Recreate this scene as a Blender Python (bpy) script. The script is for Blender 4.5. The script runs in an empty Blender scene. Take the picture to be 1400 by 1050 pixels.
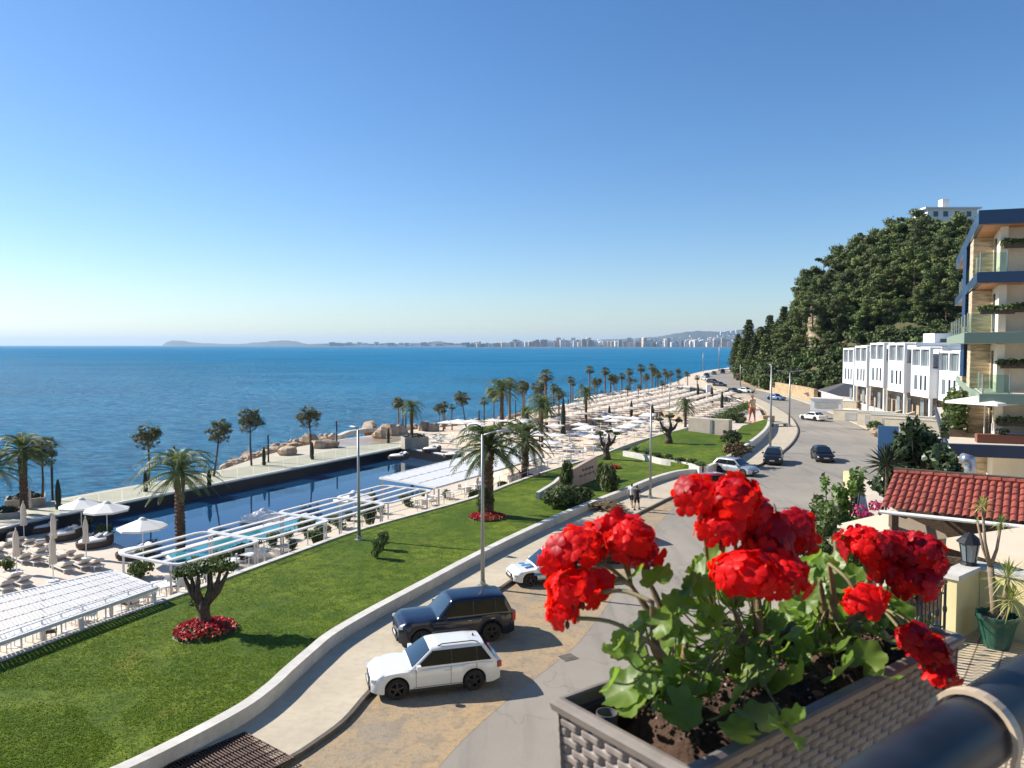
import bpy, math, random
from mathutils import Vector, Matrix
from mathutils import noise as mnoise
R = math.radians
rnd = random.Random(11)
SC = bpy.context.scene
COL = SC.collection
# ---------------------------------------------------------------- camera geometry of the photograph (1400 px wide)
F = 1058.0
TH = math.atan(53.0 / F)
CH = 12.0
def ray(px, py):
    dx = (px - 700) / F; dy = (525 - py) / F
    return Vector((dx, math.cos(TH) + dy * math.sin(TH), -math.sin(TH) + dy * math.cos(TH)))
def P(px, py, z=0.0):
    r = ray(px, py); t = (z - CH) / r.z
    return Vector((r.x * t, r.y * t, z))
def PD(px, py, D):
    r = ray(px, py); t = D / r.y
    return Vector((r.x * t, D, CH + r.z * t))
def hgt(px_h, D): return px_h * D / F

# ---------------------------------------------------------------- tags
def tag(o, label=None, cat=None, group=None, kind=None):
    if label: o['label'] = label
    if cat: o['category'] = cat
    if group: o['group'] = group
    if kind: o['kind'] = kind
    return o
def empty(name, loc=(0, 0, 0), rz=0.0, label=None, cat=None, group=None):
    o = bpy.data.objects.new(name, None); COL.objects.link(o)
    o.location = loc; o.rotation_euler = (0, 0, rz); o.empty_display_size = .2
    return tag(o, label, cat, group)
def copy_thing(root, loc, rz=None, sc=None, label=None, group=None, name=None):
    r = root.copy(); COL.objects.link(r); r.location = loc
    if rz is not None: r.rotation_euler = (0, 0, rz)
    if sc is not None: r.scale = (sc, sc, sc) if not hasattr(sc, '__len__') else sc
    if label: r['label'] = label
    if group: r['group'] = group
    for ch in KIDS.get(root.name, []):
        c = ch.copy(); COL.objects.link(c); c.parent = r
        for g in KIDS.get(ch.name, []):
            d = g.copy(); COL.objects.link(d); d.parent = c
    return r
KIDS = {}

# ---------------------------------------------------------------- mesh builder
class MB:
    def __init__(s): s.v = []; s.f = []; s.m = []
    def add(s, vs, fs, mi=0):
        o = len(s.v); s.v.extend([tuple(v) for v in vs])
        s.f.extend([tuple(i + o for i in f) for f in fs]); s.m.extend([mi] * len(fs))
        return s
    def box(s, c, d, rz=0.0, mi=0, M=None):
        x, y, z = d[0] / 2, d[1] / 2, d[2] / 2
        vs = [Vector((sx * x, sy * y, sz * z)) for sz in (-1, 1) for sx, sy in ((-1, -1), (1, -1), (1, 1), (-1, 1))]
        if rz: q = Matrix.Rotation(rz, 3, 'Z'); vs = [q @ v for v in vs]
        vs = [v + Vector(c) for v in vs]
        if M: vs = [M @ v for v in vs]
        return s.add(vs, [(3, 2, 1, 0), (4, 5, 6, 7), (0, 1, 5, 4), (1, 2, 6, 5), (2, 3, 7, 6), (3, 0, 4, 7)], mi)
    def tube(s, pts, rads, n=8, mi=0, caps=True):
        pts = [Vector(p) for p in pts]
        if not hasattr(rads, '__len__'): rads = [rads] * len(pts)
        vs = []; fs = []; prev = None
        for i, p in enumerate(pts):
            a = pts[max(i - 1, 0)]; b = pts[min(i + 1, len(pts) - 1)]
            d = (b - a).normalized()
            if prev is None:
                u = d.cross(Vector((0, 0, 1)))
                if u.length < 1e-3: u = Vector((1, 0, 0))
            else: u = prev - d * prev.dot(d)
            u.normalize(); prev = u; w = d.cross(u)
            for k in range(n):
                an = 2 * math.pi * k / n
                vs.append(p + (u * math.cos(an) + w * math.sin(an)) * rads[i])
        for i in range(len(pts) - 1):
            for k in range(n):
                a = i * n + k; b = i * n + (k + 1) % n
                fs.append((a, b, b + n, a + n))
        if caps: fs.append(tuple(range(n - 1, -1, -1))); fs.append(tuple((len(pts) - 1) * n + k for k in range(n)))
        return s.add(vs, fs, mi)
    def lathe(s, prof, c=(0, 0, 0), n=16, mi=0, M=None, caps=False):
        vs = []; fs = []
        for r, z in prof:
            for k in range(n):
                an = 2 * math.pi * k / n
                vs.append(Vector((r * math.cos(an), r * math.sin(an), z)))
        for i in range(len(prof) - 1):
            for k in range(n):
                a = i * n + k; b = i * n + (k + 1) % n
                fs.append((a, b, b + n, a + n))
        if caps: fs.append(tuple(range(n - 1, -1, -1))); fs.append(tuple((len(prof) - 1) * n + k for k in range(n)))
        if M: vs = [M @ v for v in vs]
        vs = [v + Vector(c) for v in vs]
        return s.add(vs, fs, mi)
    def grid(s, rows, mi=0, closed=False):
        n = len(rows[0]); vs = [v for r in rows for v in r]; fs = []
        for i in range(len(rows) - 1):
            for k in range(n if closed else n - 1):
                a = i * n + k; b = i * n + (k + 1) % n
                fs.append((a, b, b + n, a + n))
        return s.add(vs, fs, mi)
    def prism(s, poly, z0, z1, mi=0, top_only=False):
        """polygon (list of xy) extruded; concave allowed (ngon)"""
        n = len(poly)
        area = sum(poly[i][0] * poly[(i + 1) % n][1] - poly[(i + 1) % n][0] * poly[i][1] for i in range(n))
        if area < 0: poly = poly[::-1]
        vs = [(p[0], p[1], z1) for p in poly]
        if top_only: return s.add(vs, [tuple(range(n))], mi)
        vs += [(p[0], p[1], z0) for p in poly]
        fs = [tuple(range(n)), tuple(range(2 * n - 1, n - 1, -1))]
        fs += [(i, i + n, (i + 1) % n + n, (i + 1) % n) for i in range(n)]
        return s.add(vs, fs, mi)
    def ribbon(s, pts, w, z0, z1, mi=0):
        """solid strip of width w along a polyline of xy points"""
        L = []; Rr = []
        for i, p in enumerate(pts):
            a = Vector(pts[max(i - 1, 0)][:2]); b = Vector(pts[min(i + 1, len(pts) - 1)][:2])
            d = (b - a).normalized(); nn = Vector((-d.y, d.x))
            q = Vector(p[:2]); L.append(q + nn * w / 2); Rr.append(q - nn * w / 2)
        rows = [[(l.x, l.y, z0), (l.x, l.y, z1), (r.x, r.y, z1), (r.x, r.y, z0)] for l, r in zip(L, Rr)]
        s.grid(rows, mi, closed=True)
        o = len(s.v) - 4
        s.f.append((o, o + 1, o + 2, o + 3)); s.m.append(mi)
        o = len(s.v) - 4 * len(rows)
        s.f.append((o + 3, o + 2, o + 1, o)); s.m.append(mi)
        return s
    def build(s, name, mats, parent=None, smooth=False, auto=None):
        me = bpy.data.meshes.new(name); me.from_pydata([tuple(v) for v in s.v], [], s.f)
        if not isinstance(mats, (list, tuple)): mats = [mats]
        for m in mats: me.materials.append(m)
        if len(mats) > 1: me.polygons.foreach_set('material_index', s.m)
        if smooth or auto: me.polygons.foreach_set('use_smooth', [True] * len(me.polygons))
        me.update()
        if auto: me.set_sharp_from_angle(angle=R(auto))
        o = bpy.data.objects.new(name, me); COL.objects.link(o)
        if parent:
            o.parent = parent; KIDS.setdefault(parent.name, []).append(o)
        return o
def smooth_line(pts, k=6):
    """Catmull-Rom through 2D/3D points"""
    pts = [Vector(p) for p in pts]; out = []
    for i in range(len(pts) - 1):
        p0 = pts[max(i - 1, 0)]; p1 = pts[i]; p2 = pts[i + 1]; p3 = pts[min(i + 2, len(pts) - 1)]
        for j in range(k):
            t = j / k
            out.append(.5 * ((2 * p1) + (p2 - p0) * t + (2 * p0 - 5 * p1 + 4 * p2 - p3) * t * t + (3 * p1 - p0 - 3 * p2 + p3) * t ** 3))
    out.append(pts[-1]); return out
def pix(lst, z=0.0): return [P(a, b, z) for a, b in lst]

# ---------------------------------------------------------------- materials
def nodes(name):
    m = bpy.data.materials.new(name); m.use_nodes = True
    nt = m.node_tree; return m, nt, nt.nodes['Principled BSDF'], nt.nodes['Material Output']
def N(nt, t, **kw):
    n = nt.nodes.new(t)
    for k, v in kw.items():
        if k in n.inputs: n.inputs[k].default_value = v
        else: setattr(n, k, v)
    return n
def c4(c): return (c[0], c[1], c[2], 1.0)
def mat(name, col, rough=.6, col2=None, scale=3.0, detail=6, contrast=(.35, .65), bump=0.0, bscale=None, bdist=.02,
        metal=0.0, spec=.5, coat=0.0, col3=None, scale3=30.0, amt3=.5, obj_var=0.0, transl=0.0, trans_col=None, stretch=None):
    m, nt, b, out = nodes(name)
    L = nt.links.new
    b.inputs['Roughness'].default_value = rough; b.inputs['Metallic'].default_value = metal
    b.inputs['Specular IOR Level'].default_value = spec; b.inputs['Coat Weight'].default_value = coat
    b.inputs['Coat Roughness'].default_value = .04
    b.inputs['Base Color'].default_value = c4(col)
    co = N(nt, 'ShaderNodeTexCoord').outputs['Object']
    if stretch:
        mp = N(nt, 'ShaderNodeMapping'); mp.inputs['Scale'].default_value = stretch; L(co, mp.inputs['Vector']); co = mp.outputs[0]
    cur = None
    if col2:
        n = N(nt, 'ShaderNodeTexNoise', Scale=scale, Detail=detail, Roughness=.6); L(co, n.inputs['Vector'])
        r = N(nt, 'ShaderNodeMapRange'); r.inputs[1].default_value = contrast[0]; r.inputs[2].default_value = contrast[1]
        L(n.outputs['Fac'], r.inputs[0])
        mx = N(nt, 'ShaderNodeMix', data_type='RGBA'); mx.inputs[6].default_value = c4(col); mx.inputs[7].default_value = c4(col2)
        L(r.outputs[0], mx.inputs[0]); cur = mx.outputs[2]
    if col3:
        n = N(nt, 'ShaderNodeTexNoise', Scale=scale3, Detail=4, Roughness=.6); L(co, n.inputs['Vector'])
        r = N(nt, 'ShaderNodeMapRange'); r.inputs[1].default_value = .45; r.inputs[2].default_value = .65; r.inputs[4].default_value = amt3
        L(n.outputs['Fac'], r.inputs[0])
        mx = N(nt, 'ShaderNodeMix', data_type='RGBA'); mx.inputs[6].default_value = c4(col); mx.inputs[7].default_value = c4(col3)
        if cur: L(cur, mx.inputs[6])
        L(r.outputs[0], mx.inputs[0]); cur = mx.outputs[2]
    if obj_var:
        oi = N(nt, 'ShaderNodeObjectInfo')
        r = N(nt, 'ShaderNodeMapRange'); r.inputs[3].default_value = 1 - obj_var; r.inputs[4].default_value = 1 + obj_var
        L(oi.outputs['Random'], r.inputs[0])
        hs = N(nt, 'ShaderNodeHueSaturation'); hs.inputs['Color'].default_value = c4(col)
        if cur: L(cur, hs.inputs['Color'])
        L(r.outputs[0], hs.inputs['Value']); cur = hs.outputs[0]
    if cur: L(cur, b.inputs['Base Color'])
    if bump:
        n = N(nt, 'ShaderNodeTexNoise', Scale=bscale or scale * 4, Detail=6, Roughness=.65); L(co, n.inputs['Vector'])
        bp = N(nt, 'ShaderNodeBump', Strength=bump, Distance=bdist); L(n.outputs['Fac'], bp.inputs['Height']); L(bp.outputs[0], b.inputs['Normal'])
    if transl:
        tr = N(nt, 'ShaderNodeBsdfTranslucent'); tc = trans_col or tuple(min(1, c * 1.6) for c in col)
        tr.inputs[0].default_value = c4(tc)
        ms = N(nt, 'ShaderNodeMixShader', Fac=transl); L(b.outputs[0], ms.inputs[1]); L(tr.outputs[0], ms.inputs[2]); L(ms.outputs[0], out.inputs['Surface'])
    return m
def glassy(name, col=(.02, .03, .04), rough=.05):
    return mat(name, col, rough, spec=.8)
def clear_glass(name, tint=(.85, .95, .92), alpha=.75):
    m, nt, b, out = nodes(name)
    t = N(nt, 'ShaderNodeBsdfTransparent'); t.inputs[0].default_value = c4(tint)
    b.inputs['Base Color'].default_value = c4((.25, .35, .33)); b.inputs['Roughness'].default_value = .05
    ms = N(nt, 'ShaderNodeMixShader', Fac=alpha); nt.links.new(b.outputs[0], ms.inputs[1]); nt.links.new(t.outputs[0], ms.inputs[2])
    nt.links.new(ms.outputs[0], out.inputs['Surface']); return m
M = {}
M['white'] = mat('white_paint', (.78, .78, .76), .55, col2=(.7, .69, .66), scale=2)
M['canopy_white'] = mat('canopy_white', (.66, .66, .66), .5, col2=(.58, .58, .58), scale=1.5)
M['plaster'] = mat('cream_plaster', (.66, .58, .42), .8, col2=(.58, .5, .36), scale=1.5, bump=.15, bscale=30)
M['yellow_plaster'] = mat('yellow_plaster', (.72, .62, .33), .8, col2=(.64, .54, .28), scale=1.2, bump=.1, bscale=40)
M['concrete'] = mat('concrete', (.5, .47, .42), .85, col2=(.38, .36, .33), scale=1.2, bump=.2, bscale=20)
M['wallcap'] = mat('pale_wall', (.64, .61, .55), .8, col2=(.5, .48, .43), scale=.9, col3=(.4, .38, .34), scale3=6, amt3=.35)
M['pole'] = mat('grey_metal', (.3, .31, .31), .45, metal=.6)
M['dark_metal'] = mat('dark_metal', (.02, .02, .022), .4, metal=.3)
M['bark'] = mat('bark', (.12, .08, .05), .9, col2=(.05, .035, .025), scale=6, bump=.6, bscale=15, bdist=.05)
M['palm_bark'] = mat('palm_bark', (.16, .09, .055), .9, col2=(.06, .035, .022), scale=5, bump=.5, bscale=12, bdist=.05)
M['wash_bark'] = mat('pale_palm_bark', (.22, .15, .1), .9, col2=(.12, .08, .05), scale=4)
M['palm_leaf'] = mat('palm_leaf', (.085, .125, .035), .5, col2=(.045, .075, .022), scale=.8, transl=.3, trans_col=(.2, .27, .06), obj_var=.25)
M['fan_leaf'] = mat('fan_palm_leaf', (.06, .09, .028), .6, col2=(.11, .1, .045), scale=2, transl=.2, obj_var=.25)
M['pine'] = mat('pine_foliage', (.045, .075, .016), .7, col2=(.13, .16, .035), scale=.3, contrast=(.4, .6), obj_var=.4, transl=.12, trans_col=(.13, .15, .03))
M['pine_young'] = mat('young_pine_foliage', (.08, .1, .035), .7, col2=(.15, .13, .06), scale=1.0, transl=.15)
M['cypress'] = mat('cypress_foliage', (.018, .03, .015), .8, col2=(.03, .045, .02), scale=3)
M['shrub'] = mat('shrub_foliage', (.05, .085, .02), .6, col2=(.09, .13, .03), scale=.5, obj_var=.35, transl=.2, trans_col=(.15, .2, .04))
M['scrub'] = mat('hill_scrub', (.04, .065, .016), .8, col2=(.1, .12, .03), scale=.25, obj_var=.35, transl=.12)
M['dry'] = mat('dry_scrub', (.16, .1, .04), .8, col2=(.07, .06, .03), scale=.4)
M['bougain'] = mat('magenta_blossom', (.4, .03, .12), .6, transl=.3)
M['red_bed'] = mat('red_bedding_flowers', (.45, .02, .03), .6, transl=.2)
M['rock'] = mat('boulder_rock', (.5, .38, .26), .85, col2=(.3, .2, .13), scale=.7, bump=.6, bscale=3, bdist=.15, obj_var=.25)
M['wicker'] = mat('brown_wicker', (.12, .08, .055), .8, col2=(.07, .045, .03), scale=15)
M['fabric_white'] = mat('white_canvas', (.78, .75, .7), .8)
M['fabric_beige'] = mat('beige_canvas', (.66, .57, .46), .85, col2=(.6, .51, .41), scale=1)
M['grey_cloth'] = mat('grey_cloth', (.33, .35, .4), .9)
M['red_cloth'] = mat('red_cloth', (.5, .05, .05), .9)
# ================================================================ CAMERA, LIGHT, SKY, AIR
cam_d = bpy.data.cameras.new('camera'); cam = bpy.data.objects.new('camera', cam_d); COL.objects.link(cam)
cam.location = (0, 0, CH); cam.rotation_euler = (R(90) - TH, 0, 0)
cam_d.sensor_width = 36; cam_d.lens = 36 * F / 1400; cam_d.clip_start = .05; cam_d.clip_end = 120000
cam_d.dof.use_dof = True; cam_d.dof.focus_distance = 30; cam_d.dof.aperture_fstop = 13
SC.camera = cam
SUN_DIR = Vector((-.945, .325, 0)).normalized()
SUN_EL = R(35)
sd = SUN_DIR * math.cos(SUN_EL) + Vector((0, 0, math.sin(SUN_EL)))
ld = bpy.data.lights.new('sun', 'SUN'); ld.energy = 5.0; ld.angle = R(.53); ld.color = (1, .93, .82)
lo = bpy.data.objects.new('sun', ld); COL.objects.link(lo); lo.rotation_euler = (-sd).to_track_quat('-Z', 'Y').to_euler()
W = bpy.data.worlds.new('World'); SC.world = W; W.use_nodes = True
wn = W.node_tree; bg = wn.nodes['Background']; sky = wn.nodes.new('ShaderNodeTexSky'); sky.sky_type = 'NISHITA'
sky.sun_disc = False; sky.sun_elevation = SUN_EL; sky.sun_rotation = math.atan2(SUN_DIR.x, SUN_DIR.y)
sky.altitude = 0; sky.air_density = 1.0; sky.dust_density = .3; sky.ozone_density = 3.2
hsv = wn.nodes.new('ShaderNodeHueSaturation'); hsv.inputs['Saturation'].default_value = 1.2
tnt = wn.nodes.new('ShaderNodeMix'); tnt.data_type = 'RGBA'; tnt.blend_type = 'MULTIPLY'; tnt.inputs[0].default_value = 1; tnt.inputs[7].default_value = (.93, .965, 1.05, 1)
wn.links.new(sky.outputs[0], hsv.inputs['Color']); wn.links.new(hsv.outputs[0], tnt.inputs[6]); wn.links.new(tnt.outputs[2], bg.inputs[0]); bg.inputs[1].default_value = .086
SC.view_settings.view_transform = 'Standard'; SC.view_settings.look = 'None'; SC.view_settings.exposure = 0.74
SC.cycles.max_bounces = 6; SC.cycles.transparent_max_bounces = 12; SC.cycles.volume_bounces = 0
SC.cycles.use_denoising = True

hz = MB().box((0, 14000, 145), (50000, 40000, 310))
hzm = bpy.data.materials.new('haze_air'); hzm.use_nodes = True; nt = hzm.node_tree
nt.nodes.remove(nt.nodes['Principled BSDF']); pv = nt.nodes.new('ShaderNodeVolumePrincipled')
pv.inputs['Color'].default_value = (.55, .76, 1, 1); pv.inputs['Density'].default_value = 4.6e-5; pv.inputs['Anisotropy'].default_value = .2
nt.links.new(pv.outputs[0], nt.nodes['Material Output'].inputs['Volume'])
hzo = hz.build('haze', hzm); hzo['kind'] = 'stuff'

# ================================================================ WATER
m, nt, b, out = nodes('sea_water')
b.inputs['Base Color'].default_value = (.012, .16, .3, 1); b.inputs['Roughness'].default_value = .2
b.inputs['IOR'].default_value = 1.33; b.inputs['Specular IOR Level'].default_value = .14
co = N(nt, 'ShaderNodeTexCoord').outputs['Object']
mp = N(nt, 'ShaderNodeMapping'); mp.inputs['Rotation'].default_value = (0, 0, R(-25)); mp.inputs['Scale'].default_value = (.45, 1, 1)
nt.links.new(co, mp.inputs[0])
n1 = N(nt, 'ShaderNodeTexNoise', Scale=.2, Detail=9, Roughness=.68, Distortion=.3); nt.links.new(mp.outputs[0], n1.inputs['Vector'])
n2 = N(nt, 'ShaderNodeTexNoise', Scale=.012, Detail=5, Roughness=.6, Distortion=1.2); nt.links.new(mp.outputs[0], n2.inputs['Vector'])
n5 = N(nt, 'ShaderNodeTexNoise', Scale=.75, Detail=6, Roughness=.7, Distortion=.6); nt.links.new(mp.outputs[0], n5.inputs['Vector'])
ad = N(nt, 'ShaderNodeMath', operation='MULTIPLY_ADD'); ad.inputs[1].default_value = .35; nt.links.new(n5.outputs['Fac'], ad.inputs[0]); nt.links.new(n1.outputs['Fac'], ad.inputs[2])
bp = N(nt, 'ShaderNodeBump', Strength=1.0, Distance=2.6); nt.links.new(ad.outputs[0], bp.inputs['Height']); nt.links.new(bp.outputs[0], b.inputs['Normal'])
mr = N(nt, 'ShaderNodeMapRange'); mr.inputs[1].default_value = .38; mr.inputs[2].default_value = .62; nt.links.new(n2.outputs['Fac'], mr.inputs[0])
mx = N(nt, 'ShaderNodeMix', data_type='RGBA'); mx.inputs[6].default_value = (.003, .088, .2, 1); mx.inputs[7].default_value = (.005, .15, .32, 1)
nt.links.new(mr.outputs[0], mx.inputs[0])
# ripple crests painted paler: light and dark of the waves put into the colour
mr2 = N(nt, 'ShaderNodeMapRange'); mr2.inputs[1].default_value = .43; mr2.inputs[2].default_value = .64; mr2.inputs[4].default_value = .75
nt.links.new(n5.outputs['Fac'], mr2.inputs[0])
mx2 = N(nt, 'ShaderNodeMix', data_type='RGBA'); mx2.inputs[7].default_value = (.04, .31, .5, 1); nt.links.new(mx.outputs[2], mx2.inputs[6]); nt.links.new(mr2.outputs[0], mx2.inputs[0])
nt.links.new(mx2.outputs[2], b.inputs['Base Color'])
b.inputs['Specular IOR Level'].default_value = 0; b.inputs['IOR'].default_value = 1.01; b.inputs['Roughness'].default_value = .9
gs = N(nt, 'ShaderNodeBsdfGlossy', Roughness=.22); nt.links.new(bp.outputs[0], gs.inputs['Normal']); ms_ = N(nt, 'ShaderNodeMixShader', Fac=.075)
nt.links.new(b.outputs[0], ms_.inputs[1]); nt.links.new(gs.outputs[0], ms_.inputs[2]); nt.links.new(ms_.outputs[0], out.inputs['Surface'])
M['sea'] = m
sea = MB(); sea.grid([[(-24000, -500, -3.8), (24000, -500, -3.8)], [(-24000, 33000, -3.8), (24000, 33000, -3.8)]])
sea.build('sea', M['sea'])['kind'] = 'structure'

# ================================================================ LAND
ZD = -1.7; ZP = -.8; ZB = -.85
def struct(name, mb, m, **k):
    o = mb.build(name, m, **k); o['kind'] = 'structure'; return o
EDGE = [(-420, 830), (-150, 735), (0, 697), (62, 687), (85, 681), (175, 665), (207, 660), (307, 641), (345, 628), (400, 612), (470, 600), (560, 588), (626, 582), (694, 573),
        (763, 556), (814, 548), (868, 538), (900, 529), (927, 521), (942, 512), (963, 507), (1000, 502), (1040, 499), (1100, 497)]
M['sand'] = mat('beach_sand', (.68, .57, .44), .9, col2=(.6, .49, .37), scale=.25, col3=(.5, .4, .3), scale3=1.3, amt3=.5, bump=.3, bscale=4)
M['deck'] = mat('pale_paving', (.62, .54, .44), .75, col2=(.55, .48, .4), scale=.4, col3=(.47, .4, .33), scale3=3, amt3=.35)
M['promenade'] = mat('promenade_paving', (.52, .47, .37), .8, col2=(.44, .4, .31), scale=.5, col3=(.6, .55, .42), scale3=2.5, amt3=.5)
M['earth'] = mat('dry_earth', (.4, .3, .18), .95, col2=(.26, .2, .12), scale=.1, bump=.4, bscale=1)
e0 = [P(a, b, ZD) for a, b in EDGE]
outer = [(p.x, p.y) for p in e0] + [(420, 700), (900, 700), (900, -60), (-60, -60), (-75, -10)]
g = MB().prism(outer, -4.5, ZD - .1); struct('ground', g, M['earth'])
# lawn side line between the low terrace and the raised land
LAWN = [(-500, 1085), (-250, 995), (0, 903), (120, 858), (250, 812), (400, 757), (500, 722), (640, 683), (700, 661), (752, 643), (815, 624), (860, 607), (900, 595), (935, 586), (958, 577), (1022, 552)]
lawn_l = smooth_line(pix(LAWN, .35), 4)
deck_poly = [(p.x, p.y) for p in pix([(-600, 880)] + EDGE[1:12], ZD)] + [(p.x, p.y) for p in pix([(648, 625), (760, 660)], ZD)] + [(p.x, p.y) for p in pix(LAWN[7::-1], ZD)]
# sun deck around the pool
POOL = pix([(93, 716), (551, 622), (690, 640), (235, 775)], ZD)
d = MB()
dk = [P(-600, 900, ZD), P(-150, 745, ZD), P(0, 705, ZD)] + [POOL[0], POOL[3], POOL[2], P(760, 662, ZD)] + [P(a, b, ZD) for a, b in LAWN[8::-1]]
d.prism([(p.x, p.y) for p in dk], ZD - .1, ZD); struct('sun_deck', d, M['deck'])
# promenade, a raised strip between the pool and the sea
pr = [P(a, b, ZP) for a, b in EDGE[0:12]] + [P(620, 600, ZP), P(556, 613.5, ZP), P(548, 612, ZP), P(65, 708, ZP), P(-100, 745, ZP), P(-420, 860, ZP)]
struct('promenade', MB().prism([(p.x, p.y) for p in pr], -4.4, ZP), M['promenade'])
# beach and terrace east of the pool
be = [P(a, b, ZB) for a, b in EDGE[11:]] + [P(1100, 500, ZB), P(985, 505, ZB), P(963, 513, ZB), P(972, 524, ZB), P(995, 535, ZB), P(1018, 545, ZB)] + [P(a, b, ZB) for a, b in LAWN[:7:-1]] + [P(700, 655, ZB), P(650, 626, ZB), P(548, 612, ZB), P(556, 604, ZB)]
struct('beach', MB().prism([(p.x, p.y) for p in be], -4.4, ZB), M['sand'])
# raised land right of the lawn edge
up = [(p.x, p.y) for p in [P(a, b, 0) for a, b in LAWN]] + [(p.x, p.y) for p in pix([(1015, 545), (995, 535), (972, 524), (960, 515), (966, 509.5), (985, 506.5), (1100, 499.5)], 0)] + [(420, 700), (900, 700), (900, -60), (-25, -60), (-25, 5)]
struct('verge', MB().prism(up, ZD - .15, -.02), M['earth'])

# pool
m, nt, b, out = nodes('pool_water')
b.inputs['Base Color'].default_value = (.006, .04, .1, 1); b.inputs['Roughness'].default_value = .02; b.inputs['IOR'].default_value = 1.33; b.inputs['Specular IOR Level'].default_value = .9
n1 = N(nt, 'ShaderNodeTexNoise', Scale=1.2, Detail=3); nt.links.new(N(nt, 'ShaderNodeTexCoord').outputs['Object'], n1.inputs['Vector'])
bp = N(nt, 'ShaderNodeBump', Strength=.06, Distance=.05); nt.links.new(n1.outputs['Fac'], bp.inputs['Height']); nt.links.new(bp.outputs[0], b.inputs['Normal'])
M['pool'] = m
M['black_tile'] = mat('black_pool_tile', (.008, .009, .012), .35)
M['teal_water'] = mat('teal_pool_water', (.015, .17, .22), .06, col2=(.04, .27, .3), scale=.8, bump=.05)
pl = empty('swimming_pool', (0, 0, 0), label='long dark infinity pool with black tiled walls between promenade and sun deck', cat='swimming pool')
bt = MB()
bt.ribbon([(p.x, p.y) for p in [P(-20, 729, ZP), P(65, 709, ZP), P(548, 613, ZP)]], .25, ZD - .1, ZP - .02)
bt.ribbon([(p.x, p.y) for p in [P(548, 613, ZP), P(700, 640, ZP)]], .25, ZD - .1, ZP - .025)
bt.prism([(p.x, p.y) for p in [POOL[0], POOL[1], POOL[2], POOL[3]]], ZD - .09, ZD - .05)
bt.build('tiled_wall', M['black_tile'], pl)
wpts = [P(65, 713, ZD + .02), POOL[1], POOL[2], POOL[3]]
MB().prism([(p.x, p.y) for p in [P(93, 716, ZD + .02), P(551, 622, ZD + .02), P(690, 640, ZD + .02), P(235, 775, ZD + .02)]], 0, ZD + .02, top_only=True).build('water_surface', M['pool'], pl)
sh = empty('wading_pool', (0, 0, 0), label='narrow turquoise shallow pool under the white open pergola', cat='wading pool')
sp = [(p.x, p.y) for p in pix([(222, 757), (420, 702), (445, 712), (250, 776)], ZD + .04)]
MB().prism(sp, 0, ZD + .04, top_only=True).build('water_surface', M['teal_water'], sh)
MB().ribbon(sp + [sp[0]], .35, ZD - .05, ZD + .08).build('rim', M['white'], sh)
# white edge strip and glass balustrade of the promenade
mb = MB(); mb.ribbon([(p.x, p.y) for p in pix([(-60, 738), (65, 706.5), (548, 611)], ZP)], .3, ZP - .01, ZP + .06)
mb.ribbon([(p.x, p.y) for p in pix([(549, 611), (660, 630)], ZP)], .5, ZP - .06, ZP + .05)
struct('kerb_stone', mb, M['white'])
gl = empty('glass_balustrade', label='clear glass balustrade along promenade above the black pool wall', cat='balustrade')
mb = MB(); A = P(66, 705.5, ZP); B = P(546, 610.3, ZP); nseg = 22; M['glass_rail'] = clear_glass('balustrade_glass', (.93, .96, .94), alpha=.95)
for i in range(nseg):
    a = A.lerp(B, (i + .03) / nseg); b_ = A.lerp(B, (i + .97) / nseg)
    mb.ribbon([(a.x, a.y), (b_.x, b_.y)], .02, ZP + .06, ZP + 1.0)
mb.build('glass_panel', M['glass_rail'], gl)

# ---------------------------------------------------------------- road, pavement, dirt, lawn
KERB = [(300, 1120), (385, 1050), (420, 1027), (470, 990), (505, 950), (545, 915), (600, 870), (650, 830), (690, 803), (740, 770), (800, 738), (860, 710), (925, 678), (960, 665), (1000, 653),
        (1030, 641), (1050, 631), (1072, 617), (1085, 604), (1091, 591), (1088, 580), (1079, 569), (1062, 558), (1045, 549), (1020, 539), (998, 532), (978, 523), (966, 515), (968, 511), (985, 507.5), (1010, 503.5), (1090, 500)]
kerb = smooth_line(pix(KERB, 0), 4)
m, nt, b, out = nodes('asphalt_road')
b.inputs['Roughness'].default_value = .85
co = N(nt, 'ShaderNodeTexCoord').outputs['Object']
n1 = N(nt, 'ShaderNodeTexNoise', Scale=.12, Detail=6, Roughness=.6); n2 = N(nt, 'ShaderNodeTexNoise', Scale=25, Detail=3); 
mp = N(nt, 'ShaderNodeMapping'); mp.inputs['Scale'].default_value = (1.6, .12, 1); mp.inputs['Rotation'].default_value = (0, 0, R(-12)); nt.links.new(co, mp.inputs[0])
n3 = N(nt, 'ShaderNodeTexNoise', Scale=.9, Detail=4); nt.links.new(mp.outputs[0], n3.inputs['Vector'])
for n_ in (n1, n2): nt.links.new(co, n_.inputs['Vector'])
def mix(nt, a, b_, f, lo, hi, mx_=1.0):
    r = N(nt, 'ShaderNodeMapRange'); r.inputs[1].default_value = lo; r.inputs[2].default_value = hi; r.inputs[4].default_value = mx_; nt.links.new(f, r.inputs[0])
    x = N(nt, 'ShaderNodeMix', data_type='RGBA')
    for s_, k in ((a, 6), (b_, 7)):
        if isinstance(s_, tuple): x.inputs[k].default_value = c4(s_)
        else: nt.links.new(s_, x.inputs[k])
    nt.links.new(r.outputs[0], x.inputs[0]); return x.outputs[2]
c = mix(nt, (.24, .215, .18), (.31, .28, .235), n1.outputs['Fac'], .35, .65)
c = mix(nt, c, (.13, .12, .105), n3.outputs['Fac'], .52, .72, .45)
c = mix(nt, c, (.12, .11, .1), n2.outputs['Fac'], .5, .72, .4)
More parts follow.
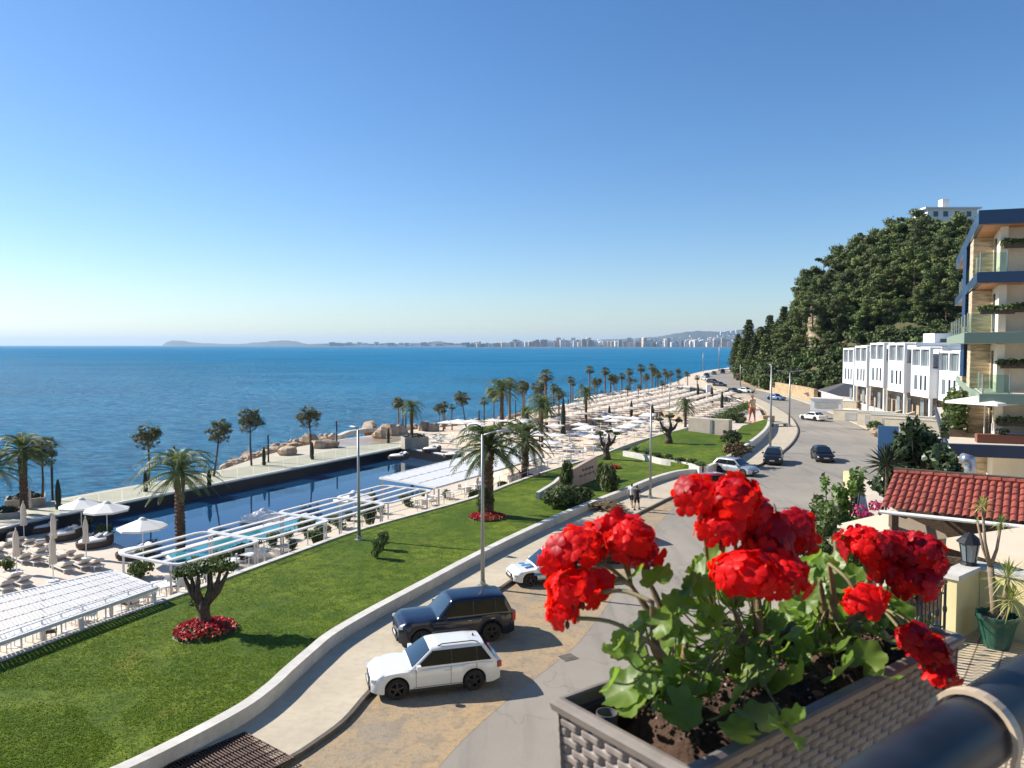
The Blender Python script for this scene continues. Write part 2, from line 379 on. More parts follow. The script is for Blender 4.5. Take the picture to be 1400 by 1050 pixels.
vo = N(nt, 'ShaderNodeTexVoronoi', Scale=.16, feature='DISTANCE_TO_EDGE'); nd = N(nt, 'ShaderNodeTexNoise', Scale=.8, Detail=5)
nt.links.new(co, nd.inputs['Vector'])
va = N(nt, 'ShaderNodeVectorMath', operation='MULTIPLY_ADD'); va.inputs[1].default_value = (3, 3, 3); nt.links.new(nd.outputs['Color'], va.inputs[0]); nt.links.new(co, va.inputs[2]); nt.links.new(va.outputs[0], vo.inputs['Vector'])
inv = N(nt, 'ShaderNodeMapRange'); inv.inputs[1].default_value = 0; inv.inputs[2].default_value = .012; inv.inputs[3].default_value = 1; inv.inputs[4].default_value = 0; nt.links.new(vo.outputs['Distance'], inv.inputs[0])
c = mix(nt, c, (.06, .055, .05), inv.outputs[0], 0, 1, .26)
nt.links.new(c, b.inputs['Base Color']); bp = N(nt, 'ShaderNodeBump', Strength=.3, Distance=.01); nt.links.new(n2.outputs['Fac'], bp.inputs['Height']); nt.links.new(bp.outputs[0], b.inputs['Normal'])
M['asphalt'] = m
RR = [(1060, 503), (1030, 507), (1007, 512), (1012, 522), (1040, 534), (1075, 542), (1110, 554), (1150, 571), (1185, 587), (1205, 598), (1222, 615), (1240, 650), (1300, 760), (1500, 1100)]
rr = smooth_line(pix(RR, 0), 4)
road = [(p.x, p.y) for p in kerb] + [(p.x, p.y) for p in rr] + [(12, 2), (-9, 2)]
struct('road', MB().prism(road, -.5, 0.0, top_only=True), M['asphalt'])
# right pavement
RP = [(1040, 533), (1075, 540.5), (1110, 552), (1150, 568), (1190, 583), (1222, 600), (1250, 625), (1290, 700)]
rp = smooth_line(pix(RP, .1), 4)
M['pavement'] = mat('concrete_pavement', (.52, .45, .33), .85, col2=(.44, .38, .28), scale=.5, col3=(.36, .31, .24), scale3=3, amt3=.4, bump=.1, bscale=25)
struct('pavement', MB().ribbon([(p.x, p.y) for p in smooth_line(pix([(1040, 532), (1075, 540), (1110, 550), (1150, 566), (1190, 583), (1218, 597), (1250, 627), (1290, 700)], .1), 4)], 2.4, -.05, .12), M['pavement'])
# sidewalk
WALL = [(0, 1125), (90, 1080), (165, 1050), (250, 1009), (330, 966), (370, 937), (395, 914), (425, 888), (455, 864), (510, 832), (580, 795), (650, 758), (720, 724), (790, 693), (850, 670), (890, 654), (925, 644), (952, 641)]
wall_c = smooth_line(pix(WALL, .6), 5)
WALL2 = [(965, 643), (985, 634), (1005, 622), (1022, 610), (1038, 598), (1049, 586), (1052, 574)]
wall2_c = smooth_line(pix(WALL2, .6), 5)
side = [(p.x, p.y) for p in kerb if p.y < 400]
wk = [p for p in kerb[:kerb.index(kerb[0]) + 4 * 27]]
sw = [(p.x, p.y) for p in wk] + [(p.x, p.y) for p in pix([(958, 519), (972, 529), (1000, 541), (1030, 551), (1048, 562)], 0)] + [(p.x, p.y) for p in wall2_c[::-1]] + [(p.x, p.y) for p in wall_c[::-1]]
struct('sidewalk', MB().prism(sw, -.02, .13), M['pavement'])
M['kerb_dark'] = mat('dark_kerb', (.13, .11, .09), .9, col2=(.07, .06, .05), scale=2)
ks = MB().ribbon([(p.x + .0, p.y) for p in wk], .16, -.01, .15); struct('kerb', ks, M['kerb_dark'])
# dirt parking strip
DL = [(570, 1120), (592, 1060), (645, 1000), (705, 948), (767, 900), (800, 868), (835, 820), (870, 765), (900, 715), (935, 682)]
dl = smooth_line(pix(DL, .004), 4)
ki = [p for p in wk if p.y < 62]
dirt = [(p.x, p.y) for p in ki] + [(p.x, p.y) for p in dl[::-1]]
m, nt, b, out = nodes('dirt_strip'); b.inputs['Roughness'].default_value = .95
co = N(nt, 'ShaderNodeTexCoord').outputs['Object']
n1 = N(nt, 'ShaderNodeTexNoise', Scale=.35, Detail=8, Roughness=.7); n2 = N(nt, 'ShaderNodeTexNoise', Scale=6, Detail=6, Roughness=.7); n3 = N(nt, 'ShaderNodeTexNoise', Scale=1.5, Detail=6)
for n_ in (n1, n2, n3): nt.links.new(co, n_.inputs['Vector'])
c = mix(nt, (.38, .27, .15), (.27, .225, .165), n1.outputs['Fac'], .42, .62)
c = mix(nt, c, (.14, .1, .06), n2.outputs['Fac'], .5, .72, .6)
c = mix(nt, c, (.2, .17, .13), n3.outputs['Fac'], .5, .65, .6)
nt.links.new(c, b.inputs['Base Color']); bp = N(nt, 'ShaderNodeBump', Strength=.6, Distance=.04); nt.links.new(n2.outputs['Fac'], bp.inputs['Height']); nt.links.new(bp.outputs[0], b.inputs['Normal'])
M['dirt'] = m
struct('dirt_strip', MB().prism(dirt, 0, .005, top_only=True), M['dirt'])

# lawn
m, nt, b, out = nodes('lawn_grass'); b.inputs['Roughness'].default_value = .8; b.inputs['Specular IOR Level'].default_value = .15
co = N(nt, 'ShaderNodeTexCoord').outputs['Object']
n1 = N(nt, 'ShaderNodeTexNoise', Scale=.16, Detail=6, Roughness=.65); n2 = N(nt, 'ShaderNodeTexNoise', Scale=14, Detail=5, Roughness=.75); n3 = N(nt, 'ShaderNodeTexNoise', Scale=1.6, Detail=6, Roughness=.7)
n4 = N(nt, 'ShaderNodeTexNoise', Scale=.3, Detail=4, Roughness=.6)
for n_ in (n1, n2, n3, n4): nt.links.new(co, n_.inputs['Vector'])
c = mix(nt, (.08, .13, .008), (.19, .235, .018), n1.outputs['Fac'], .38, .62)
c = mix(nt, c, (.045, .09, .005), n3.outputs['Fac'], .42, .62, .9)
c = mix(nt, c, (.025, .06, .004), n2.outputs['Fac'], .44, .62, .85)
c = mix(nt, c, (.26, .2, .05), n4.outputs['Fac'], .62, .74, .5)
nt.links.new(c, b.inputs['Base Color']); bp = N(nt, 'ShaderNodeBump', Strength=.8, Distance=.05); nt.links.new(n2.outputs['Fac'], bp.inputs['Height']); nt.links.new(bp.outputs[0], b.inputs['Normal'])
M['grass'] = m
iw = [p for p in wall_c]
cut = next(i for i, p in enumerate(lawn_l) if p.y > P(845, 612, .35).y)
lw = [(p.x, p.y) for p in lawn_l[:cut]] + [(p.x, p.y) for p in pix([(858, 616), (900, 628), (945, 640)], .35)] + [(p.x, p.y) for p in wall_c[::-1]]
struct('lawn', MB().prism(lw, -.02, .35), M['grass'])
lw2 = [(p.x, p.y) for p in pix([(862, 612), (900, 596), (935, 587), (948, 590), (1000, 597), (1015, 582), (1050, 572)], .75)] + [(p.x, p.y) for p in [P(a, b + 2, .75) for a, b in [(1047, 586), (1036, 597), (1020, 609), (1003, 621), (983, 633), (962, 637), (930, 632), (890, 624)]]]
struct('upper_lawn', MB().prism(lw2, -.02, .75), M['grass'])
gb = MB(); r_g = random.Random(31); tries = 0; lwp = lw; cntg = 0
def inpoly(x, y, poly):
    c = False; n = len(poly); j = n - 1
    for i in range(n):
        if (poly[i][1] > y) != (poly[j][1] > y) and x < (poly[j][0] - poly[i][0]) * (y - poly[i][1]) / (poly[j][1] - poly[i][1]) + poly[i][0]: c = not c
        j = i
    return c
while cntg < 26000 and tries < 120000:
    tries += 1; px = r_g.uniform(-10, 640); py = 690 + 370 * r_g.random() ** .8; q = P(px, py, .35)
    if not inpoly(q.x, q.y, lwp): continue
    if mnoise.noise(Vector((q.x * .5, q.y * .5, 1))) < -.25 and r_g.random() < .7: continue
    cntg += 1
    for k in range(2):
        a = r_g.uniform(0, 6.28); w = r_g.uniform(.012, .022); hh = r_g.uniform(.03, .075); ox, oy = r_g.uniform(-.05, .05), r_g.uniform(-.05, .05)
        gb.add([(q.x + ox - math.cos(a) * w, q.y + oy - math.sin(a) * w, .345), (q.x + ox + math.cos(a) * w, q.y + oy + math.sin(a) * w, .345), (q.x + ox + r_g.uniform(-.03, .03), q.y + oy + r_g.uniform(-.03, .03), .35 + hh)], [(0, 1, 2)])
M['blade'] = mat('grass_blade', (.1, .17, .012), .6, col2=(.18, .25, .025), scale=.6, transl=.25, trans_col=(.2, .3, .03))
gb.build('grass', M['blade'])['kind'] = 'stuff'
# terrace edge strip beside the lawn
mb = MB().ribbon([(p.x, p.y) for p in lawn_l], .35, ZD - .1, .42); struct('terrace_edging', mb, M['wallcap'])
# low walls
def lowwall(pts, w, z0, z1, label, m=M['wallcap'], name='low_wall', cat='low wall'):
    o = MB().ribbon([(p[0], p[1]) for p in pts], w, z0, z1).build(name, m); tag(o, label, cat); return o
lowwall(wall_c, .42, -.02, .62, 'long pale low wall curving between the lawn and the sidewalk')
lowwall(wall2_c, .4, -.02, .95, 'short pale low wall curving beside the upper lawn and the bench')
st = smooth_line(pix([(853, 617), (880, 622), (905, 628), (935, 632), (958, 639)], .85), 4)
lowwall(st, .3, -.02, .9, 'pale retaining wall with hanging plants between the two lawns')
# ================================================================ PLANTS
def leafcard(mb, c, nrm, up, w, l, mi=0):
    """small pointed leaf / needle tuft quad"""
    u = nrm.cross(up)
    if u.length < 1e-3: u = Vector((1, 0, 0))
    u.normalize(); v = u.cross(nrm).normalized()
    mb.add([c - u * w * .5, c - v * l * .5, c + u * w * .5, c + v * l * .5], [(0, 1, 2, 3)], mi)
def rv(r): 
    while 1:
        v = Vector((r.uniform(-1, 1), r.uniform(-1, 1), r.uniform(-1, 1)))
        if .05 < v.length < 1: return v.normalized()
def clump(mb, r, c, rad, n, size, flat=.7, mi=0, shell=.55, jit=.8):
    for _ in range(n):
        d = rv(r); q = rad * (shell + (1 - shell) * r.random()) * (1 + .55 * mnoise.noise(d * 1.7 + c * 3.1) + .3 * abs(r.gauss(0, .5)))
        p = c + Vector((d.x * q, d.y * q, d.z * q * flat))
        nn = (d + rv(r) * jit).normalized()
        s = size * r.uniform(.6, 1.3)
        leafcard(mb, p, nn, rv(r), s, s * 1.3, mi)
def pine_proto(seed, h=11.0, spread=3.6, dense=1.0, name='pine_tree', leaf='pine', low=.3, size=.3):
    r = random.Random(seed); root = empty(name)
    tr = MB(); fo = MB()
    lean = Vector((r.uniform(-.6, .6), r.uniform(-.6, .6), 0))
    tp = [Vector((0, 0, -.6)), Vector((0, 0, h * .25)) + lean * .3, Vector((0, 0, h * .55)) + lean * .7, Vector((0, 0, h * .92)) + lean]
    tr.tube(tp, [h * .026, h * .02, h * .014, h * .004], 7)
    for i in range(int(30 * dense)):
        t = r.uniform(low, 1.0); z = h * t; a = r.uniform(0, 6.28)
        prof = math.sin(min(1, (1 - t) / (1 - low) * .85 + .22) * math.pi * .62)
        d = spread * prof * r.uniform(.45, 1.05)
        base = Vector((0, 0, z - .08 * h)) + lean * t
        tip = Vector((math.cos(a) * d, math.sin(a) * d, z + r.uniform(-.2, .5))) + lean * t
        tr.tube([base, (base + tip) / 2 + Vector((0, 0, -.15)), tip], [h * .008, h * .005, h * .002], 4, caps=False)
        cr = r.uniform(.5, 1.35) * h / 11
        clump(fo, r, tip, cr, int(210 * cr), size, r.uniform(.4, .75), shell=.3, jit=.62)
        if r.random() < .6: clump(fo, r, (base * .4 + tip * .6), cr * .8, int(70 * dense), size, .55, shell=.3, jit=.5)
    tr.build('trunk', M['bark'], root, smooth=True); fo.build('crown', M[leaf], root)
    return root
def spruce_proto(seed, h=14, name='conifer_tree'):
    r = random.Random(seed); root = empty(name); tr = MB(); fo = MB()
    tr.tube([(0, 0, -.6), (0, 0, h * .5), (0, 0, h)], [.28, .16, .03], 6)
    n = 26
    for i in range(n):
        t = i / n; z = h * (.12 + .88 * t)
        for k in range(5):
            a = k * 1.257 + i * .7 + r.uniform(-.3, .3); L_ = (1 - t) ** .8 * h * .2 * r.uniform(.6, 1.15) + .2
            tip = Vector((math.cos(a) * L_, math.sin(a) * L_, z + L_ * .12))
            for s in (1.0, .66, .33):
                clump(fo, r, Vector((tip.x * s, tip.y * s, z)), .34 + .3 * (1 - t), 13, .4, .5, shell=.2)
    tr.build('trunk', M['bark'], root, smooth=True); fo.build('crown', M['pine'], root); return root
def merge_proto(root):
    mb = MB(); mats = []
    for ch in KIDS.get(root.name, []):
        o = len(mb.v); ix = []
        for m_ in ch.data.materials:
            if m_ not in mats: mats.append(m_)
            ix.append(mats.index(m_))
        mb.v.extend([tuple(v.co) for v in ch.data.vertices])
        for p_ in ch.data.polygons: mb.f.append(tuple(i + o for i in p_.vertices)); mb.m.append(ix[p_.material_index])
        bpy.data.objects.remove(ch)
    nm = root.name; cat = root.get('category'); KIDS.pop(nm, None); bpy.data.objects.remove(root)
    r = mb.build(nm.split('.')[0], mats)
    if cat: r['category'] = cat
    return r
def bush_proto(seed, rx=1.0, h=1.0, name='shrub', leaf='shrub', n=900, size=.16, blossom=None, stem=True):
    r = random.Random(seed); root = empty(name); fo = MB(); st = MB()
    for i in range(14):
        a = r.uniform(0, 6.28); d = rx * r.uniform(0, .7); z = h * r.uniform(.25, .8)
        c = Vector((math.cos(a) * d, math.sin(a) * d, z))
        if stem: st.tube([(0, 0, -.05), c * .5 + Vector((0, 0, .1)), c], [.03, .02, .008], 4, caps=False)
        clump(fo, r, c, rx * r.uniform(.3, .5), n // 14, size, .8)
    if stem: st.build('stem', M['bark'], root)
    fo.build('foliage', M[leaf], root)
    if blossom:
        bl = MB()
        for i in range(12):
            a = r.uniform(0, 6.28); d = rx * r.uniform(.2, 1); c = Vector((math.cos(a) * d, math.sin(a) * d, h * r.uniform(.5, 1.1)))
            clump(bl, r, c, rx * .16, 22, size * .8, .8)
        bl.build('blossom', M[blossom], root)
    return root
def frond(mb, r, base, az, L_, rise, droop, n=20, wl=.5, width=.06, mi=0):
    """pinnate palm leaf: arching midrib with two rows of leaflets"""
    h = Vector((math.cos(az), math.sin(az), 0)); side = Vector((-math.sin(az), math.cos(az), 0))
    pts = []
    for i in range(n + 1):
        t = i / n
        el = rise - droop * t * t * 1.0
        pts.append(None)
    p = Vector(base); step = L_ / n; out = [p.copy()]; dirs = []
    for i in range(n):
        t = i / n; el = rise - (rise + droop) * (t ** 1.25)
        d = h * math.cos(el) + Vector((0, 0, math.sin(el))); dirs.append(d)
        p = p + d * step; out.append(p.copy())
    dirs.append(dirs[-1])
    mb.tube(out[::2] if n % 2 == 0 else out, [.03 * (1 - k / (len(out[::2]) if n % 2 == 0 else len(out))) + .006 for k in range(len(out[::2] if n % 2 == 0 else out))], 4, mi, caps=False)
    for i in range(2, n + 1):
        t = i / n; ll = wl * math.sin(math.pi * (.12 + .83 * t)) ** .7 * r.uniform(.85, 1.1)
        d = dirs[i]; upv = side.cross(d).normalized() * -1
        for s in (-1, 1):
            ld_ = (side * s * .8 + d * .75 + Vector((0, 0, -.1 - .35 * t)) + upv * .25).normalized()
            a = out[i]; tip = a + ld_ * ll; w = d * width
            mid = a + ld_ * ll * .5 
            mb.add([a - w * .4, a + w * .6, mid + w, tip + Vector((0, 0, -ll * .12)), mid - w * .7], [(0, 1, 2, 3, 4)], mi)
def date_palm(seed, h=4.2, L_=2.9, nf=34, trunk_r=.26, name='date_palm', droop=.75, flare=1.25):
    r = random.Random(seed); root = empty(name); tr = MB(); fo = MB()
    prof = []; nn = int(h / .11)
    for i in range(nn + 1):
        z = h * i / nn; w = trunk_r * (1 + .12 * (1 - i / nn) ) * (1.0 + (.13 if i % 2 else -.07))
        if z > h * .78: w *= 1 + (flare - 1) * math.sin((z / h - .78) / .22 * math.pi)
        prof.append((w, z))
    prof[0] = (trunk_r * 1.3, -.1); prof.append((.05, h + .1))
    tr.lathe(prof, n=12)
    # old leaf bases
    for i in range(int(nn * 5)):
        z = r.uniform(.15, h); a = r.uniform(0, 6.28); w = trunk_r * 1.05 * (1.15 if z > h * .8 else 1)
        c = Vector((math.cos(a) * w, math.sin(a) * w, z)); o = Vector((math.cos(a), math.sin(a), .9)).normalized()
        leafcard(tr, c + o * .04, Vector((math.cos(a), math.sin(a), -.3)), o, .13, .2)
    top = Vector((0, 0, h))
    for i in range(nf):
        t = (i + .5) / nf; az = i * 2.39996 + r.uniform(-.2, .2)
        rise = R(88) - R(115) * t ** 1.1
        frond(fo, r, top + Vector((0, 0, .15 * (1 - t))), az, L_ * r.uniform(.85, 1.1) * (.85 + .3 * math.sin(t * 3)), rise, droop * r.uniform(.6, 1.3) + .2, n=18)
    tr.build('trunk', M['palm_bark'], root, smooth=False); fo.build('crown', M['palm_leaf'], root)
    return root
def fan_palm(seed, h=7.5, rad=1.15, tr_r=.17, name='fan_palm'):
    r = random.Random(seed); root = empty(name); tr = MB(); fo = MB()
    tr.tube([(0, 0, -.1), (0, 0, .4), (0, 0, h * .6), (0, 0, h)], [tr_r * 1.5, tr_r * 1.1, tr_r * .85, tr_r * .8], 9)
    for i in range(26):
        t = i / 26; az = i * 2.4; el = R(80) - R(135) * t
        d = Vector((math.cos(az) * math.cos(el), math.sin(az) * math.cos(el), math.sin(el)))
        st = Vector((0, 0, h)); hub = st + d * rad * .45
        fo.tube([st, hub], [.02, .012], 4, caps=False)
        side = d.cross(Vector((0, 0, 1))); side = side.normalized() if side.length > .05 else Vector((1, 0, 0)); un = side.cross(d)
        for k in range(11):
            an = R(-75) + R(150) * k / 10
            ld_ = (d * math.cos(an) + side * math.sin(an) + un * -.15).normalized(); tip = hub + ld_ * rad * r.uniform(.55, .7) + Vector((0, 0, -.18 * rad))
            w = side * .05 * rad
            fo.add([hub, hub + ld_ * rad * .35 + w, tip, hub + ld_ * rad * .35 - w], [(0, 1, 2, 3)])
    for i in range(40):   # skirt of dead leaves
        a = r.uniform(0, 6.28); z = h - r.uniform(.1, .9); c = Vector((math.cos(a) * tr_r * 1.3, math.sin(a) * tr_r * 1.3, z))
        leafcard(tr, c, Vector((math.cos(a), math.sin(a), .2)), Vector((0, 0, 1)), .16, .5)
    tr.build('trunk', M['wash_bark'], root); fo.build('crown', M['fan_leaf'], root); return root
def young_pine(seed, h=4.6, cr=.95, name='young_pine', slant=0.0):
    r = random.Random(seed); root = empty(name); tr = MB(); fo = MB()
    top = Vector((slant + r.uniform(-.15, .15), r.uniform(-.15, .15), h - cr * .95))
    tr.tube([(0, 0, -.1), top * .5 + Vector((.06, 0, 0)), top], [.08, .06, .045], 6)
    for i in range(60):
        d = rv(r); q = cr * r.uniform(.35, .92); c = top + Vector((d.x * q, d.y * q, d.z * q + .1))
        if d.z < -.55 and r.random() < .5: continue
        tr.tube([top + Vector((0, 0, -.4 * r.random())), (top + c) / 2, c], [.025, .013, .005], 4, caps=False)
        clump(fo, r, c, cr * .26, 40, .1, .9, shell=.1)
    for i in range(12):
        a = r.uniform(0, 6.28); c = top + Vector((math.cos(a) * cr * .6, math.sin(a) * cr * .6, -cr * r.uniform(.2, .9)))
        tr.tube([top + Vector((0, 0, -cr)), c], [.02, .005], 4, caps=False); clump(fo, r, c, cr * .16, 12, .1, .75, shell=.1)
    tr.build('trunk', M['bark'], root, smooth=True); fo.build('crown', M['pine_young'], root); return root
def cypress(seed, h=3.0, w=.3, name='potted_cypress', pot=True):
    r = random.Random(seed); root = empty(name); fo = MB(); n = 46
    for i in range(n):
        t = i / n; rad = w * math.sin(math.pi * min(1, (.12 + .9 * (1 - t)) * .75)) ; 
        for k in range(14):
            a = r.uniform(0, 6.28); d = rad * r.uniform(.6, 1); z = .45 + (h - .5) * t
            leafcard(fo, Vector((math.cos(a) * d, math.sin(a) * d, z)), Vector((math.cos(a), math.sin(a), .2)), Vector((0, 0, 1)), .12, .28)
    fo.lathe([(w * .7, .4), (w * .75, h * .3), (w * .5, h * .7), (.02, h)], n=8)
    fo.build('foliage', M['cypress'], root)
    p = MB().lathe([(.02, 0), (.26, 0), (.34, .5), (.3, .5), (.28, .44), (.02, .44)], n=12); p.build('pot', M['dark_metal'] if pot else M['fabric_beige'], root, auto=40); return root

def place(root, label, group, p, rz=None, sc=1.0, first=[set()]):
    """first call moves the prototype itself, later calls copy it"""
    if rz is None: rz = rnd.uniform(0, 6.28)
    if root.name not in first[0]:
        first[0].add(root.name); root.location = p; root.rotation_euler = (0, 0, rz); root.scale = (sc, sc, sc) if not hasattr(sc, '__len__') else sc
        tag(root, label, root.get('category'), group); return root
    return copy_thing(root, p, rz, sc, label, group)

# ---- date palms: (px, base_y, base z, crown-centre px height above base in m, label)
dp = [date_palm(s, h=h_, L_=l_, nf=nf_, name='date_palm') for s, h_, l_, nf_ in ((1, 4.6, 2.75, 46), (2, 3.2, 2.5, 48), (3, 4.4, 2.7, 42), (4, 2.6, 2.4, 44))]
for o in dp: o['category'] = 'palm tree'
def pal(k, px, by, z, ty, label, sc_w=1.0):
    """place palm k so that the top of its trunk shows at photo row ty"""
    p = P(px, by, z); hm = (by - ty) * p.y / F; s = hm / (4.6, 3.2, 4.4, 2.6)[k]
    place(dp[k], label, 'date palms', p, sc=(s * sc_w, s * sc_w, s))
pal(0, 247, 752, ZD, 645, 'date palm with thick brown trunk standing in front of the black pool near the pergola', .95)
pal(2, 33, 694, ZP + .5, 616, 'tall date palm growing from the big stone planter by the sea', 1.0)
pal(2, -6, 722, ZD, 640, 'date palm cut off by the left border of the photo', 1.0)
pal(1, 286, 650, 0, 636, 'low leaning date palm on the promenade behind the pool palm', .9) if False else None
pal(1, 668, 706, .35, 613, 'big date palm with feathery crown in the red flower bed on the lawn', .8)
pal(3, 718, 668, ZB, 603, 'dark crowned date palm beside the pink blossoms at the canopy end', .7)
pal(2, 563, 604, ZP + .7, 560, 'date palm in square stone planter at the far end of the pool', .75)
pal(0, 686, 590, ZB, 534, 'tall date palm standing near the sea right of the round pine', .8)
pal(2, 740, 611, ZB, 556, 'arching date palm in the white furniture terrace', .85)
pal(0, 801, 582, ZB, 540, 'upright date palm at the near edge of the tan parasols', .7)
pal(3, 720, 588, ZB, 566, 'small date palm between the two arching palms by the sea', .7)
pal(1, 748, 590, ZB, 560, 'small date palm behind the arching palm of the terrace', .5)
pal(1, 937, 588, .0, 556, 'date palm beside the pale flat wall building at the lawn edge', .62)
pal(1, 819, 590, ZB, 574, 'short yellow green palm above the bushy planter on the terrace', .45)
# ---- fan palms in the beach rows
fp = [fan_palm(s, h=h_) for s, h_ in ((5, 7.5), (6, 6.6))]
for o in fp: o['category'] = 'palm tree'
FP = [(746, 583, 513), (780, 552, 519), (806, 548, 505), (827, 546, 507), (860, 547, 508), (876, 540, 503), (891, 542, 502), (545, 592, 549), (551, 592, 553), (608, 587, 553), (770, 566, 538),
      (822, 552, 536), (842, 545, 517), (858, 556, 530), (909, 540, 508), (868, 537, 520), (940, 536, 512), (953, 539, 516), (917, 538, 510), (606, 589, 560), (783, 553, 524), (730, 560, 528), (716, 578, 527), (757, 572, 530), (795, 552, 528), (813, 550, 522), (834, 548, 516), (850, 545, 514), (884, 543, 514), (900, 541, 512), (928, 538, 514), (697, 582, 524), (764, 585, 540), (662, 586, 548), (873, 552, 528), (905, 548, 524), (618, 588, 556)]
for i, (px, by, ty) in enumerate(FP):
    p = P(px, by, ZB); hm = (by - ty) * p.y / F; s = hm / (7.5, 6.6)[i % 2]
    place(fp[i % 2], 'slim fan palm with small tufted crown between the tan parasols and the sea', 'fan palms along the beach', p, sc=(s * 1.25, s * 1.25, s))
# ---- young pines on the promenade
yp = [young_pine(s, slant=sl) for s, sl in ((21, .1), (22, -.2), (23, .35))]
for o in yp: o['category'] = 'pine tree'
YP = [(58, 692, 600, 'thin young pine beside the left planter palm on the promenade'), (203, 664, 580, 'young pine with flat crown left of the pool palm'), (292, 652, 574, 'leaning young pine behind the pool palm'),
      (344, 637, 560, 'round young pine left of the two dark posts'), (425, 626, 556, 'round young pine beside the brown boulders'), (638, 586, 536, 'round young pine by the sea at the end of the rocks'),
      (545, 588, 544, None), (676, 584, 528, None), (736, 574, 520, None), (764, 560, 530, None), (714, 572, 520, None), (842, 548, 512, None), (896, 535, 505, None), (862, 540, 515, None), (926, 525, 504, None), (938, 523, 508, None), (816, 552, 516, None), (881, 535, 512, None), (600, 588, 552, None), (912, 531, 510, None)]
for i, (px, by, ty, lb) in enumerate(YP):
    p = P(px, by, ZB); hm = (by - ty) * p.y / F; s = hm / 4.6
    place(yp[i % 3], lb or 'small far young pine with thin trunk by the sea among the palms', 'young pines along the shore', p, sc=(s * (1.25 if i < 6 else 1.1), s * (1.25 if i < 6 else 1.1), s))
# ---- potted cypresses
cp = cypress(31); cp['category'] = 'cypress'
CP = [(80, 696, 655, 'dark potted cypress beside the left stone planter'), (199, 672, 643, 'leaning dark potted cypress at the promenade edge left of the pool palm'), (361, 636, 610, 'dark potted cypress between the two shore pines'),
      (286, 664, 640, 'dark potted cypress half hidden behind the pool palm fronds'), (427, 628, 604, 'dark potted cypress at the foot of the pine beside the boulders'), (531, 606, 585, 'dark potted cypress near the square planter at the pool end'),
      (770, 596, 545, None), (833, 582, 555, None), (863, 573, 548, None), (892, 576, 553, None), (973, 552, 528, None), (820, 573, 563, None), (954, 552, 525, None), (987, 558, 535, None)]
for px, by, ty, lb in CP:
    p = P(px, by, ZP); hm = (by - ty) * p.y / F; s = hm / 3.0
    place(cp, lb or 'slender dark cypress standing in a pot among the beach terraces', 'potted cypresses', p, sc=(max(.7, min(1.2, s)), max(.7, min(1.2, s)), s))
# ---- flower beds
def flower_bed(px, py, z, rx, label, h=.42, seed=3, name='flower_bed', mflower='red_bed'):
    r = random.Random(seed); p = P(px, py, z); root = empty(name, p, label=label, cat='flower bed')
    gr = MB(); fl = MB()
    for i in range(650):
        a = r.uniform(0, 6.28); d = rx * math.sqrt(r.random()); hh = h * (1 - (d / rx) ** 2 * .65)
        c = Vector((math.cos(a) * d, math.sin(a) * d, hh * r.uniform(.5, 1)))
        leafcard(gr, c, rv(r), rv(r), .13, .17)
        if i % 2: 
            c = Vector((math.cos(a) * d, math.sin(a) * d, hh + .02))
            for k in range(3): leafcard(fl, c + rv(r) * .05, (rv(r) + Vector((0, 0, 1))).normalized(), rv(r), .12, .12)
    gr.lathe([(rx * 1.02, 0), (rx * .85, h * .35), (rx * .5, h * .6), (.01, h * .7)], n=20)
    gr.build('leaves', M['shrub'], root); fl.build('blossom', M[mflower], root)
flower_bed(280, 864, .35, 1.22, 'round bed of dark red flowers around the gnarled olive tree on the lawn')
flower_bed(666, 708, .35, 1.25, 'low round bed of red flowers under the big lawn palm', h=.3, seed=4)
flower_bed(838, 640, .35, .7, 'small bed of red flowers by the dark topiary', h=.25, seed=5)
# ---- olive (cloud pruned)
def olive(px, py, z, label, s=1.0, seed=8, tall=1.0, pads=None, name='olive_tree'):
    r = random.Random(seed); p = P(px, py, z); root = empty(name, p, label=label, cat='olive tree')
    tr = MB(); fo = MB()
    tr.tube([(0, 0, 0), (.05, 0, .35), (-.05, .05, .8), (.03, 0, 1.3)], [.42, .3, .27, .3], 10)
    pads = pads or [(-.75, .1, 2.45, .7), (-.2, -.2, 2.6, .62), (.35, .1, 2.6, .65), (.95, 0, 2.7, .62), (.1, .4, 2.65, .6), (-1.1, .1, 2.35, .4), (1.3, .1, 2.6, .35)]
    for x, y, zz, rad in pads:
        base = Vector((.1 * (1 if x > 0 else -1.5), 0, 1.15)); tip = Vector((x * .9, y, zz - .18))
        tr.tube([base, base.lerp(tip, .45) + Vector((.12 * (1 if x > 0 else -1), 0, -.08)), tip], [.2, .14, .07], 7)
        clump(fo, r, Vector((x, y, zz)), rad, 420, .13, .36, shell=.3)
    tr.tube([(-.2, 0, .7), (-.5, .1, 1.05)], [.08, .03], 5); clump(fo, r, Vector((-.6, .1, 1.15)), .22, 60, .1)
    tr.build('trunk', M['bark'], root, smooth=True); fo.build('crown', M['shrub'], root); root.scale = (s, s, s * tall) if not hasattr(s, '__len__') else s
olive(280, 862, .35, 'gnarled olive tree with flat clipped crown in the red flower bed', s=(.82, .82, 1.0))
olive(914, 606, .75, 'dark gnarled olive on brown earth in the upper lawn', s=1.25, seed=9, tall=1.0, pads=[(-.9, 0, 2.2, .35), (.9, 0, 2.1, .35), (.1, .1, 2.5, .4)])
olive(829, 628, .35, 'small pruned tree with splayed arms above the topiary', s=1.2, seed=10, pads=[(-.6, 0, 2.3, .3), (.2, 0, 2.4, .3), (.9, .1, 2.2, .3)])
